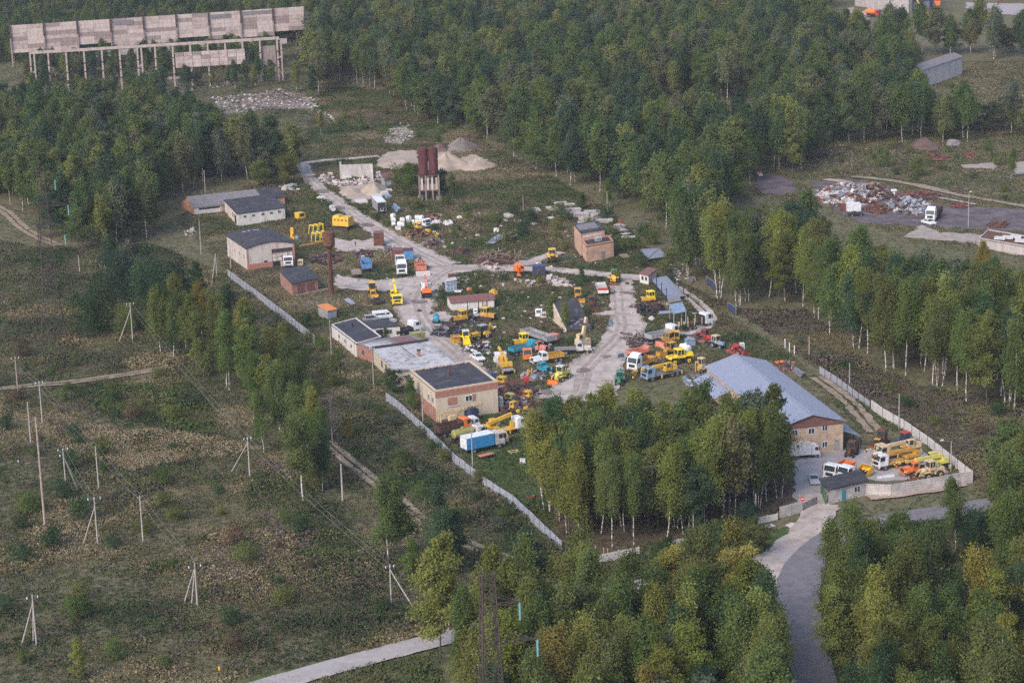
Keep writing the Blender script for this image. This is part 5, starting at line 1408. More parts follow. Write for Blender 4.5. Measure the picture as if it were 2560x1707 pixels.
def tank(t, x0, x1, c, r=.95, z=1.15):
 P_(t, 'tank', lambda q: (q.cyl((x0 + .2, 0, z + r), (x1 - .2, 0, z + r), r, n=16, m=c, caps=False), q.cyl((x0, 0, z + r), (x0 + .2, 0, z + r), r * .6, r, 16, c), q.cyl((x1 - .2, 0, z + r), (x1, 0, z + r), r, r * .6, 16, c)))
 P_(t, 'hatch', lambda q: q.cyl(((x0 + x1) / 2, 0, z + 2 * r - .03), ((x0 + x1) / 2, 0, z + 2 * r + .25), .35, n=10, m=c))
 P_(t, 'cradle', lambda q: [q.box(x0 + (x1 - x0) * f - .1, -.7, z - .3, x0 + (x1 - x0) * f + .1, .7, z + .3, 'black') for f in (.2, .8)])
def boom(t, base, pitch, L, c, w=.5, h=.6, stages=3, yaw=0.0, hook=True):
 """telescopic crane boom from a base point"""
 d = Vector((math.cos(pitch) * math.cos(yaw), math.cos(pitch) * math.sin(yaw), math.sin(pitch)))
 b = Vector(base); q = MB()
 for i in range(stages):
  k = 1 - .16 * i
  q.beam(b + d * (L * (.0 if i == 0 else .55 + .18 * i)), b + d * (L * (.6 + .4 * i / max(1, stages - 1)) if stages > 1 else L), w * k, h * k, c)
 o = q.build('boom', t)
 e = b + d * L
 P_(o, 'boom_head', lambda q: (q.beam(e - d * .1, e + d * .35 - Vector((0, 0, .25)), w * .8, .4, c), q.cyl(e + d * .2 + Vector((-.0, -.2, -.1)), e + d * .2 + Vector((0, .2, -.1)), .2, n=8, m='black')))
 if hook: P_(o, 'hook_block', lambda q: (q.cyl(e + d * .2 - Vector((0, 0, .2)), e + d * .2 - Vector((0, 0, 1.0)), .025, n=4, m='black'), q.box(e.x + d.x * .2 - .15, e.y + d.y * .2 - .12, e.z + d.z * .2 - 1.4, e.x + d.x * .2 + .15, e.y + d.y * .2 + .12, e.z + d.z * .2 - 1.0, c)))
 return o
def turret(t, x, z, c, side=1, cabc=None):
 """crane superstructure with an operator's cab beside the boom foot"""
 P_(t, 'turntable', lambda q: (q.cyl((x, 0, z), (x, 0, z + .25), .75, n=14, m='black'), q.box(x - 1.7, -1.0, z + .25, x + .9, 1.0, z + .75, c), q.box(x - 1.9, -1.1, z + .35, x - 1.0, 1.1, z + 1.25, c)))
 y0 = .45 * side; y1 = 1.2 * side
 a, b = min(y0, y1), max(y0, y1)
 o = P_(t, 'operator_cab', lambda q: q.prism([(x - .3, z + .5), (x + 1.0, z + .5), (x + 1.15, z + 1.2), (x + .85, z + 2.1), (x - .3, z + 2.1)], a, b, cabc or c))
 q = MB(); q.box(x - .1, (b if side > 0 else a) - .012, z + 1.15, x + .75, (b if side > 0 else a) + .012, z + 1.95, 'glass'); q.box(x + .9, a + .08, z + 1.25, x + 1.08, b - .08, z + 1.9, 'glass'); q.build('cab_window', o)
def truck_crane(t, cabc, c, L=9.5, pitch=.06, style='over', deck='grey', rev=False, side=1, z=1.15, cx=-1.4, wheels=(3.0, -2.2, -3.5), stages=3):
 if style == 'over': cabover(t, 4.3, cabc)
 else: bonnet(t, 4.6, cabc, c2=cabc)
 chassis(t, -4.6, 2.6); axle(t, wheels)
 P_(t, 'deck', lambda q: (q.box(-4.6, -1.15, .95, 2.2, 1.15, z, deck), q.box(1.5, -.3, z, 2.0, .3, z + 1.2, c)))
 mirror(lambda s: P_(t, 'outrigger', lambda q: (q.box(-4.5, s * 1.25 - .1, .4, -4.25, s * 1.25 + .1, 1.1, c), q.box(.6, s * 1.25 - .1, .4, .85, s * 1.25 + .1, 1.1, c))))
 turret(t, cx, z, c, side)
 k = -1 if rev else 1
 boom(t, (cx - 1.3 * k, 0, z + 1.5), pitch, L, c, stages=stages, yaw=math.pi if rev else 0)
 P_(t, 'lift_ram', lambda q: q.cyl((cx + .4 * k, 0, z + .6), (cx + 1.9 * k, 0, z + 1.35 + 2 * math.sin(pitch)), .12, n=8, m='steel'))
def tracks(t, L=3.6, g=1.1, w=.5, h=.8, c='darkrust'):
 def f(s):
  n = 8; r = h / 2; pr = [(-L / 2 + r + r * math.cos(a), r + r * math.sin(a)) for a in [math.pi / 2 + math.pi * i / n for i in range(n + 1)]] + [(L / 2 - r + r * math.cos(a), r + r * math.sin(a)) for a in [-math.pi / 2 + math.pi * i / n for i in range(n + 1)]]
  o = P_(t, 'track', lambda q: q.prism(pr, s * g - w / 2, s * g + w / 2, 'black'))
  P_(o, 'track_frame', lambda q: (q.box(-L / 2 + r, s * g - w / 2 - .04, h * .3, L / 2 - r, s * g + w / 2 + .04, h * .62, c), [q.cyl((-L / 2 + r + (L - 2 * r) * i / 4, s * g - w / 2 - .03, r * .75), (-L / 2 + r + (L - 2 * r) * i / 4, s * g + w / 2 + .03, r * .75), r * .5, n=8, m=c) for i in range(5)]))
 mirror(f)
def glasscab(t, x0, x1, z, h, c, w=1.5, roof=None, pillars=True):
 """cab with posts, glass all round and a roof"""
 hw = w / 2
 o = P_(t, 'cab', lambda q: (q.box(x0, -hw, z, x1, hw, z + h * .38, c), [q.box(x - .05, y - .05, z + h * .381, x + .05, y + .05, z + h, c) for x in (x0 + .05, (x0 + x1) / 2, x1 - .05) for y in (-hw + .05, hw - .05)]))
 P_(o, 'cab_glass', lambda q: q.box(x0 + .04, -hw + .04, z + h * .382, x1 - .04, hw - .04, z + h - .01, 'glass'))
 P_(o, 'cab_roof', lambda q: q.box(x0 - .08, -hw - .08, z + h + .003, x1 + .1, hw + .08, z + h + .16, roof or c, .06, .06))
def bucket(t, x, z, w, c, open_=1.0, s=1.0):
 P_(t, 'bucket', lambda q: (q.prism([(x, z), (x + .95 * s, z - .15 * s), (x + .1, z + .08), (x + .0, z + .6 * s), (x + .3 * s, z + .95 * s), (x - .12, z + .7 * s), (x - .15, z + .1)], -w / 2, w / 2, c),
       q.box(x - .05, -w / 2 - .04, z, x + .45 * s, -w / 2, z + .7 * s, c), q.box(x - .05, w / 2, z, x + .45 * s, w / 2 + .04, z + .7 * s, c)))
def wheel_loader(t, c, bc=None, r=.72, roof=None, arms_up=.0, L=1.0):
 axle(t, (1.35, -1.35), .95, r, .5, c)
 P_(t, 'rear_body', lambda q: (q.box(-2.7, -.8, .7, -.5, .8, 1.75, c, .1, .12), q.box(-2.85, -.85, .6, -2.5, .85, 1.1, c)))
 P_(t, 'front_frame', lambda q: (q.box(-.2, -.5, .6, 1.9, .5, 1.25, c), q.prism([(1.1, 1.25), (1.7, 1.25), (1.5, 1.9), (1.2, 1.9)], -.45, .45, c)))
 mirror(lambda s: P_(t, 'fender', lambda q: q.box(.65, s * .95 - .28, 2 * r + .02, 2.05, s * .95 + .28, 2 * r + .1, c)))
 glasscab(t, -.65, .65, 1.45, 1.6, c, 1.4, roof)
 mirror(lambda s: P_(t, 'lift_arm', lambda q: (q.beam((1.35, s * .55, 1.7), (2.6, s * .55, 1.3 + arms_up), .14, .3, c), q.beam((2.6, s * .55, 1.3 + arms_up), (3.05, s * .55, .45 + arms_up), .14, .28, c))))
 bucket(t, 3.1, .15 + arms_up, 2.4, bc or c)
 P_(t, 'exhaust', lambda q: q.cyl((-1.6, .4, 1.75), (-1.6, .4, 2.6), .07, n=6, m='black'))
def backhoe(t, c, roof='grey', up=True):
 axle(t, (1.4,), .85, .5, .35, 'offwhite'); axle(t, (-.9,), .9, .8, .5, 'offwhite')
 P_(t, 'hood', lambda q: (q.box(.4, -.5, .75, 2.2, .5, 1.5, c, .05, .08), q.box(2.2, -.45, .7, 2.35, .45, 1.35, 'black')))
 P_(t, 'chassis', lambda q: q.box(-1.8, -.5, .5, 2.1, .5, .76, 'black'))
 mirror(lambda s: P_(t, 'fender', lambda q: q.prism([(-1.75, 1.1), (-.05, 1.1), (-.2, 1.6), (-.5, 1.78), (-1.3, 1.78), (-1.6, 1.6)], s * .9 - .28, s * .9 + .28, c)))
 glasscab(t, -1.25, .4, 1.3, 1.65, 'black', 1.45, roof)
 mirror(lambda s: P_(t, 'lift_arm', lambda q: (q.beam((.5, s * .6, 1.6), (2.3, s * .6, 1.35), .12, .22, c), q.beam((2.3, s * .6, 1.35), (3.0, s * .6, .5), .12, .22, c))))
 bucket(t, 3.05, .15, 2.1, c)
 P_(t, 'backhoe_boom', lambda q: (q.beam((-1.8, 0, .9), (-2.5, 0, 3.1), .22, .32, c), q.beam((-2.5, 0, 3.1), (-3.2, 0, 1.6), .2, .25, c), q.box(-3.5, -.3, 1.0, -2.95, .3, 1.6, 'black', .08, .05)))
def dozer(t, c, cabc=None, blade=True, canopy=False, roof=None):
 tracks(t, 3.2, .95, .5, .85)
 P_(t, 'hood', lambda q: (q.box(.1, -.5, .75, 1.9, .5, 1.65, c, .03, .06), q.box(1.9, -.48, .8, 1.98, .48, 1.6, 'black')))
 P_(t, 'rear_body', lambda q: q.box(-1.6, -.75, .75, .1, .75, 1.25, c))
 if canopy:
  P_(t, 'canopy', lambda q: (q.box(-1.5, -.8, 2.55, .2, .8, 2.68, roof or c), [q.box(x - .05, y - .05, 1.25, x + .05, y + .05, 2.55, c) for x in (-1.4, .1) for y in (-.7, .7)]))
  P_(t, 'seat', lambda q: (q.box(-1.0, -.25, 1.25, -.5, .25, 1.55, 'black'), q.box(-1.1, -.25, 1.55, -.95, .25, 2.0, 'black')))
 else: glasscab(t, -1.4, .1, 1.25, 1.5, cabc or c, 1.5, roof)
 P_(t, 'exhaust', lambda q: q.cyl((1.0, .25, 1.65), (1.0, .25, 2.4), .07, n=6, m='black'))
 if blade:
  P_(t, 'blade', lambda q: q.prism([(2.5, .1), (2.65, .1), (2.5, .55), (2.62, 1.15), (2.5, 1.15), (2.35, .55)], -1.5, 1.5, c))
  mirror(lambda s: P_(t, 'push_arm', lambda q: q.beam((-.2, s * 1.3, .5), (2.45, s * 1.3, .5), .12, .2, c)))
def artic_tractor(t, c, fender=True, r=.8, cabx=-.3, cut=False):
 """articulated four-big-wheel tractor: long hood forward, tall cab, low rear frame"""
 axle(t, (1.7, -1.6), .95, r, .6, c)
 P_(t, 'hood', lambda q: (q.box(.9, -.55, 1.2, 3.1, .55, 2.2, c, .05, .1), q.box(3.05, -.5, 1.25, 3.15, .5, 2.05, 'black')))
 glasscab(t, -.75, .9, 1.35, 1.75, c, 1.7)
 P_(t, 'rear_frame', lambda q: (q.box(-2.6, -.4, .8, 1.0, .4, 1.3, 'black'), q.box(-2.5, -.75, 1.3, -.9, .75, 1.55, c)))
 mirror(lambda s: P_(t, 'fender', lambda q: (q.prism([(.75, 1.6), (.95, 1.8), (2.4, 1.8), (2.65, 1.55), (2.5, 1.7), (.9, 1.7)], s * .95 - .32, s * .95 + .32, c),)))
 mirror(lambda s: P_(t, 'fender', lambda q: (q.prism([(-2.5, 1.4), (-2.3, 1.75), (-.95, 1.75), (-.75, 1.45), (-1.0, 1.65), (-2.25, 1.65)], s * .95 - .32, s * .95 + .32, c),)))
def small_tractor(t, c, cabc=None, roof=None, r=.75):
 axle(t, (-.7,), .8, r, .42, c); axle(t, (1.35,), .7, .45, .28, c)
 P_(t, 'hood', lambda q: q.box(.2, -.35, .8, 1.85, .35, 1.45, c, .04, .05))
 P_(t, 'chassis', lambda q: q.box(-1.2, -.3, .5, 1.6, .3, .8, 'black'))
 glasscab(t, -1.15, .2, 1.0, 1.5, cabc or c, 1.3, roof)
 mirror(lambda s: P_(t, 'fender', lambda q: q.prism([(-1.4, 1.1), (-1.2, 1.55), (-.2, 1.55), (.0, 1.1), (-.25, 1.42), (-1.15, 1.42)], s * .8 - .24, s * .8 + .24, c)))
 P_(t, 'exhaust', lambda q: q.cyl((1.0, .2, 1.45), (1.0, .2, 2.2), .05, n=6, m='black'))
def excavator(t, c, wheels=False, raised=.9, house=1.0, bc=None):
 if wheels: axle(t, (1.2, -1.2), .95, .5, .35, c); P_(t, 'undercarriage', lambda q: q.box(-1.6, -.7, .5, 1.6, .7, .95, 'black'))
 else: tracks(t, 3.4, 1.0, .5, .8)
 P_(t, 'slew_ring', lambda q: q.cyl((0, 0, .8), (0, 0, 1.1), .7, n=14, m='black'))
 P_(t, 'house', lambda q: (q.box(-2.0 * house, -1.2, 1.1, .4, 1.2, 2.15, c, .05, .08), q.box(-2.0 * house, -1.1, 2.15, -.9, 1.1, 2.45, c, .1, .1)))
 o = P_(t, 'operator_cab', lambda q: q.prism([(.3, 1.15), (1.35, 1.15), (1.45, 1.9), (1.2, 2.75), (.3, 2.75)], .35, 1.2, c))
 P_(o, 'cab_window', lambda q: (q.box(.45, 1.19, 1.85, 1.2, 1.215, 2.6, 'glass'), q.box(1.2, .42, 1.85, 1.44, 1.13, 2.5, 'glass')))
 a = Vector((.6, -.25, 1.5)); b = a + Vector((1.6, 0, 2.6 * raised)); cc = b + Vector((1.5, 0, -.5 + .2 * raised)); d = cc + Vector((-.3, 0, -1.9))
 P_(t, 'boom', lambda q: (q.beam(a, b, .36, .5, c), q.beam(b, cc, .34, .42, c)))
 P_(t, 'stick', lambda q: q.beam(cc + Vector((.2, 0, .5)), d, .28, .36, c))
 P_(t, 'bucket', lambda q: q.prism([(d.x - .1, d.z), (d.x + .3, d.z - .1), (d.x + .25, d.z - .6), (d.x - .3, d.z - .9), (d.x - .7, d.z - .7), (d.x - .3, d.z - .35)], d.y - .45, d.y + .45, bc or c))
def car(t, c, L=4.3, h=1.4, est=False):
 hw = .85; l = L / 2
 axle(t, (l - .85, -l + .85), .74, .31, .2, 'silver')
 P_(t, 'body', lambda q: (q.prism([(-l, .35), (-l + .1, .28), (l - .1, .28), (l, .4), (l - .03, .68), (l - .25, .78), (.75, .9), (-l + .35, .92), (-l + .02, .82)], -hw, hw, c)))
 rear = -l + (.25 if est else .75)
 roofb = -l + (.35 if est else 1.25)
 P_(t, 'cabin', lambda q: q.prism([(rear, .9), (.78, .89), (.15, h - .04), (0, h), (roofb, h), (roofb - .1, h - .04)], -hw + .1, hw - .1, c))
 P_(t, 'windscreen', lambda q: q.add([(.80, -hw + .17, .93), (.80, hw - .17, .93), (.2, hw - .22, h - .06), (.2, -hw + .22, h - .06)], [(0, 1, 2, 3)], 'glass'))
 P_(t, 'rear_window', lambda q: q.add([(rear - .02, -hw + .17, .95), (rear - .02, hw - .17, .95), (roofb - .13, hw - .2, h - .07), (roofb - .13, -hw + .2, h - .07)], [(3, 2, 1, 0)], 'glass'))
 mirror(lambda s: P_(t, 'side_window', lambda q: q.prism([(rear + .3, .93), (.6, .93), (.1, h - .09), (roofb + .05, h - .09)], s * (hw - .1) - .012, s * (hw - .1) + .012, 'glass')))
 mirror(lambda s: P_(t, 'headlight', lambda q: q.box(l - .06, s * .62 - .14, .56, l + .012, s * .62 + .14, .68, 'lamp')))
 mirror(lambda s: P_(t, 'tail_light', lambda q: q.box(-l - .012, s * .65 - .13, .62, -l + .05, s * .65 + .13, .76, 'red')))
def van(t, c, L=4.6, h=2.0, box=False):
 hw = .95; l = L / 2
 axle(t, (l - .9, -l + .9), .82, .36, .24, 'silver')
 P_(t, 'body', lambda q: q.prism([(-l, .45), (l - .05, .45), (l, .75), (l - .15, 1.15), (l - .75, h - .12), (l - 1.0, h), (-l + .08, h), (-l, h - .1)], -hw, hw, c))
 P_(t, 'windscreen', lambda q: q.add([(l - .13, -hw + .12, 1.18), (l - .13, hw - .12, 1.18), (l - .70, hw - .18, h - .15), (l - .70, -hw + .18, h - .15)], [(0, 1, 2, 3)], 'glass'))
 mirror(lambda s: P_(t, 'side_window', lambda q: (q.box(l - 1.55, s * hw - .012, 1.2, l - .75, s * hw + .012, h - .25, 'glass'), q.box(-l + .4, s * hw - .012, 1.25, l - 1.8, s * hw + .012, h - .3, 'glass') if not box else None)))
 mirror(lambda s: P_(t, 'headlight', lambda q: q.box(l - .1, s * .7 - .14, .75, l + .012, s * .7 + .14, .92, 'lamp')))
def cabshell(t, c, w=1.7, l=1.6, h=1.9, z=.05):
 """a cab taken off its machine, standing on the ground"""
 P_(t, 'shell', lambda q: q.prism([(-l / 2, z), (l / 2, z), (l / 2, z + h * .5), (l / 2 - .25, z + h - .05), (l / 2 - .4, z + h), (-l / 2 + .1, z + h), (-l / 2, z + h - .1)], -w / 2, w / 2, c))
 P_(t, 'windscreen_opening', lambda q: q.add([(l / 2 + .015, -w / 2 + .15, z + h * .5), (l / 2 + .015, w / 2 - .15, z + h * .5), (l / 2 - .22, w / 2 - .2, z + h - .14), (l / 2 - .22, -w / 2 + .2, z + h - .14)], [(0, 1, 2, 3)], 'glass'))
 mirror(lambda s: P_(t, 'side_window', lambda q: q.box(-l * .3, s * w / 2 - .012, z + h * .48, l * .28, s * w / 2 + .012, z + h - .22, 'glass')))
def skip_body(t, c, L=4.0, w=2.3, h=1.1, z=.1, load='darkrust'):
 dump(t, -L / 2, L / 2, c, w, z, h, load)
def container(t, c, L=6.0, w=2.4, h=2.4, top=None, end=None):
 l = L / 2; hw = w / 2
 P_(t, 'body', lambda q: (q.box(-l, -hw, .15, l, hw, h, c), [q.box(-l + L * (i + .5) / 14 - .06, s * hw - .03, .25, -l + L * (i + .5) / 14 + .06, s * hw + .03, h - .12, c) for i in range(14) for s in (-1, 1)]))
 P_(t, 'roof', lambda q: q.box(-l - .02, -hw - .04, h + .003, l + .02, hw + .04, h + .08, top or c))
 P_(t, 'door', lambda q: (q.box(l + .004, -hw + .06, .25, l + .05, -.02, h - .1, end or c), q.box(l + .004, .02, .25, l + .05, hw - .06, h - .1, end or c)))
 P_(t, 'skid', lambda q: (q.box(-l, -hw, 0, l, -hw + .2, .146, 'black'), q.box(-l, hw - .2, 0, l, hw, .146, 'black')))
def trailer(t, c, L=8.0, w=2.45, z=1.05, side=.6, floor='wood', ax=(-2.2, -3.3), leg=True):
 chassis(t, -L / 2, L / 2); flatbed(t, -L / 2, L / 2, c, w, z, side, floor); axle(t, ax)
 if leg: mirror(lambda s: P_(t, 'landing_leg', lambda q: q.box(L / 2 - 1.6, s * .8 - .06, 0, L / 2 - 1.45, s * .8 + .06, z - .01, 'black')))
# ---------------------------------------------------------------- heaps and loose things
def scrap(name, label, cat, fr, u, v, rx, ry, h, mats, n, seed, size=(.25, 1.3), rz=0.0, boxy=.6):
 """a heap of bent plates, bars and blocks that is handled as one heap"""
 rnd = random.Random(seed); p = G(fr, u, v); q = MB()
 q.dome((0, 0, -.05), rx * .9, ry * .9, h * .62, mats[0], 12, 4, .5, rnd)
 for i in range(n):
  a, r = rnd.uniform(0, 6.283), math.sqrt(rnd.random())
  x, y = rx * r * math.cos(a), ry * r * math.sin(a)
  z = h * max(.0, 1 - r ** 1.6) * rnd.uniform(.55, 1.05) + .08
  m = rnd.choice(mats); s = rnd.uniform(*size)
  d = Vector((rnd.gauss(0, 1), rnd.gauss(0, 1), rnd.gauss(0, .45))).normalized()
  e = d.cross(Vector((rnd.gauss(0, .4), rnd.gauss(0, .4), 1))).normalized(); f = d.cross(e)
  if rnd.random() < boxy: q.obox((x, y, z), d * s * .5, e * s * rnd.uniform(.12, .4), f * s * rnd.uniform(.04, .22), m)
  else: q.obox((x, y, z), d * s * .9, e * .06, f * .06, m)
 mask([(p.x - rx, p.y - ry), (p.x + rx, p.y - ry), (p.x + rx, p.y + ry), (p.x - rx, p.y + ry)])
 return tag(q.build(name, None, p, rz), label, cat)
def mound(name, label, fr, u, v, rx, ry, h, m, seed, rz=0.0, cat='heap', lumps=1):
 """a poured heap: cone with a rounded crest and an uneven foot"""
 rnd = random.Random(seed); p = G(fr, u, v); q = MB()
 n, k = 26, 9; vs = []
 ph = [rnd.uniform(0, 6.28) for _ in range(4)]
 for j in range(k):
  f = j / (k - 1)
  for i in range(n):
   a = 2 * math.pi * i / n
   w = 1 + .13 * math.sin(3 * a + ph[0]) + .09 * math.sin(5 * a + ph[1]) + rnd.uniform(-.03, .03)
   r = (1 - f) * w + .02
   z = h * (1 - (1 - f) ** 1.25) if False else h * (f ** .92)
   z *= 1 + .05 * math.sin(4 * a + ph[2])
   vs.append((rx * r * math.cos(a), ry * r * math.sin(a), z - .03 * h * (f > .9) * (f - .9) * 10 - .02))
 fs = [(j * n + i, j * n + (i + 1) % n, (j + 1) * n + (i + 1) % n, (j + 1) * n + i) for j in range(k - 1) for i in range(n)]
 vs.append((0, 0, h * .985)); fs += [((k - 1) * n + i, (k - 1) * n + (i + 1) % n, len(vs) - 1) for i in range(n)]
 q.add(vs, fs, m, True)
 mask([(p.x + rx * math.cos(t * .5236 + rz), p.y + ry * math.sin(t * .5236 + rz)) for t in range(12)])
 return tag(q.build(name, None, p, rz), label, cat)
def rubble(name, label, fr, poly, d, size, mats, seed, cat='rubble'):
 rnd = random.Random(seed); q = MB(); P = ppoly(fr, poly); o = P[0]
 for x, y in scatter(fr, poly, d, seed):
  s = rnd.uniform(*size) * rnd.uniform(.6, 1.3); m = rnd.choice(mats)
  d_ = Vector((rnd.gauss(0, 1), rnd.gauss(0, 1), rnd.gauss(0, .3))).normalized(); e = d_.cross(Vector((rnd.gauss(0, .3), rnd.gauss(0, .3), 1))).normalized(); f = d_.cross(e)
  q.obox((x - o.x, y - o.y, s * rnd.uniform(.05, .3)), d_ * s * .55, e * s * rnd.uniform(.3, .5), f * s * rnd.uniform(.15, .4), m)
 return tag(q.build(name, None, o), label, cat, kind='stuff')
def slabs(label, fr, u, v, d, L, w, n, m='conc', th=.28, group='concrete slab stacks in the upper yard', name='concrete_slab_stack', gap=.05):
 p = G(fr, u, v); rnd = random.Random(int(u * 7 + v)); t = thing(name, label, 'slab stack', p, YAW(fr, u, v, *d), group)
 for i in range(n):
  q = MB(); dx, dy = rnd.uniform(-.15, .15), rnd.uniform(-.1, .1)
  q.box(-L / 2 + dx, -w / 2 + dy, i * (th + gap), L / 2 + dx, w / 2 + dy, i * (th + gap) + th, m); q.build('slab', t)
  if i < n - 1:
   q = MB()
   for x in (-L * .35, L * .35): q.box(x - .06, -w / 2 + .1, i * (th + gap) + th, x + .06, w / 2 - .1, (i + 1) * (th + gap), 'wood')
   q.build('spacer', t)
 mask_disc(p.x, p.y, max(w, L) * .5)
def pipes(name, label, fr, u, v, d, L, r, rows, m, cat='pipe stack'):
 p = G(fr, u, v); t = thing(name, label, cat, p, YAW(fr, u, v, *d))
 for j in range(rows):
  for i in range(rows - j + 1):
   q = MB(); y = (i - (rows - j) / 2) * 2 * r; z = r + j * r * 1.73
   q.cyl((-L / 2, y, z), (L / 2, y, z), r, n=10, m=m, caps=False); q.cyl((-L / 2 + .02, y, z), (L / 2 - .02, y, z), r * .82, n=10, m='black'); q.build('pipe', t)
 mask_disc(p.x, p.y, L * .5)
def sheet(name, label, cat, fr, pts, z, th, m, frame=None):
 """a flat plate lying a little off the ground"""
 P = ppoly(fr, pts); o = P[0]; q = MB()
 k = len(P); vs = [(a.x - o.x, a.y - o.y, z) for a in P] + [(a.x - o.x, a.y - o.y, z + th) for a in P]
 q.add(vs, [tuple(range(k))[::-1], tuple(range(k, 2 * k))] + [(i, (i + 1) % k, k + (i + 1) % k, k + i) for i in range(k)], m)
 if frame:
  t = thing(name, label, cat, o)
  q.build('plate', t); q = MB()
  for i in range(k): q.beam(Vector(vs[k + i]) + Vector((0, 0, .05)), Vector(vs[k + (i + 1) % k]) + Vector((0, 0, .05)), .14, .1, frame)
  q.beam(Vector(vs[k]) + Vector((0, 0, .06)), Vector(vs[k + 2]) + Vector((0, 0, .06)), .12, .08, frame); q.build('frame', t)
  q = MB()
  for v in vs[:k]: q.box(v[0] - .08, v[1] - .08, 0, v[0] + .08, v[1] + .08, z - .002, frame)
  q.build('foot', t)
  return t
 return tag(q.build(name, None, o), label, cat)
# ---------------------------------------------------------------- what stands in the yard
TK = 'truck'
# --- upper left: round the arched garage
t = V('tractor_truck', 'white tractor truck facing the camera at the road bend', TK, 'B', 2012, 1085, (4, 40)); cabover(t, 3.0, 'white', 2.5, 2.3, 2.1, flector=True); chassis(t, -3, 1.2); axle(t, (2.0, -1.2, -2.4)); P_(t, 'fifth_wheel', lambda q: q.cyl((-1.7, 0, .9), (-1.7, 0, 1.1), .5, n=10, m='steel'))
t = V('tractor_truck', 'second white truck cab close behind the white tractor truck', TK, 'B', 1996, 1012, (4, 40)); cabover(t, 2.6, 'offwhite', 2.4, 2.1); chassis(t, -3, 1); axle(t, (1.6, -1.6))
t = V('flatbed_truck', 'white cab truck parked at the arched garage gate', TK, 'B', 1000, 1012, (3, 40)); cabover(t, 2.9, 'white', 2.4, 1.9); chassis(t, -3, 1.2); flatbed(t, -3, .8, 'offwhite', 2.3); axle(t, (1.9, -1.7))
t = V('derelict_cab', 'small cream cab beside the arched garage gate', 'cab', 'B', 1110, 1008, (-10, 40), None, 2); cabshell(t, 'cream', 1.3, 1.2, 1.4)
t = V('flat_trailer', 'brown wooden flat trailer left of the blue tipper body', 'trailer', 'B', 1605, 1105, (25, 60)); trailer(t, 'wood', 5.0, 2.3, .95, .3, 'wood', (-1.3, 1.3), False)
t = V('tipper_trailer', 'blue tipper trailer with a rusty floor', 'trailer', 'B', 1698, 1055, (-22, -60)); dump(t, -2.6, 2.6, 'midblue', 2.4, 1.0, 1.25); chassis(t, -2.6, 3.2); axle(t, (-1.2, 1.2))
t = V('container', 'blue container with a brown lid by the dirt road', 'container', 'B', 2072, 955, (8, 50)); container(t, 'midblue', 3.2, 2.4, 2.5, 'darkrust', 'midblue')
t = V('container', 'dark red-brown container left of the blue one', 'container', 'B', 1978, 945, (8, 50)); container(t, 'rustred', 3.4, 2.6, 2.3)
t = V('removed_tipper', 'salmon tipper body with an A-frame, taken off its truck', 'tipper body', 'B', 2180, 1050, (14, 60)); skip_body(t, 'salmon', 4.2, 2.7, 1.6, .25); P_(t, 'hoist_frame', lambda q: (q.beam((.8, -1.1, 1.3), (.4, 0, 3.4), .2, .2, 'rust'), q.beam((.8, 1.1, 1.3), (.4, 0, 3.4), .2, .2, 'rust'), q.beam((-1.5, 0, 1.4), (.4, 0, 3.4), .16, .16, 'rust')))
pipes('pipe_stack', 'stack of grey-white pipes in front of the salmon tipper body', 'B', 2200, 1102, (60, -4), 3.4, .2, 3, 'concpale')
t = V('derelict_van', 'tall rusty brown van body at the dirt road', 'van body', 'B', 1808, 828, (5, 40)); container(t, 'rust', 3.0, 2.6, 3.4, 'rustred')
# excavator house
t = V('dragline', 'big yellow dragline house on dark tracks', 'excavator', 'B', 1488, 688, (60, 4), None, 5); tracks(t, 4.6, 1.4, .7, .9)
P_(t, 'slew_ring', lambda q: q.cyl((0, 0, .85), (0, 0, 1.15), 1.0, n=14, m='black')); P_(t, 'house', lambda q: (q.box(-2.4, -1.5, 1.15, 2.5, 1.5, 3.5, 'yellow', .06, .12), q.box(-2.2, -1.3, 3.5, -.4, 1.3, 3.8, 'yellow', .1, .1))); P_(t, 'louvre', lambda q: [q.box(-1.8 + 1.1 * i, -1.52, 2.6, -1.3 + 1.1 * i, -1.45, 2.9, 'black') for i in range(4)])
P_(t, 'boom_foot', lambda q: (q.beam((-2.3, -.7, 1.3), (-3.8, -.7, 3.0), .25, .3, 'black'), q.beam((-2.3, .7, 1.3), (-3.8, .7, 3.0), .25, .3, 'black')))
t = V('scrap_engine', 'white engine drum on a dark stand behind the dragline', 'engine', 'B', 1395, 548, (30, 30), None, 2.5); P_(t, 'drum', lambda q: q.cyl((-1.1, 0, 1.5), (1.1, 0, 1.5), .75, n=14, m='offwhite')); P_(t, 'stand', lambda q: (q.box(-.9, -.5, 0, -.5, .5, .9, 'black'), q.box(.5, -.5, 0, .9, .5, .9, 'black')))
t = V('derelict_cab', 'yellow rounded machine cab lying in the grass', 'cab', 'B', 1108, 600, (50, -10), None, 2.5); cabshell(t, 'yellow', 1.9, 2.3, 1.9)
t = V('upright_dozer_shield', 'upright yellow loader blade behind the arched garage', 'blade', 'B', 1042, 770, (50, 10), None, 2.5); P_(t, 'blade', lambda q: q.box(-.9, -.12, .1, .5, .12, 2.9, 'yellow', .2, .0)); P_(t, 'arm', lambda q: (q.beam((.4, 0, .4), (.9, -.8, 1.6), .25, .3, 'yellow'), q.box(.2, -.3, 0, .8, .3, .5, 'yellow'))); P_(t, 'glass_panel', lambda q: q.box(.9, -.1, .1, 2.3, .1, .9, 'paleblue'))
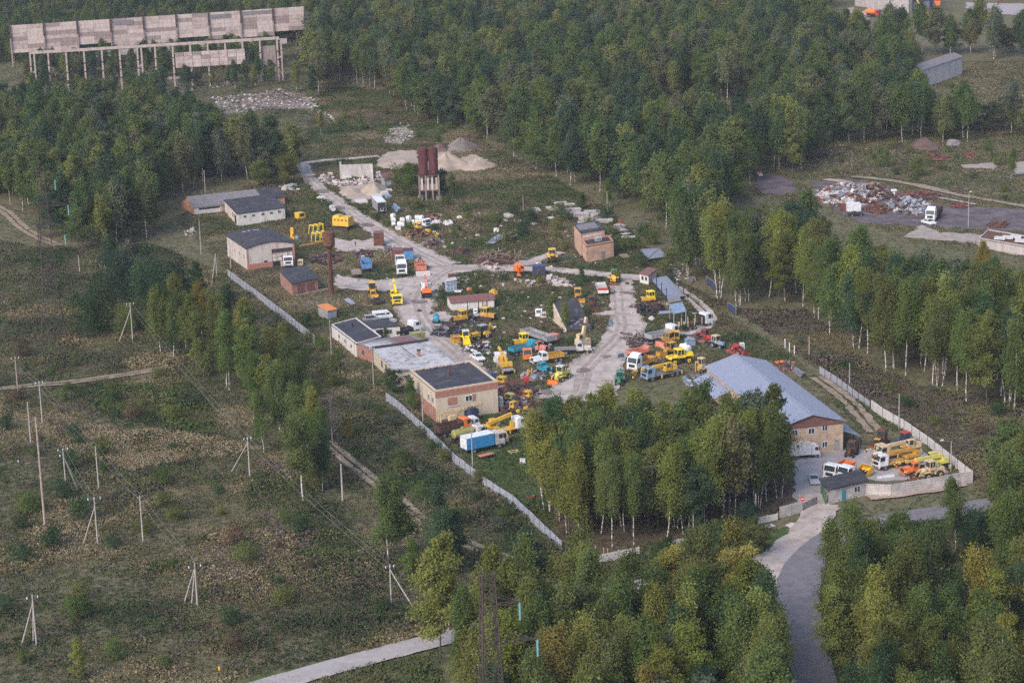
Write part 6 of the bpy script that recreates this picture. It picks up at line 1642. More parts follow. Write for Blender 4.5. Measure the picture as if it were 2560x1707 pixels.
for i, (u, v) in enumerate([(1245, 730), (1268, 800)]):
 t = V('hooped_machine', 'bright yellow hooped machine frame behind the water tower, ' + ('rear' if i == 0 else 'front') + ' of two', 'machine frame', 'B', u, v, (60, -12), 'hooped yellow machine frames', 2.5)
 for x in (-1.6, -.2, 1.6):
  P_(t, 'hoop', lambda q: (q.beam((x, -1.0, 0), (x + .35, -.9, 2.5), .16, .18, 'bright_yellow'), q.beam((x + .35, -.9, 2.5), (x + .35, .9, 2.5), .16, .18, 'bright_yellow'), q.beam((x, 1.0, 0), (x + .35, .9, 2.5), .16, .18, 'bright_yellow')))
 P_(t, 'rail', lambda q: (q.beam((-1.3, -.95, 2.35), (2.0, -.95, 2.35), .14, .16, 'bright_yellow'), q.beam((-1.6, -1.05, .35), (1.8, -1.05, .35), .2, .4, 'yellow'), q.beam((-1.3, .95, 2.35), (2.0, .95, 2.35), .14, .16, 'bright_yellow'))); P_(t, 'panel', lambda q: q.box(-1.2, -.2, .1, 1.2, .2, .8, 'paleblue' if i == 0 else 'black'))
q = MB(); q.beam((-3, 0, .35), (3, 0, .45), .5, .55, 'ochre'); q.beam((3, 0, .45), (4.2, 0, .3), .35, .35, 'ochre'); tag(q.build('crane_boom', None, G('B', 1190, 838), YAW('B', 1190, 838, 200, -40)), 'dull yellow crane boom lying behind the water tower', 'crane boom')
scrap('scrap_heap', 'dark tangled scrap heap right behind the water tower shaft', 'scrap heap', 'B', 1340, 960, 4.3, 6.5, 1.5, ('darkrust', 'black', 'rust', 'steel'), 120, 1)
scrap('scrap_heap', 'dark scrap heap below the tall rusty van body', 'scrap heap', 'B', 1680, 925, 2.6, 5, 1.4, ('darkrust', 'rust', 'steel', 'black'), 80, 2)
scrap('scrap_heap', 'greyish junk strip left of the salmon tipper body', 'scrap heap', 'B', 1900, 880, 1.8, 3, .9, ('steel', 'darkrust', 'conc'), 40, 3)
t = V('digger_tractor', 'ochre yellow digger tractor with cab standing at the junction', 'tractor', 'B', 1752, 1272, (20, 60)); backhoe(t, 'yellow', 'yellow')
t = V('crawler_undercarriage', 'dark crawler undercarriage below the ochre digger tractor', 'undercarriage', 'B', 1790, 1345, (60, 45), None, 3); tracks(t, 3.6, 1.0, .5, .75); P_(t, 'frame', lambda q: (q.box(-1.6, -.7, .3, 1.6, .7, .8, 'darkrust'), q.box(-.6, -.6, .8, .5, .6, 1.2, 'black')))
t = V('truck_crane', 'bright yellow truck crane with a short boom aimed backwards', 'truck crane', 'B', 1962, 1352, (28, 60), None, 5); cabover(t, 2.9, 'bright_yellow', 2.4, 1.7); chassis(t, -3, 1.4); axle(t, (1.7, -1.0, -2.2)); P_(t, 'deck', lambda q: q.box(-3, -1.1, .95, .9, 1.1, 1.15, 'black')); turret(t, -.8, 1.15, 'bright_yellow', -1); boom(t, (.2, 0, 2.6), .42, 5.2, 'bright_yellow', yaw=math.pi, stages=2)
t = V('truck_crane', 'orange truck crane with white cab seen from behind', 'truck crane', 'B', 2232, 1285, (-10, -60), None, 5); cabover(t, 3.2, 'white', 2.3, 1.8); chassis(t, -3, 1.4); axle(t, (2.0, -1.0, -2.2)); P_(t, 'deck', lambda q: q.box(-3, -1.1, .95, 1.2, 1.1, 1.15, 'black')); turret(t, -1.0, 1.15, 'orange', 1, 'white'); boom(t, (-1.6, 0, 2.5), .4, 5.0, 'salmon', stages=2)
t = V('parked_van', 'white van parked above the old workshop', 'van', 'G', 660, 140, (60, -6), None, 3); van(t, 'white', 4.4, 1.9)
t = V('parked_car', 'blue-grey car parked left of the white van', 'car', 'G', 565, 158, (60, -6), None, 3); car(t, 'grey', 4.2, 1.5, True)
t = V('parked_car', 'grey estate car half behind the workshop roof edge', 'car', 'G', 700, 178, (60, -6), None, 3); car(t, 'silver', 4.2, 1.5, True)
sheet('metal_sheet', 'pale blue sheet lying in the grass near the orange-roofed cabin', 'metal sheet', 'B', [(1495, 1325), (1535, 1308), (1602, 1358), (1565, 1372)], .25, .06, 'galv')
t = V('box_trailer', 'long grey box trailer with a dark open end by the gravel heaps', 'trailer', 'B', 1812, 532, (72, 80), None, 5); boxbody(t, -4.2, 4.2, 'grey', 'white', 2.5, .9, 2.6); axle(t, (-2.6, -3.5)); P_(t, 'open_end', lambda q: q.box(4.21, -1.1, 1.0, 4.26, 1.1, 3.3, 'black')); P_(t, 'landing_leg', lambda q: (q.box(2.6, -.9, 0, 2.75, -.7, .9, 'black'), q.box(2.6, .7, 0, 2.75, .9, .9, 'black'))); P_(t, 'white_crate', lambda q: (q.box(4.3, -.35, 1.0, 4.5, .35, 1.1, 'white'), q.box(4.3, -.4, 1.0, 4.45, -.3, 1.8, 'white'), q.box(4.3, .3, 1.0, 4.45, .4, 1.8, 'white')))
pipes('tube_bundle', 'bundle of pale blue tubes right of the box trailer', 'B', 1972, 520, (110, 110), 7.5, .22, 3, 'paleblue')
def bag(u, v, z, k):
 p = G('B', u, v); p.z = z; q = MB(); q.box(-.5, -.5, 0, .5, .5, .5, 'white', -.06, -.06); q.box(-.56, -.56, .5, .56, .56, 1.02, 'white', .1, .1)
 for sx in (-1, 1): q.box(sx * .36 - .05, -.3, 1.02, sx * .36 + .05, .3, 1.12, 'offwhite')
 o = q.build('bulk_bag', None, p, .3 * (k % 5)); tag(o, 'white bulk bag ' + ('on top of another bag in the row beside the dirt road' if z > 0 else 'standing in the row beside the dirt road'), 'bag', 'white bulk bags on top of others by the dirt road' if z > 0 else 'white bulk bags by the dirt road')
 mask_disc(p.x, p.y, 1)
for k, (u, v, z) in enumerate([(1938, 655, 0), (1938, 655, 1.1), (1936, 628, 0), (1936, 620, 1.1), (1992, 655, 0), (2018, 660, 0), (2018, 655, 1.1), (2074, 645, 0), (2074, 640, 1.1), (2112, 640, 0), (2150, 640, 0), (2150, 634, 1.1), (2188, 640, 0), (2188, 636, 1.1)]): bag(u, v, z, k)
p = G('B', 1978, 694); q = MB(); q.box(-.7, -.5, 0, .7, .5, .9, 'white'); q.box(-.72, -.52, .9, .72, .52, .96, 'offwhite'); tag(q.build('white_crate', None, p, .2), 'single white crate in front of the bulk bags', 'crate')
t = V('light_truck', 'small white cab-over truck at the end of the bulk bags', TK, 'B', 2225, 672, (50, 12), None, 3); cabover(t, 1.2, 'white', 2.0, 1.7, 1.5, .7); chassis(t, -2.6, -.3, .6); axle(t, (.5, -1.8), .85, .4, .26); flatbed(t, -2.6, -.5, 'offwhite', 2.0, .85, .35)
scrap('scrap_heap', 'rusty machine wreck heap with yellow pieces in front of the bulk bags', 'scrap heap', 'B', 2150, 742, 3.6, 3.5, 1.5, ('darkrust', 'rust', 'black', 'ochre'), 90, 4)
t = V('derelict_cab', 'yellow cab thrown on the wreck heap below the bulk bags', 'cab', 'B', 2160, 705, (50, 20), None, 2, z=.9); cabshell(t, 'yellow', 1.5, 1.9, 1.4)
t = V('derelict_cab', 'flat yellow engine cover right of the wreck heap', 'engine cover', 'B', 2240, 722, (50, 10), None, 2); cabshell(t, 'yellow', 1.0, 1.8, .9)
t = V('grab', 'bent yellow grab arm on the ground past the wreck heap', 'grab', 'C', 1285, 498, (50, 15), None, 2); P_(t, 'arm', lambda q: (q.beam((-.9, 0, 0), (-.6, 0, 1.2), .25, .3, 'yellow'), q.beam((-.6, 0, 1.2), (.5, 0, 1.0), .25, .3, 'yellow'))); P_(t, 'tyre', lambda q: q.cyl((.9, -.2, .5), (.9, .2, .5), .5, n=12, m='rubber'))
# heaps of stone
mound('gravel_heap', 'grey gravel heap beside the pale stone heap', 'B', 1550, 362, 3.3, 4.5, 1.7, SAND, 1)
mound('sand_heap', 'pale conical sand heap by the grey hopper shed', 'B', 1765, 352, 3.9, 6.5, 2.9, SAND, 2)
mound('sand_heap', 'long sand heap right of the rusty silos', 'K', 838, 978, 7.5, 9, 4.0, SAND, 3)
mound('sand_heap', 'low sand heap at the far right end of the sand lot', 'K', 1020, 980, 5.5, 7, 2.6, SAND, 4)
mound('sand_heap', 'flat sand heap left of the rusty silos', 'K', 575, 965, 7.5, 9, 1.4, SAND, 5)
mound('earth_heap', 'reddish earth heap behind the sand lot', 'K', 800, 880, 3.2, 5, 2.0, earth_mat('red_earth', (.08, .05, .042), (.125, .08, .07), (.17, .115, .10)), 6)
mound('earth_heap', 'grey-brown spoil heap at the wood edge behind the sand lot', 'K', 925, 868, 5, 9, 3.4, earth_mat('spoil', (.10, .08, .07), (.16, .13, .115), (.24, .20, .185)), 7)
ST = ('conc', 'conc', 'greyrender', 'dirtyconc')
rubble('broken_stone', 'broken white stones in front of the loading ramp wall', 'B', [(1285, 225), (1380, 205), (1440, 265), (1600, 255), (1700, 245), (1830, 195), (1820, 265), (1600, 300), (1400, 312), (1290, 262)], .85, (.5, 1.3), ST, 11)
rubble('broken_stone', 'pale broken stones on the dirt strip near the yellow tree', 'K', [(20, 600), (90, 640), (190, 705), (150, 725), (60, 660), (10, 625)], 1.5, (.3, 1.0), ST + ('asb', 'wood'), 12)
rubble('broken_stone', 'pale rubble on the grassy clearing before the wood', 'K', [(480, 790), (520, 740), (610, 720), (640, 780), (690, 800), (560, 840), (460, 835)], 1.6, (.3, .9), ST + ('asb', 'wood'), 13)
rubble('broken_stone', 'rubble field in front of the ruined hall', 'A', [(1560, 720), (1900, 690), (2060, 655), (2340, 740), (2340, 810), (2000, 805), (1640, 850)], 1.9, (.3, 1.1), ('conc', 'asb', 'conc', 'wood', 'greyrender'), 14)
rubble('broken_stone', 'grey rubble under the ruined hall columns', 'A', [(760, 740), (900, 710), (1050, 690), (1300, 640), (1700, 610), (1700, 640), (1300, 680), (800, 770)], 2.2, (.3, 1.1), ('conc', 'asb', 'wood'), 15)
rubble('broken_stone', 'broken concrete on the weedy yard middle beside the navy container', 'D', [(1470, 260), (1560, 245), (1700, 300), (1800, 330), (1750, 345), (1600, 335), (1480, 320)], .8, (.4, 1.6), ST, 16)
rubble('broken_stone', 'rubble round the orange excavator in the yard', 'D', [(1100, 250), (1220, 270), (1330, 300), (1300, 330), (1120, 310)], 1.1, (.3, .9), ST + ('rust',), 17)
rubble('broken_stone', 'rubble left of the orange excavator in the yard', 'D', [(790, 110), (930, 110), (990, 210), (870, 250), (800, 200)], 1.2, (.3, 1.2), ST + ('darkrust',), 18)
rubble('broken_stone', 'pale rubble behind the glass kiosk', 'D', [(430, 240), (560, 230), (620, 270), (580, 320), (460, 300)], 1.0, (.3, 1.1), ST + ('wood',), 19)
rubble('broken_stone', 'white debris in the grass left of the arched garage', 'B', [(70, 700), (160, 690), (170, 740), (90, 765)], 1.4, (.4, 1.2), ST, 20)
rubble('broken_stone', 'pale debris beyond the long shed end', 'B', [(920, 310), (1080, 290), (1090, 350), (960, 360)], 1.4, (.4, 1.4), ST, 21)
rubble('litter', 'small pale scraps scattered over the yard grass', 'W', [(760, 480), (1000, 480), (1400, 500), (1560, 640), (1660, 780), (1500, 860), (1250, 760), (1100, 640), (900, 560)], 4.2, (.2, .8), ST + ('wood', 'darkrust', 'concpale'), 22)
rubble('litter', 'small scraps scattered round the yard vehicles', 'W', [(800, 640), (1060, 640), (1400, 650), (1440, 800), (1300, 890), (1150, 870), (1050, 800), (950, 720)], 3.4, (.2, .8), ST + ('rust', 'wood', 'darkrust', 'steel', 'paleblue'), 23)
for u, v, L, w, n, lb in ((1650, 448, 4.2, 3.2, 2, 'pale board stack at the foot of the sand heap, left of the box trailer'), (1795, 405, 2.4, 2.6, 3, 'pale slab stack behind the box trailer'), (1858, 388, 2.2, 2.0, 4, 'pale slab stack nearest the hopper shed'), (1888, 410, 2.6, 1.6, 3, 'blue-grey slab stack right behind the box trailer'), (1895, 350, 1.6, 1.6, 2, 'small pale slab stack at the hopper shed corner')):
 slabs(lb, 'B', u, v, (50, 50), L, w, n, 'concpale' if 'blue' not in lb else 'paleblue', .25)
t = V('tv_mast', 'white dish-shaped scrap on a stand in the grass left of the dirt road', 'scrap', 'B', 1296, 440, (30, 20), None, 1.5); P_(t, 'plate', lambda q: q.dome((0, 0, 1.0), 1.5, 1.2, .5, 'offwhite', 10, 3, .4, random.Random(3))); P_(t, 'stand', lambda q: q.box(-.12, -.12, 0, .12, .12, 1.0, 'offwhite'))
# --- middle of the yard
scrap('brush_pile', 'brown heap of branches and bars at the road fork', 'brush pile', 'C', 1935, 745, 6.2, 6.5, 1.7, ('darkrust', 'wood', 'rust'), 150, 5, (1.2, 3.0), 0, 0.05)
scrap('scrap_heap', 'dark scrap in the weeds above the road fork', 'scrap heap', 'C', 1540, 655, 2.8, 3.5, 1.2, ('darkrust', 'black', 'rust'), 50, 6)
scrap('scrap_heap', 'low dark scrap strip along the upper dirt road', 'scrap heap', 'C', 1230, 560, 3.0, 5, .7, ('darkrust', 'steel', 'wood'), 50, 7)
scrap('scrap_heap', 'low reddish scrap patch in the weeds right of the bulk bags', 'scrap heap', 'C', 1240, 285, 2.4, 4, .8, ('rustred', 'darkrust', 'wood'), 40, 8)
sheet('metal_sheet', 'long blue-grey sheet lying in the upper weeds', 'metal sheet', 'C', [(1805, 570), (1930, 482), (2085, 438), (2092, 458), (1895, 578)], .35, .08, 'galv')
sheet('metal_sheet', 'shorter grey sheet beside the long blue-grey one', 'metal sheet', 'C', [(2020, 512), (2138, 474), (2158, 490), (2062, 540)], .3, .08, 'asb')
for i, (u, v, r, h) in enumerate([(1395, 355, 1.5, 1.3), (1920, 440, .9, 1.5), (1268, 345, 1.6, 1.2), (1520, 290, 1.0, .8)]):
 q = MB(); q.dome((0, 0, -.1), r, r * .9, h, 'concpale', 9, 4, .45, random.Random(i)); tag(q.build('boulder', None, G('C', u, v)), ('broad grey boulder right of the bulk bags', 'tall pale boulder in the weeds by the blue-grey sheet', 'grey boulder touching the bulk bag row', 'small grey boulder in the upper weeds')[i], 'boulder')
t = V('steel_box', 'small brown box behind the glass kiosk', 'box', 'C', 1437, 955, (50, -3), None, 1.5); container(t, 'rust', 1.7, 1.2, 1.3)
t = V('bath_tub', 'white tub right of the glass kiosk', 'tub', 'C', 1510, 1092, (50, 3), None, 1.5); P_(t, 'basin', lambda q: q.box(-.8, -.5, .1, .8, .5, .6, 'white', -.08, -.06)); P_(t, 'inside', lambda q: q.box(-.75, -.45, .603, .75, .45, .62, 'asb')); P_(t, 'foot', lambda q: (q.box(-.6, -.3, 0, -.5, .3, .1, 'black'), q.box(.5, -.3, 0, .6, .3, .1, 'black')))
t = V('barrel', 'orange rusty drum behind the storage shed', 'drum', 'C', 1632, 1085, (50, 3), None, 1.2); P_(t, 'drum', lambda q: q.cyl((-.6, 0, .5), (.6, 0, .5), .5, n=12, m='orange')); P_(t, 'ring', lambda q: (q.cyl((-.3, 0, .5), (-.22, 0, .5), .53, n=12, m='rust'), q.cyl((.22, 0, .5), (.3, 0, .5), .53, n=12, m='rust')))
t = V('grab', 'yellow clamshell grab in the weeds behind the storage shed', 'grab', 'C', 1890, 1120, (50, 10), None, 1.5); P_(t, 'jaw', lambda q: q.prism([(-1.1, .1), (-.1, .0), (-.1, .9), (-.8, 1.0)], -.6, .6, 'yellow')); P_(t, 'jaw', lambda q: q.prism([(.0, .0), (1.0, .1), (.8, 1.0), (.0, .9)], -.6, .6, 'yellow')); P_(t, 'head', lambda q: (q.box(-.4, -.3, 1.0, .4, .3, 1.4, 'yellow'), q.cyl((0, 0, 1.4), (0, 0, 2.0), .12, n=6, m='steel')))
t = V('tank_trailer', 'small turquoise tank trailer seen end-on by the road', 'tank trailer', 'C', 1268, 1432, (5, 40), None, 2.5); tank(t, -1.4, 1.4, 'teal', .72, .6); axle(t, (0,), .75, .4, .26); P_(t, 'drawbar', lambda q: (q.beam((-1.4, -.4, .6), (-2.6, 0, .5), .1, .1, 'black'), q.beam((-1.4, .4, .6), (-2.6, 0, .5), .1, .1, 'black')))
t = V('crawler_tractor', 'orange-yellow tractor before the storage shed, left of two', 'tractor', 'C', 1528, 1422, (-60, 10), None, 3); dozer(t, 'ochre', 'yellow', False)
t = V('crawler_tractor', 'orange-yellow tractor before the storage shed, right of two', 'tractor', 'C', 1832, 1392, (60, 8), None, 3); dozer(t, 'ochre', 'yellow', False)
t = V('derelict_cab', 'small white plate-topped cab between the two orange-yellow tractors', 'cab', 'D', 665, 645, (20, 40), None, 1.5); cabshell(t, 'white', .9, .8, 1.2)
t = V('excavator', 'orange excavator with folded arm on the rubble', 'excavator', 'C', 2168, 905, (12, 60), None, 4); excavator(t, 'orange', False, .75)
t = V('container', 'navy blue container by the loop road', 'container', 'E', 421, 806, (60, -2), None, 3); container(t, 'navy', 3.1, 2.3, 2.2)
scrap('scrap_heap', 'black heap of parts left of the backhoe loader', 'scrap heap', 'D', 360, 845, 4.2, 6, 1.3, ('black', 'darkrust', 'steel'), 110, 9)
scrap('scrap_heap', 'dark machine parts behind the white sedan', 'scrap heap', 'D', 690, 1030, 2.6, 4, .9, ('black', 'steel', 'darkrust', 'white'), 60, 10)
scrap('scrap_heap', 'dark parts around the orange-yellow tractors', 'scrap heap', 'D', 640, 715, 3.2, 3, .9, ('black', 'darkrust', 'steel', 'offwhite'), 50, 101)
t = V('removed_tipper', 'orange-brown open steel skip left of the yellow loader', 'skip', 'D', 446, 965, (26, 60), None, 3); skip_body(t, 'ochre', 3.0, 1.9, 1.3, .1)
t = V('wheel_loader', 'yellow wheel loader with whitish cab roof, seen from behind by the road', 'wheel loader', 'D', 560, 988, (-22, -60), None, 4); wheel_loader(t, 'bright_yellow', 'rust', .7, 'offwhite')
t = V('backhoe_loader', 'yellow backhoe loader with black cab and raised rear arm', 'backhoe loader', 'D', 730, 925, (-60, 12), None, 4); backhoe(t, 'yellow', 'grey')
t = V('flat_trailer', 'long grey drop-side trailer lying across the yard weeds', 'trailer', 'D', 1372, 948, (190, 68), None, 6); trailer(t, 'grey', 10.5, 2.5, 1.0, .85, 'asb', (-3.0, -4.0, 3.4), False)
t = V('steel_box', 'orange-red box at the right end of the long grey trailer', 'box', 'D', 1545, 945, (60, 12), None, 2); container(t, 'salmon', 2.0, 1.6, 1.4)
t = V('crawler_tractor', 'yellow tractor with tall cab behind the turquoise tipper truck', 'tractor', 'D', 1180, 1012, (-60, 10), None, 3); dozer(t, 'yellow', 'bright_yellow', False)
t = V('tipper_truck', 'turquoise tipper truck facing right', TK, 'D', 1205, 1092, (60, -12), None, 5); cabover(t, 3.3, 'teal', 2.3, 1.75, 1.6, .9); chassis(t, -3.2, 1.8); dump(t, -3.2, 1.5, 'teal', 2.3, 1.05, .75, 'rustred'); axle(t, (2.3, -1.4, -2.5))
t = V('bonnet_truck', 'faded red long-nosed truck cab facing right', TK, 'D', 1345, 1072, (60, 8), None, 4); bonnet(t, 2.7, 'salmon', 2.1, .85, 1.6, 1.5, 1.5); chassis(t, -3, 1.2); axle(t, (1.8, -1.8)); P_(t, 'fuel_tank', lambda q: q.cyl((-1, -.75, .7), (.2, -.75, .7), .28, n=10, m='black'))
t = V('derelict_cab', 'bright orange truck cab standing on dark parts', 'cab', 'D', 1248, 1160, (18, 50), None, 2); cabshell(t, 'orange', 1.9, 1.6, 2.1, .3)
t = V('tipper_truck', 'white long-nosed tipper truck with ochre tipper body facing left', TK, 'D', 1475, 1192, (-60, 9), None, 5); bonnet(t, 3.5, 'white', 2.2, .9, 1.7, 1.5, 1.6); chassis(t, -3.4, 2); dump(t, -3.5, .3, 'ochre', 2.3, 1.05, .85); axle(t, (2.6, -1.4, -2.5))
t = V('truck_crane', 'small yellow truck crane with white cab and boom aimed over it', 'truck crane', 'D', 985, 1272, (-46, -52), None, 5); truck_crane(t, 'white', 'yellow', 7.2, .14, wheels=(3.0, -1.6, -2.9), stages=2)
t = V('small_tractor', 'turquoise tractor at the yard corner', 'tractor', 'D', 1422, 1302, (50, 14), None, 3); bonnet(t, 1.7, 'teal', 1.9, .75, 1.3, 1.3, 1.35); chassis(t, -1.4, 1.2, .6); axle(t, (1.0, -.9), .8, .42, .3)
scrap('scrap_heap', 'grey stripped axles left of the turquoise tractor', 'scrap heap', 'D', 1300, 1345, 2.6, 3.5, .9, ('steel', 'black', 'grey', 'ochre'), 60, 12)
t = V('wheel_loader', 'pale yellow front loader with orange bucket at the yard corner', 'wheel loader', 'D', 1625, 1392, (-52, 26), None, 4); wheel_loader(t, 'lime', 'orange', .62, 'offwhite')
t = V('parked_car', 'white sedan parked on the road in front of the yard machines', 'car', 'D', 692, 1160, (60, 34), None, 3); car(t, 'white')
t = V('flatbed_truck', 'cream long-nosed truck with long grey flat bed facing right', TK, 'D', 1772, 1092, (60, -2), None, 5); bonnet(t, 3.6, 'offwhite', 2.2, .95, 1.7, 1.5, 1.65); chassis(t, -4.2, 2); flatbed(t, -4.2, .3, 'grey', 2.3, 1.1, .18, 'asb'); axle(t, (2.7, -1.8, -3.0))
t = V('crawler_crane', 'cream crawler crane with upright boom behind the cream truck', 'crawler crane', 'D', 1880, 1030, (50, -14), None, 4); tracks(t, 3.4, 1.0, .5, .8); P_(t, 'house', lambda q: q.box(-1.6, -1.2, .95, 1.0, 1.2, 2.2, 'cream', .06, .1)); o = P_(t, 'operator_cab', lambda q: q.box(-2.4, -1.15, 1.6, -1.3, -.1, 3.6, 'cream', .04, .04)); P_(o, 'cab_window', lambda q: (q.box(-2.25, -1.18, 2.6, -1.45, -1.12, 3.4, 'glass'),)); boom(t, (-.4, 0, 2.2), 1.28, 4.6, 'cream', .55, .7, 2)
t = V('derelict_cab', 'white cab lying by the dense green tree, left of two', 'cab', 'D', 1378, 672, (-20, 40), None, 2); cabshell(t, 'white', 1.5, 1.2, 1.6)
t = V('derelict_cab', 'white cab by the dense green tree, right of two', 'cab', 'D', 1425, 688, (30, 40), None, 2); cabshell(t, 'offwhite', 1.2, 1.1, 1.2)
t = V('bulldozer', 'faded yellow bulldozer behind the black-roofed store', 'bulldozer', 'D', 1815, 500, (10, 50), None, 3); dozer(t, 'ochre', 'ochre', True)
t = V('bulldozer', 'rusty brown bulldozer beside the dirt road', 'bulldozer', 'D', 1972, 592, (8, 50), None, 3); dozer(t, 'rust', 'rust', True)
t = V('wheel_loader', 'yellow wheel loader with green cab and brown bucket on the loop road', 'wheel loader', 'E', 1160, 888, (-26, 60), None, 4); wheel_loader(t, 'yellow', 'rust', .78, 'green')
t = V('flat_trailer', 'flat trailer with red and white tail standing at the roadside', 'trailer', 'E', 1038, 985, (-36, -90), None, 4); trailer(t, 'offwhite', 6.8, 2.4, 1.0, .35, 'conc', (-1.6, -2.6, 2.2), False); P_(t, 'red_tail_panel', lambda q: q.box(-3.46, -1.2, 1.35, -3.405, 1.2, 1.95, 'red')); P_(t, 'white_tail_panel', lambda q: q.box(-3.46, -1.2, .65, -3.405, 1.2, 1.34, 'white'))
t = V('haul_tractor', 'yellow heavy tractor facing the camera by the brick substation', 'tractor', 'E', 552, 678, (10, 60), None, 4); artic_tractor(t, 'yellow')
q = MB()
for i in range(6): q.beam((-2 + i * .8, -1 + .1 * i, .2), (-1 + i * .8, 2, .5), .12, .1, 'green')
tag(q.build('steel_trusses', None, G('E', 690, 660)), 'green steel trusses lying left of the brick substation', 'trusses')
q = MB(); q.cyl((0, 0, 0), (0, 0, .9), .3, n=10, m='blue'); q.cyl((0, 0, .9), (0, 0, .95), .31, n=10, m='navy'); tag(q.build('blue_drum', None, G('D', 2185, 770)), 'small blue drum in the roadside weeds', 'drum')
q = MB(); q.dome((0, 0, 0), .8, .8, .75, 'offwhite', 10, 4, .2, random.Random(4)); tag(q.build('white_sack', None, G('F', 782, 620)), 'white sack in front of the tyre heap', 'sack')
sheet('steel_sheet_stack', 'framed blue-grey sheet on low feet near the loop road', 'metal sheet', 'E', [(1482, 690), (1420, 590), (1600, 580), (1682, 660)], .6, .12, 'galv', 'steel')
for k, (u, v, L, d) in enumerate([(1690, 722, 4, (70, 26)), (1725, 748, 3.4, (60, 10)), (1700, 712, 4.2, (72, 24))]):
 q = MB(); q.box(-L / 2, -.2, 0, L / 2, .2, .2, 'concpale' if k else 'wood'); q.box(-L / 2, -.15, .2, L / 2, .15, .24, 'wood'); tag(q.build('plank', None, G('E', u, v), YAW('E', u, v, *d)), ('brown beam lying right of the framed sheet', 'short pale beam lying right of the framed sheet', 'long pale beam lying beside the brown beam')[k], 'beam')
rubble('concrete_junk', 'grey concrete junk beyond the loop track', 'E', [(1750, 770), (1860, 750), (1960, 870), (1880, 890), (1760, 870)], 1.3, (.5, 1.6), ('conc', 'steel', 'black', 'concpale'), 24)
t = V('timber_rack', 'wooden ladder-like frame leaning at the brick substation', 'frame', 'E', 1255, 640, (60, 70), None, 2); P_(t, 'side_rail', lambda q: q.box(-2, -1.0, .3, 2, -.8, .5, 'wood')); P_(t, 'side_rail', lambda q: q.box(-2, .8, .3, 2, 1.0, .5, 'wood')); P_(t, 'rung', lambda q: [q.box(-1.9 + i * .95, -.8, .32, -1.75 + i * .95, .8, .48, 'wood') for i in range(5)]); P_(t, 'foot', lambda q: [q.box(x, y, 0, x + .15, y + .15, .3, 'wood') for x in (-1.9, 1.75) for y in (-.95, .8)])
q = MB(); q.add([(0, 0, 0), (2.2, 0, 0), (0, .3, 2.4), (0, .12, 0), (2.2, .12, 0), (0, .42, 2.4)], [(0, 1, 2), (3, 5, 4), (0, 3, 4, 1), (1, 4, 5, 2), (2, 5, 3, 0)], 'rustred'); tag(q.build('steel_triangle', None, G('E', 1200, 335)), 'dark red triangular plate standing by the slab stacks', 'plate')
SL = [(125, 250, 3.4, 1.4, 3, (60, 22), 'slab stack alone on the left of the slab field'), (398, 185, 3.4, 1.8, 2, (50, 40), 'slanting pale slab stack at the upper left of the slab field'), (548, 262, 3.0, 1.6, 1, (50, 36), 'single pale slab in the grass before the slab stacks'),
 (555, 165, 3.2, 2.0, 2, (60, -6), 'slab stack, second from the upper left'), (632, 120, 3.4, 1.6, 2, (60, -6), 'slab stack farthest back, by the dark tree'), (585, 175, 3.0, 1.8, 2, (60, 6), 'low slab stack touching the second one'),
 (725, 135, 2.6, 1.6, 2, (60, -6), 'slab stack left of the dark bush'), (745, 195, 4.6, 2.0, 3, (60, -4), 'long mossy slab stack in the middle row'), (700, 225, 2.2, 1.6, 3, (60, -4), 'short slab stack in the middle row'),
 (830, 235, 4.2, 2.2, 3, (60, -3), 'broad slab stack behind the substation, left'), (945, 215, 4.2, 2.2, 3, (60, -3), 'broad slab stack behind the substation, rear'), (1000, 250, 4.0, 2.0, 3, (60, -3), 'broad slab stack behind the substation, right'),
 (900, 270, 5.0, 1.8, 2, (60, -3), 'flat slab stack just behind the substation roof'), (905, 318, 5.4, 1.6, 3, (60, -4), 'slab stack touching the substation rear wall'), (1065, 300, 4.2, 1.6, 3, (60, -4), 'slab stack right of the substation rear block'),
 (1215, 355, 2.6, 2.0, 3, (50, 10), 'slab stack beneath the dark red plate'), (1235, 388, 2.8, 2.0, 2, (50, 10), 'slab stack in front of the one by the plate'), (1265, 415, 2.6, .9, 1, (50, -6), 'single bright slab right of the substation'), (1300, 445, 3.6, 1.4, 1, (60, -2), 'low grey slab lowest on the right of the slab field'),
 (250, 295, 3.2, .8, 1, (50, 40), 'narrow slab lying before the lone stack'), (95, 285, 2.4, .8, 1, (40, 30), 'narrow slab under the lone stack'), (365, 325, 1.6, 1.2, 2, (50, 10), 'small pinkish block stack in the grass')]
for u, v, L, w, n, d, lb in SL: slabs(lb, 'E', u, v, d, L, w, n, 'conc' if n > 1 else 'concpale')
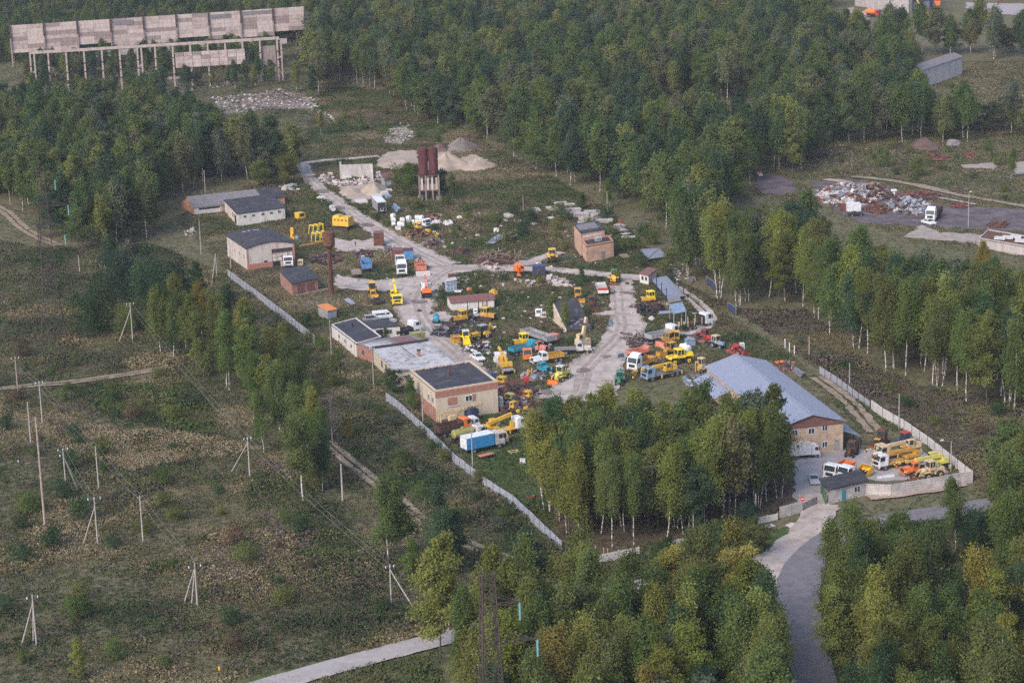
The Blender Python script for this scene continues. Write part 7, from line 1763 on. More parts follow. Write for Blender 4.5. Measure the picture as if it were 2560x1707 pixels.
# --- right part of the yard
t = V('crawler_tractor', 'yellow tractor on a rust heap in the right yard', 'tractor', 'F', 735, 408, (-60, 8), None, 3); dozer(t, 'yellow', 'bright_yellow', False)
scrap('scrap_heap', 'rust brown scrap under the yellow tractor in the right yard', 'scrap heap', 'F', 760, 445, 4.6, 4, .9, ('rust', 'darkrust', 'wood'), 80, 13)
_ty = None; tyr = random.Random(9)
for k in range(22):
 u, v = 600 + 330 * tyr.random(), 478 + 100 * tyr.random(); p = G('F', u, v); r = .55
 if _ty is None:
  q = MB(); n = 14
  for i in range(n):
   a, b = 6.2832 * i / n, 6.2832 * (i + 1) / n
   q.add([(r0 * math.cos(x), r0 * math.sin(x), z) for x in (a, b) for r0, z in ((.3, .05), (.55, 0), (.6, .12), (.6, .24), (.55, .36), (.3, .31))], [(j, j + 1, 7 + j, 6 + j) for j in range(5)] + [(5, 0, 6, 11)], 'rubber', True)
  _ty = q.mesh('old_tyre')
 o = put(_ty, 'old_tyre', None, p, tyr.uniform(0, 6)); s = tyr.uniform(.9, 1.7); o.scale = (s, s, s)
 if tyr.random() < .5: o.rotation_euler = (tyr.uniform(.5, 1.4), 0, tyr.uniform(0, 6)); o.location.z = .55 * s * abs(math.sin(o.rotation_euler[0]))
 tag(o, 'black used tyre in the heap before the pale canopies', 'tyre', 'used tyres in the heap before the canopies'); mask_disc(p.x, p.y, .8)
t = V('timber_truck', 'white-cab truck with empty black stake body on the loop track', TK, 'F', 1365, 735, (60, -13), None, 5); cabover(t, 3.6, 'white', 2.4, 2.2); chassis(t, -3.8, 2.2, .95); axle(t, (2.5, -1.4, -2.7), 1.0, .55); P_(t, 'headboard', lambda q: (q.box(1.2, -1.15, 1.1, 1.35, 1.15, 2.9, 'black'),));
for x in (-3.3, -1.5, .6): P_(t, 'stake', lambda q: (q.box(x, -1.2, 1.05, x + .12, -1.08, 2.7, 'cream'), q.box(x, 1.08, 1.05, x + .12, 1.2, 2.7, 'cream'), q.box(x, -1.2, 1.0, x + .12, 1.2, 1.12, 'black')))
t = V('tipper_truck', 'white-cab tipper truck with pale grey body facing right', TK, 'F', 925, 892, (60, -13), None, 5); cabover(t, 3.6, 'white', 2.4, 2.2); chassis(t, -3.8, 2.2); dump(t, -4.0, 1.5, 'silver', 2.4, 1.1, .95); axle(t, (2.5, -1.4, -2.7))
for k, (u, v) in enumerate([(1137, 735), (1207, 745)]):
 q = MB(); q.box(-.14, -.14, 0, .14, .14, 1.3, 'cream'); q.box(-.2, -.2, 1.3, .2, .2, 1.42, 'cream'); tag(q.build('bollard', None, G('F', u, v)), 'cream bollard behind the pale grey tipper, ' + ('left' if k == 0 else 'right') + ' of two', 'bollard')
t = V('derelict_cab', 'bright yellow operator cab in front of the pale grey tipper', 'cab', 'F', 1090, 900, (10, 50), None, 2); glasscab(t, -.7, .7, .5, 1.6, 'yellow', 1.7); P_(t, 'foot', lambda q: q.box(-.6, -.7, 0, .6, .7, .49, 'olive'))
t = V('crawler_tractor', 'tan orange canopy tractor in front of the pale grey tipper', 'tractor', 'F', 985, 938, (-50, 10), None, 3); dozer(t, 'ochre', None, False, True)
t = V('scrap_engine', 'rusty orange engine lying behind the canopy tractors', 'engine', 'F', 905, 975, (50, 10), None, 2); P_(t, 'casing', lambda q: q.box(-1.2, -.7, .1, 1.2, .7, 1.1, 'salmon', .1, .1)); P_(t, 'cylinder', lambda q: [q.cyl((-.8 + .5 * i, 0, 1.1), (-.8 + .5 * i, 0, 1.35), .18, n=8, m='rust') for i in range(4)])
t = V('crawler_tractor', 'tan orange canopy tractor behind the big bright yellow tractor', 'tractor', 'F', 1005, 1078, (-50, 10), None, 3); dozer(t, 'ochre', None, False, True)
t = V('removed_tipper', 'tan orange skip left of the big bright yellow tractor', 'skip', 'F', 912, 1115, (60, -12), None, 2); skip_body(t, 'ochre', 2.0, 1.5, 1.2)
t = V('steel_box', 'pale blue steel box by the white water tank', 'box', 'F', 1280, 962, (60, -6), None, 2); container(t, 'paleblue', 1.9, 1.5, 1.5)
t = V('small_tractor', 'red tractor among dark red machinery', 'tractor', 'F', 1500, 905, (50, 12), None, 2.5); small_tractor(t, 'red', 'red', 'rustred', .65)
scrap('scrap_heap', 'dark red machinery heap around the red tractor', 'scrap heap', 'F', 1440, 880, 2.8, 4.5, 1.6, ('rustred', 'darkrust', 'wood', 'black'), 80, 14)
t = V('small_tractor', 'pale blue tractor with cream cab roof at the hangar corner', 'tractor', 'F', 1640, 985, (60, 14), None, 3); small_tractor(t, 'paleblue', 'cream', 'cream', .6)
t = V('water_tank', 'white barrel-shaped tank behind the big bright yellow tractor', 'tank', 'F', 1220, 1050, (60, 16), None, 2.5); tank(t, -1.4, 1.4, 'white', .75, .3)
t = V('heavy_tractor', 'big bright yellow four-wheel tractor facing right', 'tractor', 'F', 1140, 1196, (60, -9), None, 4); artic_tractor(t, 'bright_yellow', r=.75)
t = V('tipper_trailer', 'rusty orange tipper trailer behind the white tipper truck', 'trailer', 'F', 592, 1108, (60, -13), None, 3.5); dump(t, -2.3, 2.3, 'salmon', 2.3, .9, .8, 'rust'); chassis(t, -2.3, 2.8, .65); axle(t, (-1, 1.2))
t = V('tipper_truck', 'white-cab tipper truck with ochre body and roof deflector facing left', TK, 'F', 650, 1268, (-60, 24), None, 5); cabover(t, 3.5, 'white', 2.5, 2.3, 2.0, 1.0, flector=True); chassis(t, -3.6, 2.2); dump(t, -3.8, 1.2, 'ochre', 2.4, 1.15, .9); axle(t, (2.4, -1.4, -2.6))
t = V('derelict_cab', 'grey cab with two windows left of the white tipper truck', 'cab', 'F', 380, 1165, (12, 50), None, 2); cabshell(t, 'grey', 1.7, 1.4, 1.9)
t = V('white_table', 'small white open frame by the yellow boom', 'frame', 'F', 1000, 1285, (60, -8), None, 1.5); P_(t, 'top', lambda q: q.box(-.9, -.5, 1.2, .9, .5, 1.3, 'white')); [P_(t, 'leg', lambda q: q.box(x - .05, y - .05, 0, x + .05, y + .05, 1.196, 'white')) for x in (-.8, .8) for y in (-.4, .4)]
t = V('truck_crane', 'pale blue truck with a long level yellow crane boom, partly behind the grove', 'truck crane', 'F', 905, 1385, (-60, 13), None, 5); truck_crane(t, 'paleblue', 'yellow', 9.5, .0, wheels=(3.0, -2.0, -3.3), deck='steel')
t = V('small_tractor', 'green tractor at the roadside by the grove', 'tractor', 'F', 362, 1462, (-16, 50), None, 3); small_tractor(t, 'green', 'green', 'green', .7)
t = V('fork_lift', 'cream forklift with an open tall cab before the hangar', 'forklift', 'F', 1432, 1302, (-50, 14), None, 3); axle(t, (.8, -.8), .7, .42, .3, 'cream'); P_(t, 'body', lambda q: q.box(-1.2, -.6, .45, .8, .6, 1.15, 'cream', .08, .05)); glasscab(t, -.5, .5, 1.15, 1.7, 'cream', 1.2); P_(t, 'mast', lambda q: (q.box(1.2, -.5, .1, 1.35, -.35, 2.4, 'yellow'), q.box(1.2, .35, .1, 1.35, .5, 2.4, 'yellow'), q.box(1.2, -.35, 2.2, 1.3, .35, 2.4, 'yellow'))); P_(t, 'fork', lambda q: (q.box(1.35, -.4, .1, 2.4, -.28, .18, 'steel'), q.box(1.35, .28, .1, 2.4, .4, .18, 'steel')))
scrap('scrap_heap', 'dark red bushy scrap at the far gable of the hangar', 'scrap heap', 'F', 1895, 1080, 2.2, 3, 2.2, ('rustred', 'red', 'darkrust'), 70, 15)
t = V('white_cabinet', 'narrow white cabinet beyond the hangar roof', 'cabinet', 'F', 1960, 1062, (50, -4), None, 1); container(t, 'white', .9, .8, 2.2, 'white')
scrap('scrap_heap', 'grey iron strewn under the hangar lean-to', 'scrap heap', 'F', 1400, 1430, 3.5, 5, .8, ('steel', 'black', 'paleblue', 'darkrust'), 70, 16)
scrap('scrap_heap', 'brown parts between the skips and the green tractor', 'scrap heap', 'F', 620, 960, 2.6, 4, .8, ('darkrust', 'steel', 'black'), 50, 17)
scrap('scrap_heap', 'dark planks and bars beside the dirt road', 'scrap heap', 'F', 590, 905, 3.0, 3.5, .4, ('wood', 'darkrust', 'black'), 50, 18, (1.2, 3), 0, .1)
# --- round the workshop row and the office
t = V('flatbed_truck', 'white-cab truck with dark flat bed at the side wing', TK, 'G', 888, 282, (60, -13), None, 4); cabover(t, 2.9, 'white', 2.3, 1.9); chassis(t, -3, 1.3); flatbed(t, -3, .9, 'black', 2.3, 1.0, .4, 'darkrust'); axle(t, (1.9, -1.8))
t = V('derelict_van', 'olive box body without truck behind the silvery roof', 'van body', 'G', 985, 352, (60, -10), None, 2.5); container(t, 'olive', 2.9, 2.0, 2.1)
t = V('parked_car', 'dark car parked at the office wall', 'car', 'G', 1690, 712, (60, 22), None, 3); car(t, 'navy', 4.0, 1.5, True)
scrap('combine_wreck', 'dark red wrecked farm machinery right of the office', 'scrap heap', 'G', 1900, 850, 5.0, 6, 2.2, ('rustred', 'darkrust', 'black', 'rust'), 130, 19)
scrap('combine_wreck', 'brown and black wrecks in front of the dark red machinery', 'scrap heap', 'G', 1900, 955, 4.6, 5, 1.5, ('darkrust', 'black', 'rust', 'steel'), 110, 20)
q = MB(); q.beam((-3.2, 0, 1.3), (3.2, 0, 2.0), .3, .35, 'rustred'); q.box(2.6, -.6, 1.5, 3.6, .6, 2.5, 'red'); q.box(-3.2, -.2, 0, -2.9, .2, 1.3, 'rustred'); q.box(2.9, -.2, 0, 3.2, .2, 1.5, 'rustred'); tag(q.build('auger_arm', None, G('G', 1860, 800), YAW('G', 1860, 800, 60, -6)), 'long dark red auger arm over the wrecks by the office', 'auger arm')
for k, (u, v, c, l, lb) in enumerate([(1848, 910, 'lime', 1.8, 'pale yellow hood on the wrecks, left one'), (2015, 885, 'yellow', 1.6, 'yellow cab on the wrecks, right one'), (1880, 985, 'yellow', 1.0, 'small yellow cab in the front of the wrecks'), (1775, 752, 'yellow', 1.9, 'yellow machine hood peeping over the office corner')]):
 t = V('derelict_cab', lb, 'cab', 'G', u, v, (50, 8), None, 2, z=.5); cabshell(t, c, 1.3, l, 1.2); P_(t, 'foot', lambda q: q.box(-l * .4, -.5, -.5, l * .4, .5, .04, 'black'))
t = V('white_cabinet', 'white upright board at the office corner', 'board', 'G', 1762, 985, (20, -4), None, 1); container(t, 'white', .5, 1.0, 2.6, 'white')
t = V('truck_crane', 'navy-cab truck with long cream lattice boom at the office wall', 'truck crane', 'G', 1380, 1120, (60, -12), None, 5); cabover(t, 3.6, 'navy', 2.4, 2.1); chassis(t, -4.4, 2.2); axle(t, (2.6, -1.8, -3.1)); P_(t, 'deck', lambda q: q.box(-4.4, -1.1, .95, 1.6, 1.1, 1.15, 'rust'))
def lattice_boom(q):
 a, b = Vector((-4.4, 0, 2.6)), Vector((5.2, 0, 3.3)); n = 12
 for y in (-.3, .3):
  for z in (-.28, .28): q.beam(a + Vector((0, y, z)), b + Vector((0, y * .6, z * .6)), .12, .12, 'cream')
  for i in range(n): q.beam(a.lerp(b, i / n) + Vector((0, y, -.26)), a.lerp(b, (i + .5) / n) + Vector((0, y, .26)), .09, .09, 'cream'); q.beam(a.lerp(b, (i + .5) / n) + Vector((0, y, .26)), a.lerp(b, (i + 1) / n) + Vector((0, y, -.26)), .09, .09, 'cream')
P_(t, 'lattice_boom', lattice_boom); P_(t, 'boom_stand', lambda q: (q.beam((-4.3, -.4, 1.15), (-4.3, -.3, 2.6), .2, .25, 'cream'), q.beam((-4.3, .4, 1.15), (-4.3, .3, 2.6), .2, .25, 'cream'), q.beam((-2.0, 0, 1.2), (.5, 0, 2.7), .2, .2, 'cream'))); P_(t, 'cab_box', lambda q: q.box(-2.6, -1.0, 1.16, -1.2, -.1, 2.3, 'cream'))
t = V('stake_truck', 'rust brown stake truck with orange cab in the front row', TK, 'G', 1325, 1212, (60, -13), None, 5); cabover(t, 3.5, 'orange', 2.3, 1.9); chassis(t, -3.6, 2.0); axle(t, (2.4, -1.5, -2.7)); dump(t, -3.7, 1.4, 'darkrust', 2.4, 1.05, 1.3, 'black')
t = V('light_truck', 'white cab nose between the stake truck and the yellow crane', TK, 'G', 1478, 1172, (60, -10), None, 3); cabover(t, 1.6, 'white', 2.1, 1.7, 1.6, .8); chassis(t, -2.4, .0, .7); axle(t, (.7, -1.6), .9, .45)
t = V('tank_truck', 'olive tank truck behind the blue box truck', 'tank truck', 'G', 1452, 1282, (60, -13), None, 4); tank(t, -3.2, 1.2, 'olive', .85, 1.1); chassis(t, -3.2, 3.0); cabover(t, 3.6, 'offwhite', 2.2, 1.8); axle(t, (2.5, -1.3, -2.4))
t = V('box_truck', 'blue box truck with white roof and white cab facing right', TK, 'G', 1592, 1362, (60, -13), None, 5); boxbody(t, -4.0, 1.9, 'blue', 'white', 2.45, 1.0, 2.2); chassis(t, -3.9, 2.6); cabover(t, 4.1, 'offwhite', 2.4, 2.1, 1.9); axle(t, (3.0, -2.4))
t = V('derelict_cab', 'cream cab-over truck cab right behind the blue box truck', 'cab', 'G', 1775, 1300, (60, -8), None, 2.5); cabshell(t, 'cream', 2.2, 1.8, 1.9, .6); P_(t, 'foot', lambda q: q.box(-.7, -.8, 0, .7, .8, .59, 'black'))
t = V('truck_crane', 'yellow truck crane with white cab and raised boom behind the blue box truck', 'truck crane', 'G', 1790, 1215, (60, -12), None, 5); truck_crane(t, 'white', 'yellow', 9.0, .2, deck='yellow', cx=-2.2, wheels=(3.0, -2.2, -3.4))
q = MB()
for i in range(14):
 a, b = 6.2832 * i / 14, 6.2832 * (i + 1) / 14
 q.add([(r0 * math.cos(x), r0 * math.sin(x), z) for x in (a, b) for r0, z in ((.4, .05), (.8, 0), (.85, .15), (.85, .3), (.8, .42), (.4, .38))], [(j, j + 1, 7 + j, 6 + j) for j in range(5)] + [(5, 0, 6, 11)], 'rubber', True)
tag(q.build('old_tyre', None, G('G', 1912, 1318)), 'big black tyre lying flat beside the blue box truck', 'tyre')
t = V('timber_rack', 'light wooden frame on the grass right of the blue box truck', 'frame', 'G', 1882, 1398, (60, -10), None, 1.2); P_(t, 'top', lambda q: (q.box(-.9, -.6, .5, .9, -.45, .6, 'cream'), q.box(-.9, .45, .5, .9, .6, .6, 'cream'), q.box(-.9, -.449, .5, -.75, .449, .6, 'cream'), q.box(.75, -.449, .5, .9, .449, .6, 'cream'))); [P_(t, 'leg', lambda q: q.box(x - .06, y - .06, 0, x + .06, y + .06, .496, 'cream')) for x in (-.8, .8) for y in (-.5, .5)]
t = V('work_bench', 'rusty red bench plate in front of the blue box truck', 'bench', 'G', 1625, 1440, (60, -14), None, 1.5); P_(t, 'top', lambda q: q.box(-1.5, -.5, .7, 1.5, .5, .8, 'salmon')); P_(t, 'pedestal', lambda q: q.box(-.2, -.3, 0, .2, .3, .696, 'rust'))
q = MB(); q.box(-.5, -.4, 0, .5, .4, .7, 'white', .03, .03); q.box(-.52, -.42, .7, .52, .42, .76, 'offwhite'); tag(q.build('white_box', None, G('G', 1966, 1480)), 'small white box alone on the lawn by the grove', 'box')
q = MB(); q.box(-.8, -.4, 0, .8, .4, .5, 'rustred'); q.box(-.6, -.3, .5, .2, .3, .62, 'black'); tag(q.build('rusty_box', None, G('O', 1985, 285)), 'dark rusty box on the lawn at the grove foot', 'box')
# --- the gate yard
t = V('box_truck', 'white light box truck in front of the hangar gable', TK, 'H', 868, 848, (60, -5), None, 3.5); cabover(t, 2.7, 'white', 2.0, 1.7, 1.5, .65); chassis(t, -2.6, 1.4, .55); boxbody(t, -2.7, 1.1, 'white', 'offwhite', 2.1, .75, 1.9); axle(t, (1.9, -1.7), .85, .4, .26)
t = V('tipper_truck', 'white-cab tipper truck with orange-red body facing the gate', TK, 'H', 1115, 985, (-60, 30), None, 5); cabover(t, 3.4, 'white', 2.45, 2.1); chassis(t, -3.6, 2.2); dump(t, -3.7, 1.2, 'orange', 2.4, 1.1, 1.0); axle(t, (2.4, -1.4, -2.6))
t = V('tipper_truck', 'white-cab tipper truck with yellow body raised high', TK, 'H', 1225, 1000, (-60, 22), None, 5); cabover(t, 3.4, 'white', 2.45, 2.1); chassis(t, -3.6, 2.2); dump(t, -3.9, 1.2, 'yellow', 2.4, 1.1, 1.0, 'yellow', .62); axle(t, (2.4, -1.4, -2.6)); P_(t, 'hoist_ram', lambda q: q.cyl((.4, 0, .9), (-.4, 0, 3.0), .14, n=8, m='steel'))
t = V('truck_crane', 'truck crane with cream boom, rearmost of three at the slab fence', 'truck crane', 'H', 1520, 848, (-60, 12), None, 5); truck_crane(t, 'cream', 'cream', 10.5, -.02, cx=-2.6, deck='ochre')
t = V('truck_crane', 'truck crane with white cab and ochre boom, middle of three at the slab fence', 'truck crane', 'H', 1510, 912, (-60, 12), None, 5); truck_crane(t, 'white', 'ochre', 8.6, .02, cx=-2.6, deck='ochre', side=-1)
t = V('truck_crane', 'orange long-nosed truck with lemon yellow crane boom, nearest of three cranes', 'truck crane', 'H', 1712, 955, (-60, 11), None, 5); truck_crane(t, 'orange', 'lime', 9.6, .0, 'bonnet', cx=-2.4, deck='black', side=-1); P_(t, 'boom_tip', lambda q: q.box(5.6, -.2, 2.3, 6.1, .2, 2.75, 'red'))
t = V('wheel_loader', 'beige front loader at the concrete panel wall', 'wheel loader', 'H', 1752, 990, (-60, 14), None, 4); wheel_loader(t, 'cream', 'rust', .68, 'cream')
t = V('farm_tractor', 'brown muddy tractor at the hangar corner', 'tractor', 'H', 1200, 835, (-40, 44), None, 3); small_tractor(t, 'rust', 'rust', 'rust', .95)
t = V('bulldozer', 'rusty machine with a yellow plate beyond the hangar corner', 'bulldozer', 'H', 1405, 765, (-40, 30), None, 3.5); dozer(t, 'rust', 'rust', True); P_(t, 'yellow_plate', lambda q: q.box(1.2, -.55, 1.66, 1.9, .55, 1.75, 'yellow'))
t = V('farm_tractor', 'dark tractor with red roof behind the cream crane boom', 'tractor', 'H', 1562, 768, (-50, 14), None, 3); small_tractor(t, 'navy', 'navy', 'red', .75)
t = V('parked_car', 'silver sedan parked behind the gatehouse', 'car', 'H', 936, 1022, (26, 60), None, 3); car(t, 'silver')
q = MB(); q.box(-1.6, -.3, 0, 1.6, .3, .35, 'white'); tag(q.build('white_beam', None, G('H', 1440, 990), YAW('H', 1440, 990, 60, -8)), 'white concrete beam on the gate yard', 'beam')
q = MB(); q.box(-1.3, -.6, 0, 1.3, .6, .15, 'concpale'); tag(q.build('white_beam', None, G('H', 612, 1336), YAW('H', 612, 1336, 60, -14)), 'pale slab in the grass left of the gate', 'slab')
sheet('white_slab', 'pale angular concrete slab by the driveway', 'slab', 'H', [(738, 1328), (780, 1312), (850, 1326), (835, 1346), (765, 1342)], .1, .15, 'concpale')
pipes('tube_bundle', 'grey pipes stacked beside the hangar roof', 'H', 838, 270, (50, 36), 5.0, .18, 3, 'steel')
scrap('scrap_heap', 'orange-brown junk behind the hangar', 'scrap heap', 'H', 720, 215, 2.4, 4, 1.0, ('rust', 'orange', 'black', 'steel'), 50, 23)
# --- the scrapyard on the right
t = V('tipper_truck', 'white-cab truck with tall rusty body on the dark scrapyard', TK, 'I', 1655, 768, (-52, 42), None, 5); cabover(t, 4.2, 'white', 2.5, 2.3, 2.0, flector=True); chassis(t, -4.2, 2.6); dump(t, -4.4, 2.0, 'darkrust', 2.5, 1.1, 1.7); axle(t, (3.0, -1.8, -3.1))
scrap('scrap_heap', 'high heap of white and rusty sheet scrap, biggest of the scrapyard', 'scrap heap', 'I', 985, 600, 8.5, 13, 3.6, ('offwhite', 'steel', 'rust', 'conc', 'rustred', 'grey', 'darkrust', 'darkrust', 'steel'), 420, 24, (.6, 2.4))
scrap('scrap_heap', 'brown scrap heap joined to the right of the biggest heap', 'scrap heap', 'I', 1180, 575, 5.5, 10, 3.4, ('darkrust', 'rust', 'steel', 'wood'), 220, 25, (.5, 1.9))
scrap('scrap_heap', 'grey scrap heap behind the white-cab scrap truck', 'scrap heap', 'I', 1460, 680, 5.5, 10, 2.6, ('steel', 'conc', 'grey', 'darkrust', 'paleblue', 'darkrust'), 260, 26, (.5, 1.9))
scrap('scrap_heap', 'long low rusty heap beyond the grey scrap heap', 'scrap heap', 'I', 1530, 600, 7, 5, 1.5, ('darkrust', 'rust', 'rustred'), 160, 27, (.5, 1.8))
scrap('scrap_heap', 'red-brown heap in front of the white container', 'scrap heap', 'I', 1210, 700, 3.0, 6, 1.8, ('rust', 'rustred', 'darkrust'), 90, 28)
scrap('scrap_heap', 'dark red machinery low in the grass behind the scrapyard', 'scrap heap', 'I', 1660, 295, 4.5, 6, 1.3, ('rustred', 'darkrust'), 70, 29)
scrap('scrap_heap', 'small dark red machinery further right in the far grass', 'scrap heap', 'I', 1935, 275, 1.8, 3, 1.2, ('rustred', 'darkrust'), 30, 30)
scrap('scrap_heap', 'rust red iron right of the white-cab scrap truck', 'scrap heap', 'I', 1860, 668, 3, 3, .9, ('rustred', 'rust', 'darkrust'), 50, 31)
scrap('scrap_heap', 'brown iron in the brush below the lamp post', 'scrap heap', 'I', 2150, 815, 3, 4, 1.0, ('rust', 'darkrust'), 50, 32)
mound('earth_heap', 'reddish earth heap at the far wood edge', 'I', 1585, 200, 4.5, 9, 2.6, earth_mat('red_spoil', (.075, .048, .042), (.11, .072, .062), (.15, .10, .09)), 33)
q = MB(); q.dome((0, 0, -.2), 2.4, 2, 2.0, 'asb', 9, 4, .4, random.Random(6)); tag(q.build('boulder', None, G('I', 1805, 195)), 'big grey boulder in the grass at the far wood edge', 'boulder')
t = V('container', 'white container on the dark scrapyard', 'container', 'I', 1030, 705, (60, -3), None, 3); container(t, 'white', 3.8, 2.3, 2.1, 'white', 'offwhite')
t = V('steel_box', 'red panel box left of the white container', 'box', 'I', 950, 705, (50, -3), None, 1.5); container(t, 'rustred', 1.2, .8, 2.0)
t = V('white_stand', 'white T-shaped frame between the scrap heaps', 'frame', 'I', 1345, 588, (60, -3), None, 1.5); P_(t, 'stem', lambda q: q.box(-.3, -.2, 0, .3, .2, 1.35, 'white')); P_(t, 'top', lambda q: q.box(-.75, -.4, 1.354, .75, .4, 1.85, 'white'))
t = V('parked_car', 'white car in front of the scrap truck', 'car', 'I', 1615, 806, (60, 16), None, 3); car(t, 'white')
t = V('parked_car', 'black car wreck in front of the white container', 'car', 'I', 1050, 742, (60, -4), None, 3); car(t, 'black', 4.2, 1.2)
t = V('steel_box', 'small white hut-like box on the dark patch left of the scrapyard', 'box', 'I', 300, 428, (60, -3), None, 2); container(t, 'salmon', 1.4, 1.2, .9);
q = MB(); q.box(-.6, -.4, 0, .6, .4, .5, 'white'); q.box(-.62, -.42, .5, .62, .42, .55, 'offwhite'); tag(q.build('white_box', None, G('I', 315, 432)), 'white box at the edge of the dark patch', 'box')
h = House('collapsed_roof', 'collapsed brown building with broken concrete walls at the right border', 'I', (2000, 985), (2480, 1070), (60, -70), 'ruin'); h.walls(2.0, 'conc'); h.flat(2.0, 'rust', .25, M['conc']); h.part('broken_slab', lambda q: [q.obox((h.L * x, h.D * y, 2.5), (1.6, .2, .1), (-.2, 1.2, .05), (0, 0, .1), 'concpale') for x, y in ((.4, .5), (.5, .7), (.62, .4), (.3, .3))])
# --- top right corner
q = MB(); q.box(-1.2, -1.2, 0, 1.2, 1.2, 10.5, 'orange'); q.box(-1.4, -1.4, 10.5, 1.4, 1.4, 11, 'red'); q.box(-1.3, -1.3, 5, 1.3, 1.3, 5.3, 'red'); tag(q.build('red_tower', None, G('J', 1757, 82)), 'red square tower beside the blue hall', 'tower')
t = V('tank_truck', 'red tank truck in front of the white factory', 'tank truck', 'J', 1320, 118, (60, 4), None, 5); tank(t, -3.4, 1.4, 'orange', 1.2, 1.1); chassis(t, -3.4, 3.0); cabover(t, 3.6, 'red', 2.4, 2.2); axle(t, (2.5, -1.3, -2.4))
mound('sand_heap', 'pale heap at the left end of the white factory', 'J', 1160, 120, 7, 14, 3.5, SAND, 34)
mound('sand_heap', 'pinkish heap over the red tank truck', 'J', 1310, 92, 5, 9, 3.0, SAND, 35)
t = V('gantry', 'dark red gantry legs on the pale lot at the top border', 'gantry', 'J', 2290, 34, (60, 2), None, 3); [P_(t, 'leg', lambda q: q.beam((x, y, 0), (x * .8, 0, 12), .5, .5, 'rustred')) for x in (-7, 7) for y in (-3, 3)]; P_(t, 'girder', lambda q: q.box(-8, -.6, 12, 8, .6, 13.2, 'rustred'))
q = MB(); q.beam((0, 0, 0), (5, 0, 7), .4, .5, 'yellow'); q.box(-1.5, -1, 0, 1, 1, 1.6, 'yellow'); tag(q.build('conveyor', None, G('J', 1690, 110), 2.6), 'thin yellow conveyor beside the red tower', 'conveyor')
# ---------------------------------------------------------------- where the plants grow
# places kept free of trees so that what stands behind them shows
for fr, p in (('W', [(1470, 238), (1750, 238), (1790, 330), (1500, 345)]), ('W', [(1890, -45), (2420, -40), (2420, 118), (1890, 122)]), ('W', [(2090, 130), (2270, 130), (2270, 290), (2090, 290)]),
   ('W', [(2220, 140), (2400, 140), (2400, 300), (2220, 300)]), ('W', [(-10, 152), (705, 102), (705, 315), (500, 320), (60, 310), (-10, 270)])):
 mask(ppoly(fr, p), False, True)
B_, Y_ = 'birch', 'young'
grove('W', [(1222, 1130), (1320, 1105), (1450, 1098), (1750, 1098), (1815, 1128), (1740, 1182), (1600, 1240), (1400, 1258), (1295, 1228)], 3.2, 11,
 [('birch', 8), ('aspen', 2)], [('green', 4), ('olive', 5), ('yellow-green', 4), ('dark green', 1)], (14, 18.5), 'the grove before the blue-roofed hangar', 'birches of the grove before the blue-roofed hangar')
grove('W', [(1005, 1500), (1060, 1482), (1150, 1500), (1290, 1475), (1400, 1525), (1500, 1515), (1600, 1470), (1710, 1475), (1775, 1640), (1840, 1800), (1000, 1800), (1020, 1600)], 4.0, 12,
 [('birch', 8), ('aspen', 2), ('young', 1)], [('green', 4), ('olive', 6), ('yellow-green', 5), ('yellowing', 1), ('dark green', 1)], (15.5, 20), 'the big grove left of the road', 'trees of the grove left of the winding road')
grove('W', [(1905, 1395), (2075, 1405), (2150, 1560), (2260, 1520), (2400, 1440), (2420, 1820), (1935, 1820)], 4.6, 13,
 [('birch', 8), ('aspen', 3), ('young', 1)], [('green', 6), ('olive', 5), ('yellow-green', 4), ('yellowing', 1), ('dark green', 2)], (15, 20), 'the wood right of the road', 'trees of the wood right of the winding road')
grove('W', [(2285, 1215), (2420, 1160), (2420, 1440), (2310, 1420)], 4.0, 14, [('birch', 3), ('aspen', 1)], [('green', 3), ('olive', 2), ('yellow-green', 1)], (18, 22),
 'the stand past the wall corner', 'tall trees past the corner of the concrete wall')
grove('W', [(1650, 668), (1850, 672), (1905, 727), (2010, 802), (2140, 857), (2420, 850), (2420, 955), (2250, 945), (2140, 900), (2000, 845), (1895, 757), (1845, 708), (1700, 706), (1645, 692)], 4.2, 15,
 [('birch', 10), ('aspen', 2)], [('green', 6), ('olive', 4), ('yellow-green', 3), ('dark green', 1.5)], (17, 22), 'the wood edge outside the right fence', 'birches at the edge of the wood outside the fence')
grove('W', [(345, 800), (400, 835), (480, 870), (560, 965), (640, 1045), (745, 1145), (765, 1095), (690, 960), (600, 860), (520, 770), (430, 765)], 5.2, 16,
 [('birch', 6), ('aspen', 2), ('young', 2)], [('green', 5), ('olive', 4), ('yellow-green', 3), ('yellowing', 1), ('dark green', 2)], (13.5, 18), 'the tree belt outside the left fence', 'trees of the belt outside the left fence')
# the woods that read as one mass
wood('W', [(-120, 318), (240, 308), (480, 330), (520, 380), (640, 388), (690, 400), (690, 408), (560, 425), (430, 440), (345, 478), (350, 560), (170, 585), (100, 505), (0, 462), (-120, 440)], 4.6, 21, (14, 20), (6, 3, 2, 0), False)
wood('W', [(705, 60), (720, 225), (760, 198), (850, 205), (900, 218), (930, 252), (1000, 288), (1060, 292), (1130, 328), (1200, 378), (1300, 425), (1380, 448), (1480, 490), (1530, 545), (1570, 625), (1640, 640), (1650, 560), (1690, 470), (1740, 402), (1855, 405),
  (1870, 338), (2100, 328), (2230, 335), (2245, 305), (2352, 318), (2480, 318), (2480, -115), (700, -115)], 5.2, 22, (14, 21), (6, 2, 2.4, 1.0))
wood('W', [(-140, 150), (10, 148), (700, 98), (700, -115), (-140, -115)], 5.0, 23, (11, 16), (5, 2, 3, 1))
wood('W', [(1560, 605), (1720, 605), (1870, 618), (1960, 690), (2100, 732), (2420, 785), (2420, 838), (2140, 850), (2010, 795), (1905, 720), (1850, 665), (1650, 660), (1570, 650)], 4.4, 24, (14, 19), (7, 2, 2, 0))
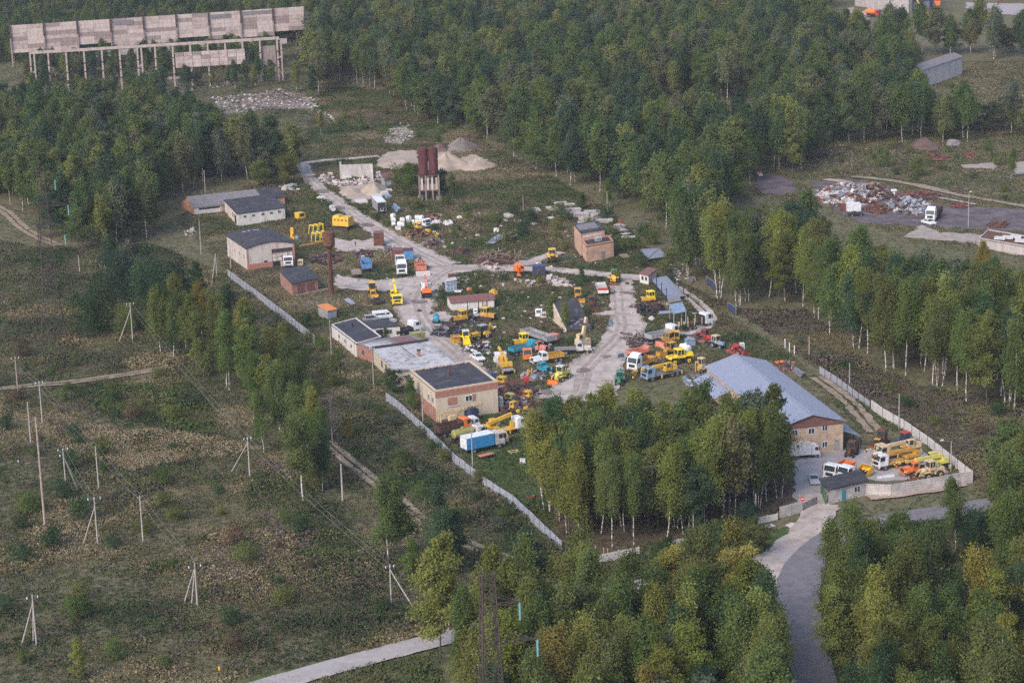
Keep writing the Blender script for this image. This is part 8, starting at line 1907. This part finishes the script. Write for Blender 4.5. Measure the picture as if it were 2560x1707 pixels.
wood('W', [(980, 95), (1400, 90), (1400, 125), (980, 120)], 6, 25, (6, 9), (0, 0, 1, 6), False)
wood('W', [(1240, 1135), (1450, 1104), (1800, 1104), (1735, 1180), (1600, 1238), (1300, 1228)], 4.2, 26, (13, 18), (7, 2, 0, 0))
wood('W', [(1480, 1345), (1600, 1318), (1725, 1300), (1735, 1270), (1700, 1258), (1500, 1300)], 3.6, 33, (7, 10), (3, 1, 3, 1), False)
wood('W', [(1060, 1530), (1700, 1510), (1840, 1800), (1000, 1800)], 5.0, 27, (12, 17), (6, 2, 1, 0))
wood('W', [(1930, 1430), (2075, 1440), (2150, 1580), (2400, 1470), (2420, 1820), (1940, 1820)], 5.5, 28, (10, 15), (6, 2, 1, 0))
wood('W', [(2300, 1180), (2420, 1150), (2420, 1430), (2320, 1410)], 5, 29, (11, 16), (6, 2, 1, 0))
wood('W', [(60, 205), (640, 158), (640, 132), (60, 176)], 5.0, 30, (8, 13), (6, 2, 2, 0), False)
wood('W', [(70, 240), (640, 196), (640, 180), (70, 220)], 5.5, 31, (6, 11), (6, 2, 2, 0), False)
wood('W', [(-100, 260), (60, 255), (240, 262), (460, 255), (470, 300), (-100, 330)], 6, 32, (7, 13), (6, 2, 2, 0), False)
build_wood()
# trees that stand out
def one(kind, fr, u, v, h, hue, label, name=None, cat='tree', wide=1.0, group=None):
 return tree(kind, G(fr, u, v), h, hue, label, group, cat, name, wide=wide)
one('aspen', 'W', 283, 425, 10, 'red', 'slim red autumn tree among the green left-hand woods', wide=.8)
one('round', 'W', 600, 428, 7.5, 'olive', 'left one of two broad olive bushes behind the long shed', name='broad_bush', cat='bush')
one('round', 'W', 655, 425, 8, 'olive', 'right one of two broad olive bushes beside the dirt road bend', name='broad_bush', cat='bush')
one('birch', 'W', 737, 312, 8, 'yellowing', 'bright yellow young tree by the rubble strip, beyond the dirt road')
one('birch', 'W', 682, 212, 12, 'yellow-green', 'light green birch at the right end of the ruined hall')
one('aspen', 'W', 720, 225, 12, 'dark green', 'dark tree close right of the light birch by the ruined hall')
one('young', 'W', 830, 300, 5, 'green', 'small round green tree alone on the grassy clearing')
one('round', 'W', 938, 452, 9.5, 'green', 'big green tree hugging the left side of the rusty silos')
one('round', 'W', 1012, 440, 6, 'dark green', 'dark green small tree right of the rusty silos')
one('young', 'W', 1040, 455, 7, 'green', 'young tree in the weeds right of the silos')
one('birch', 'W', 1400, 480, 8.5, 'green', 'small weeping birch with a pale leaning trunk at the wood edge')
one('young', 'W', 1335, 480, 5, 'dark green', 'bushy dark tree behind the stacked slabs')
one('young', 'W', 1418, 650, 3.4, 'yellow-green', 'small yellow-green bush at the brick substation door')
one('young', 'W', 1338, 650, 4.5, 'dark green', 'dark bush at the left foot of the brick substation')
one('birch', 'D', 1690, 840, 7, 'yellow-green', 'slim yellow-green sapling against the black-roofed shed')
one('young', 'D', 1510, 730, 6, 'green', 'dense green tree on the left of the black-roofed shed')
one('young', 'D', 1380, 310, 3.4, 'yellow-green', 'yellow-green bush on the rubble beside the navy container')
one('willow', 'W', 290, 690, 12, 'blue-green', 'very dark willow, upper one of the dark clump in the left field')
one('willow', 'W', 395, 725, 11.5, 'blue-green', 'dark rounded willow, right one of the clump near the left fence')
one('willow', 'W', 215, 765, 9.5, 'dark green', 'broad dark willow, lowest of the clump beside the lattice pylon')
one('willow', 'W', 300, 765, 6.5, 'green', 'mid green low willow in front of the dark clump')
one('birch', 'W', 893, 1292, 15.5, 'green', 'tall birch behind the braced pole in the field', wide=1.3)
one('aspen', 'W', 915, 1280, 12, 'dark green', 'dark aspen close right of the tall birch in the field', wide=1.2)
one('birch', 'W', 697, 1152, 15.5, 'olive', 'big olive birch with white forked trunk below the tree belt', wide=1.3)
one('birch', 'W', 607, 1040, 12.5, 'green', 'birch with three white stems under the belt')
one('birch', 'W', 740, 1130, 12, 'dark green', 'dark birch right of the big olive birch')
one('willow', 'W', 340, 705, 10.5, 'dark green', 'dark willow in the middle of the dark clump')
one('aspen', 'W', 255, 640, 12, 'dark green', 'dark aspen behind the dark willows')
one('birch', 'W', 1020, 1325, 14.5, 'dark green', wide=1.25, label= 'dark green birch right of the braced pole, at the rutted track')
one('aspen', 'W', 1055, 1310, 11, 'dark green', 'dark aspen touching the dark birch by the rutted track')
one('birch', 'W', 1030, 1450, 12, 'yellow-green', 'pale birch where the concrete road enters the grove')
one('birch', 'W', 1085, 1690, 17, 'olive', 'tall olive birch before the bottom lattice pylon, left one')
one('birch', 'W', 1150, 1700, 17.5, 'green', 'tall green birch before the bottom lattice pylon, right one')
one('birch', 'W', 1060, 1600, 16, 'green', 'green birch at the corner where the concrete road meets the grove')
one('young', 'W', 945, 1320, 6.5, 'green', 'young birches in a clump left of the dark birch')
one('young', 'W', 800, 1010, 4.6, 'yellowing', 'bright yellow bush in the weeds below the long workshop')
one('round', 'G', 750, 830, 4.5, 'dark green', 'dark round bush against the workshop side wall')
one('young', 'G', 930, 1000, 7, 'green', 'tall bush at the left corner of the two-storey office')
one('young', 'G', 690, 320, 2.6, 'green', 'green bush in the courtyard of the workshop')
one('young', 'W', 185, 1560, 6.5, 'yellow-green', 'yellowish birch clump at the bottom of the left field')
one('round', 'W', 705, 755, 3, 'dark green', 'small dark shrub below the fence end')
one('birch', 'W', 2195, 1262, 12, 'green', 'slim birch in front of the concrete wall corner')
one('birch', 'W', 2052, 1300, 9, 'green', 'small birch overlapping the road beyond the gatehouse')
one('birch', 'W', 1985, 1420, 16, 'yellow-green', 'tall light birch at the road junction below the gatehouse')
one('birch', 'W', 1925, 1415, 15, 'green', 'tall green birch leaning over the road junction')
one('birch', 'W', 2045, 1440, 15, 'green', 'second tall birch behind the roadside notice')
one('willow', 'W', 2245, 1265, 6, 'blue-green', 'dark low willow at the road beyond the wall corner')
one('willow', 'W', 2150, 1300, 5, 'dark green', 'dark bush between the road and the roadside wood')
one('round', 'W', 1715, 1215, 4.5, 'blue-green', 'dark bush at the grove corner by the white wall')
one('round', 'W', 2110, 405, 5.5, 'green', 'round green bush alone in the grass behind the scrapyard')
one('young', 'W', 2030, 385, 7, 'green', 'pointed green tree left of the round bush in the far grass')
one('birch', 'W', 2322, 410, 9, 'green', 'thin birch at the right border behind the scrapyard')
one('birch', 'W', 2255, 672, 12.5, 'yellowing', 'golden birch at the scrapyard edge')
one('birch', 'W', 60, 465, 11, 'yellowing', 'golden birch at the left border above the field track')
one('birch', 'W', 95, 480, 8, 'yellowing', 'low golden birch by the lattice pylon')
for i, (u, v, h, hue) in enumerate([(70, 150, 6, 'dark green'), (235, 140, 11, 'dark green'), (262, 142, 7, 'green'), (345, 130, 9, 'green'), (378, 128, 6, 'green'), (520, 112, 5, 'green'), (610, 100, 5, 'dark green'), (640, 100, 5.5, 'green')]):
 one('young', 'W', u, v, h, hue, f"{'tall' if h > 8 else 'low'} {hue} tree inside the ruined hall, {'first second third fourth fifth sixth seventh eighth'.split()[i]} from the left before its long wall", group='trees inside the ruined hall')
for i, (u, v, h, hue) in enumerate([(130, 225, 7, 'green'), (240, 228, 8, 'green'), (300, 222, 7, 'dark green'), (355, 225, 9, 'green'), (430, 215, 5, 'dark green'), (560, 205, 6, 'green'), (612, 190, 7, 'dark green')]):
 one('young', 'W', u, v, h, hue, f"young {hue} tree among the hall's front columns, {'first second third fourth fifth sixth seventh'.split()[i]} from the left", group="trees among the hall's front columns")
def bare_tree(fr, u, v, h, seed, label):
 rnd = random.Random(seed); mb = MB()
 stem_tubes(mb, [(0, 0, 0), (.15, 0, h * .4), (0, .1, h * .75), (.1, 0, h)], h * .012, .02, 6, DEADBARK)
 t = thing('bare_tree', label, 'tree', G(fr, u, v), rnd.uniform(0, 6))
 mb.build('trunk', t); lb = MB()
 for i in range(46):
  z = h * (.18 + .78 * i / 46); a = i * 2.4 + rnd.uniform(-.4, .4); L = (h - z) * .28 + .5
  p = Vector((math.cos(a) * L * .55, math.sin(a) * L * .55, z + L * .6)); q = Vector((math.cos(a) * L, math.sin(a) * L, z + L * 1.5))
  stem_tubes(lb, [(0.08, .03, z), p, q], .04, .012, 3, DEADBARK)
  stem_tubes(lb, [p, p + Vector((rnd.uniform(-.6, .6), rnd.uniform(-.6, .6), L * .7))], .025, .01, 3, DEADBARK)
 lb.build('branches', t)
bare_tree('L', 893, 800, 9.5, 3, 'leafless pinkish tree in front of the dark willows')
bare_tree('G', 190, 1310, 9.5, 4, 'leafless grey tree beside the yellow bush')
bare_tree('W', 2155, 870, 8, 5, 'leafless tree in the brush before the right-hand wood')
def shrubs(fr, poly, d, seed, hues, hr, where, group, limit):
 rnd = random.Random(seed)
 for x, y in scatter(fr, poly, d, seed, KEEPT, limit):
  hue = rnd.choice(hues); h = rnd.uniform(*hr)
  tree('shrub', Vector((x, y, 0)), h, hue, f"{'big' if h > (hr[0] + hr[1]) / 2 else 'small'} {hue} shrub in {where}", group, 'shrub', rnd=rnd)
shrubs('W', [(10, 800), (330, 830), (640, 1150), (960, 1400), (900, 1440), (520, 1540), (10, 1540)], 6.5, 31, ('dark green', 'dark green', 'green', 'olive', 'russet'), (1.0, 3.6), 'the rough field with the power poles', 'shrubs of the left field', 60)
shrubs('W', [(560, 700), (740, 790), (960, 990), (1280, 1270), (1080, 1240), (900, 1080), (740, 930)], 6, 32, ('olive', 'green', 'grey-green', 'dark green'), (1.2, 3.0), 'the strip outside the left fence', 'shrubs outside the left fence', 40)
shrubs('W', [(1560, 650), (1700, 722), (2000, 870), (2340, 930), (2340, 1060), (2200, 1030), (1900, 850), (1690, 715)], 7, 33, ('russet', 'olive', 'dark green', 'grey-green'), (1.0, 2.4), 'the brush outside the right fence', 'shrubs outside the right fence', 34)
shrubs('W', [(700, 430), (760, 470), (1000, 470), (1300, 470), (1540, 560), (1560, 640), (1300, 580), (1000, 540), (760, 510)], 7, 34, ('green', 'olive', 'dark green'), (1.2, 3.4), 'the weeds around the silos and slabs', 'shrubs in the upper yard', 40)
shrubs('W', [(1060, 640), (1400, 650), (1400, 760), (1280, 760), (1150, 720), (1050, 690)], 6, 35, ('dark green', 'green', 'olive'), (.9, 2.0), 'the weedy middle of the yard', 'shrubs in the middle of the yard', 14)
shrubs('W', [(1900, 1300), (2130, 1230), (2352, 1200), (2352, 1440), (2150, 1500), (1900, 1400)], 6, 36, ('dark green', 'olive', 'green'), (1.5, 3.2), 'the undergrowth right of the road', 'shrubs right of the road', 30)
shrubs('W', [(740, 200), (920, 210), (1080, 300), (1150, 350), (1000, 330), (760, 345)], 9, 37, ('olive', 'green', 'russet'), (1.0, 2.5), 'the clearing beyond the silos', 'shrubs of the upper clearing', 22)
shrubs('W', [(1880, 340), (2340, 330), (2340, 470), (2050, 430), (1880, 400)], 10, 38, ('olive', 'green', 'dark green'), (1.0, 2.4), 'the grass behind the scrapyard', 'shrubs behind the scrapyard', 20)
cover('ground_plants', 'low plants between the woods and clearings', [('W', [(-60, 300), (700, 180), (2420, 140), (2420, 1640), (-60, 1640)], 1.1, .1, .5, [('dgreen', 2), ('olive', 3), ('brown', 3), ('green', 2), ('ochre', 2)], 5)], 40)
cover('field_weeds', 'rough brown and green weeds over the left field', [
 ('W', [(-60, 545), (130, 575), (350, 560), (520, 630), (720, 785), (960, 965), (1290, 1260), (1250, 1330), (1040, 1450), (560, 1560), (300, 1640), (-60, 1640)], 3.2, .2, 1.3,
 [('dgreen', 3.5), ('brown', 2.5), ('green', 2.5), ('mauve', 1.6), ('olive', 3), ('ochre', 2.4), ('straw', .8)], 6),
 ('W', [(110, 965), (300, 985), (420, 995), (540, 1015), (600, 1030), (560, 1045), (400, 1060), (300, 1085), (250, 1062), (150, 1040)], 7, .4, 1.2, [('ochre', 1), ('straw', 5), ('brown', .5)], 6),
 ('W', [(150, 890), (440, 880), (500, 960), (480, 1005), (240, 955)], 4, .4, 1.6, [('dgreen', 2), ('green', 3), ('olive', .7)], 7),
 ('W', [(300, 1290), (560, 1230), (860, 1330), (900, 1430), (640, 1460), (330, 1420)], 3, .2, .9, [('brown', 1.5), ('ochre', 2), ('straw', 1.0), ('mauve', 1)], 6),
 ('W', [(600, 1040), (760, 1150), (880, 1290), (700, 1290), (560, 1180)], 3, .3, 1.5, [('dgreen', 2), ('green', 2), ('mauve', 1.4)], 7)], 41)
cover('yard_weeds', 'green and dry weeds growing all over the yard', [
 ('W', [(400, 500), (690, 375), (735, 200), (920, 205), (1130, 335), (1400, 480), (1560, 645), (1700, 745), (1860, 845), (1700, 850), (1500, 860), (1250, 930), (1130, 890), (960, 965), (530, 625)], 3.6, .1, .75,
 [('dgreen', 1.4), ('green', 3), ('olive', 3), ('brown', 2), ('ochre', 2.2), ('straw', 1.0)], 6),
 ('W', [(960, 965), (1130, 880), (1260, 920), (1240, 1110), (1290, 1240)], 3.6, .1, .7, [('green', 3), ('lawn', 3), ('olive', 1), ('dgreen', 1)], 6),
 ('H', [(420, 80), (800, 200), (1320, 460), (1700, 720), (2050, 940), (1900, 950), (1650, 700), (1250, 640), (900, 300), (640, 130)], 3.6, .1, .6, [('green', 3), ('lawn', 3), ('olive', 2), ('ochre', .7)], 6),
 ('W', [(1480, 620), (1620, 700), (1660, 790), (1600, 790), (1600, 720), (1490, 660)], 4, .1, .5, [('lawn', 4), ('green', 2), ('olive', 1)], 6)], 42)
cover('brush', 'brown and mauve brush outside the right-hand fence', [
 ('W', [(1545, 640), (1700, 712), (1850, 712), (2000, 845), (2140, 895), (2420, 915), (2420, 1190), (2240, 1150), (2235, 1095), (1900, 855), (1690, 715), (1640, 700)], 4.5, .2, 1.3,
 [('brown', 3), ('mauve', 3), ('olive', 2), ('ochre', 2.5)], 6)], 43)
cover('clearing_grass', 'dry grass of the clearings beyond the yard', [
 ('W', [(1850, 330), (2420, 300), (2420, 600), (2100, 560), (1900, 480), (1730, 450), (1730, 400)], 2.4, .15, .8, [('olive', 2), ('ochre', 2.4), ('green', 2), ('straw', 1.2), ('brown', 1.4)], 5),
 ('W', [(1460, 235), (1760, 235), (1790, 275), (1470, 285)], 2, .2, .9, [('ochre', 2), ('straw', 2), ('olive', 1)], 5),
 ('W', [(2200, 140), (2420, 140), (2420, 310), (2200, 310)], 1.6, .2, .9, [('ochre', 2), ('straw', 1), ('olive', 2), ('brown', 1)], 5),
 ('W', [(0, 130), (700, 60), (735, 240), (700, 380), (400, 400), (0, 400)], 1.1, .2, .9, [('olive', 2), ('dgreen', 3), ('brown', 2)], 5)], 44)
cover('undergrowth', 'leafy undergrowth along the asphalt road and under the trees', [
 ('W', [(1890, 1290), (1990, 1215), (2200, 1150), (2420, 1140), (2420, 1640), (1900, 1640)], 3.0, .3, 1.6, [('dgreen', 4), ('green', 2), ('olive', 2), ('brown', 1.5)], 7),
 ('W', [(560, 1610), (1030, 1485), (1400, 1380), (1755, 1300), (1770, 1360), (1800, 1480), (1830, 1640)], 2.6, .2, 1.3, [('dgreen', 2), ('green', 3), ('olive', 3), ('ochre', .6)], 7),
 ('W', [(1290, 1250), (1400, 1275), (1740, 1200), (1770, 1270), (1400, 1345), (1050, 1440), (1100, 1350)], 2.6, .2, 1.2, [('dgreen', 2), ('green', 3), ('olive', 2)], 7),
 ('W', [(1220, 1140), (1450, 1100), (1830, 1100), (1745, 1190), (1600, 1250), (1400, 1270), (1290, 1230)], 1.4, .1, .6, [('litter', 3), ('dgreen', 1.5), ('brown', 1)], 5)], 45)
# ---------------------------------------------------------------- the evening air
hz = MB(); hz.box(-1500, -60, -1.5, 1500, 2600, CAM_H + 12, mat('x_haze', (1, 1, 1)))
hm = bpy.data.materials.new('haze_air'); hm.use_nodes = True
for n in list(hm.node_tree.nodes): hm.node_tree.nodes.remove(n)
ho = hm.node_tree.nodes.new('ShaderNodeOutputMaterial'); hv = hm.node_tree.nodes.new('ShaderNodeVolumePrincipled')
hv.inputs['Color'].default_value = (0.80, 0.82, 0.95, 1); hv.inputs['Density'].default_value = 0.00006
hm.node_tree.links.new(hv.outputs[0], ho.inputs['Volume'])
hz.ms = [hm]
tag(hz.build('haze'), 'thin bluish evening haze over the whole land', 'haze', kind='stuff')
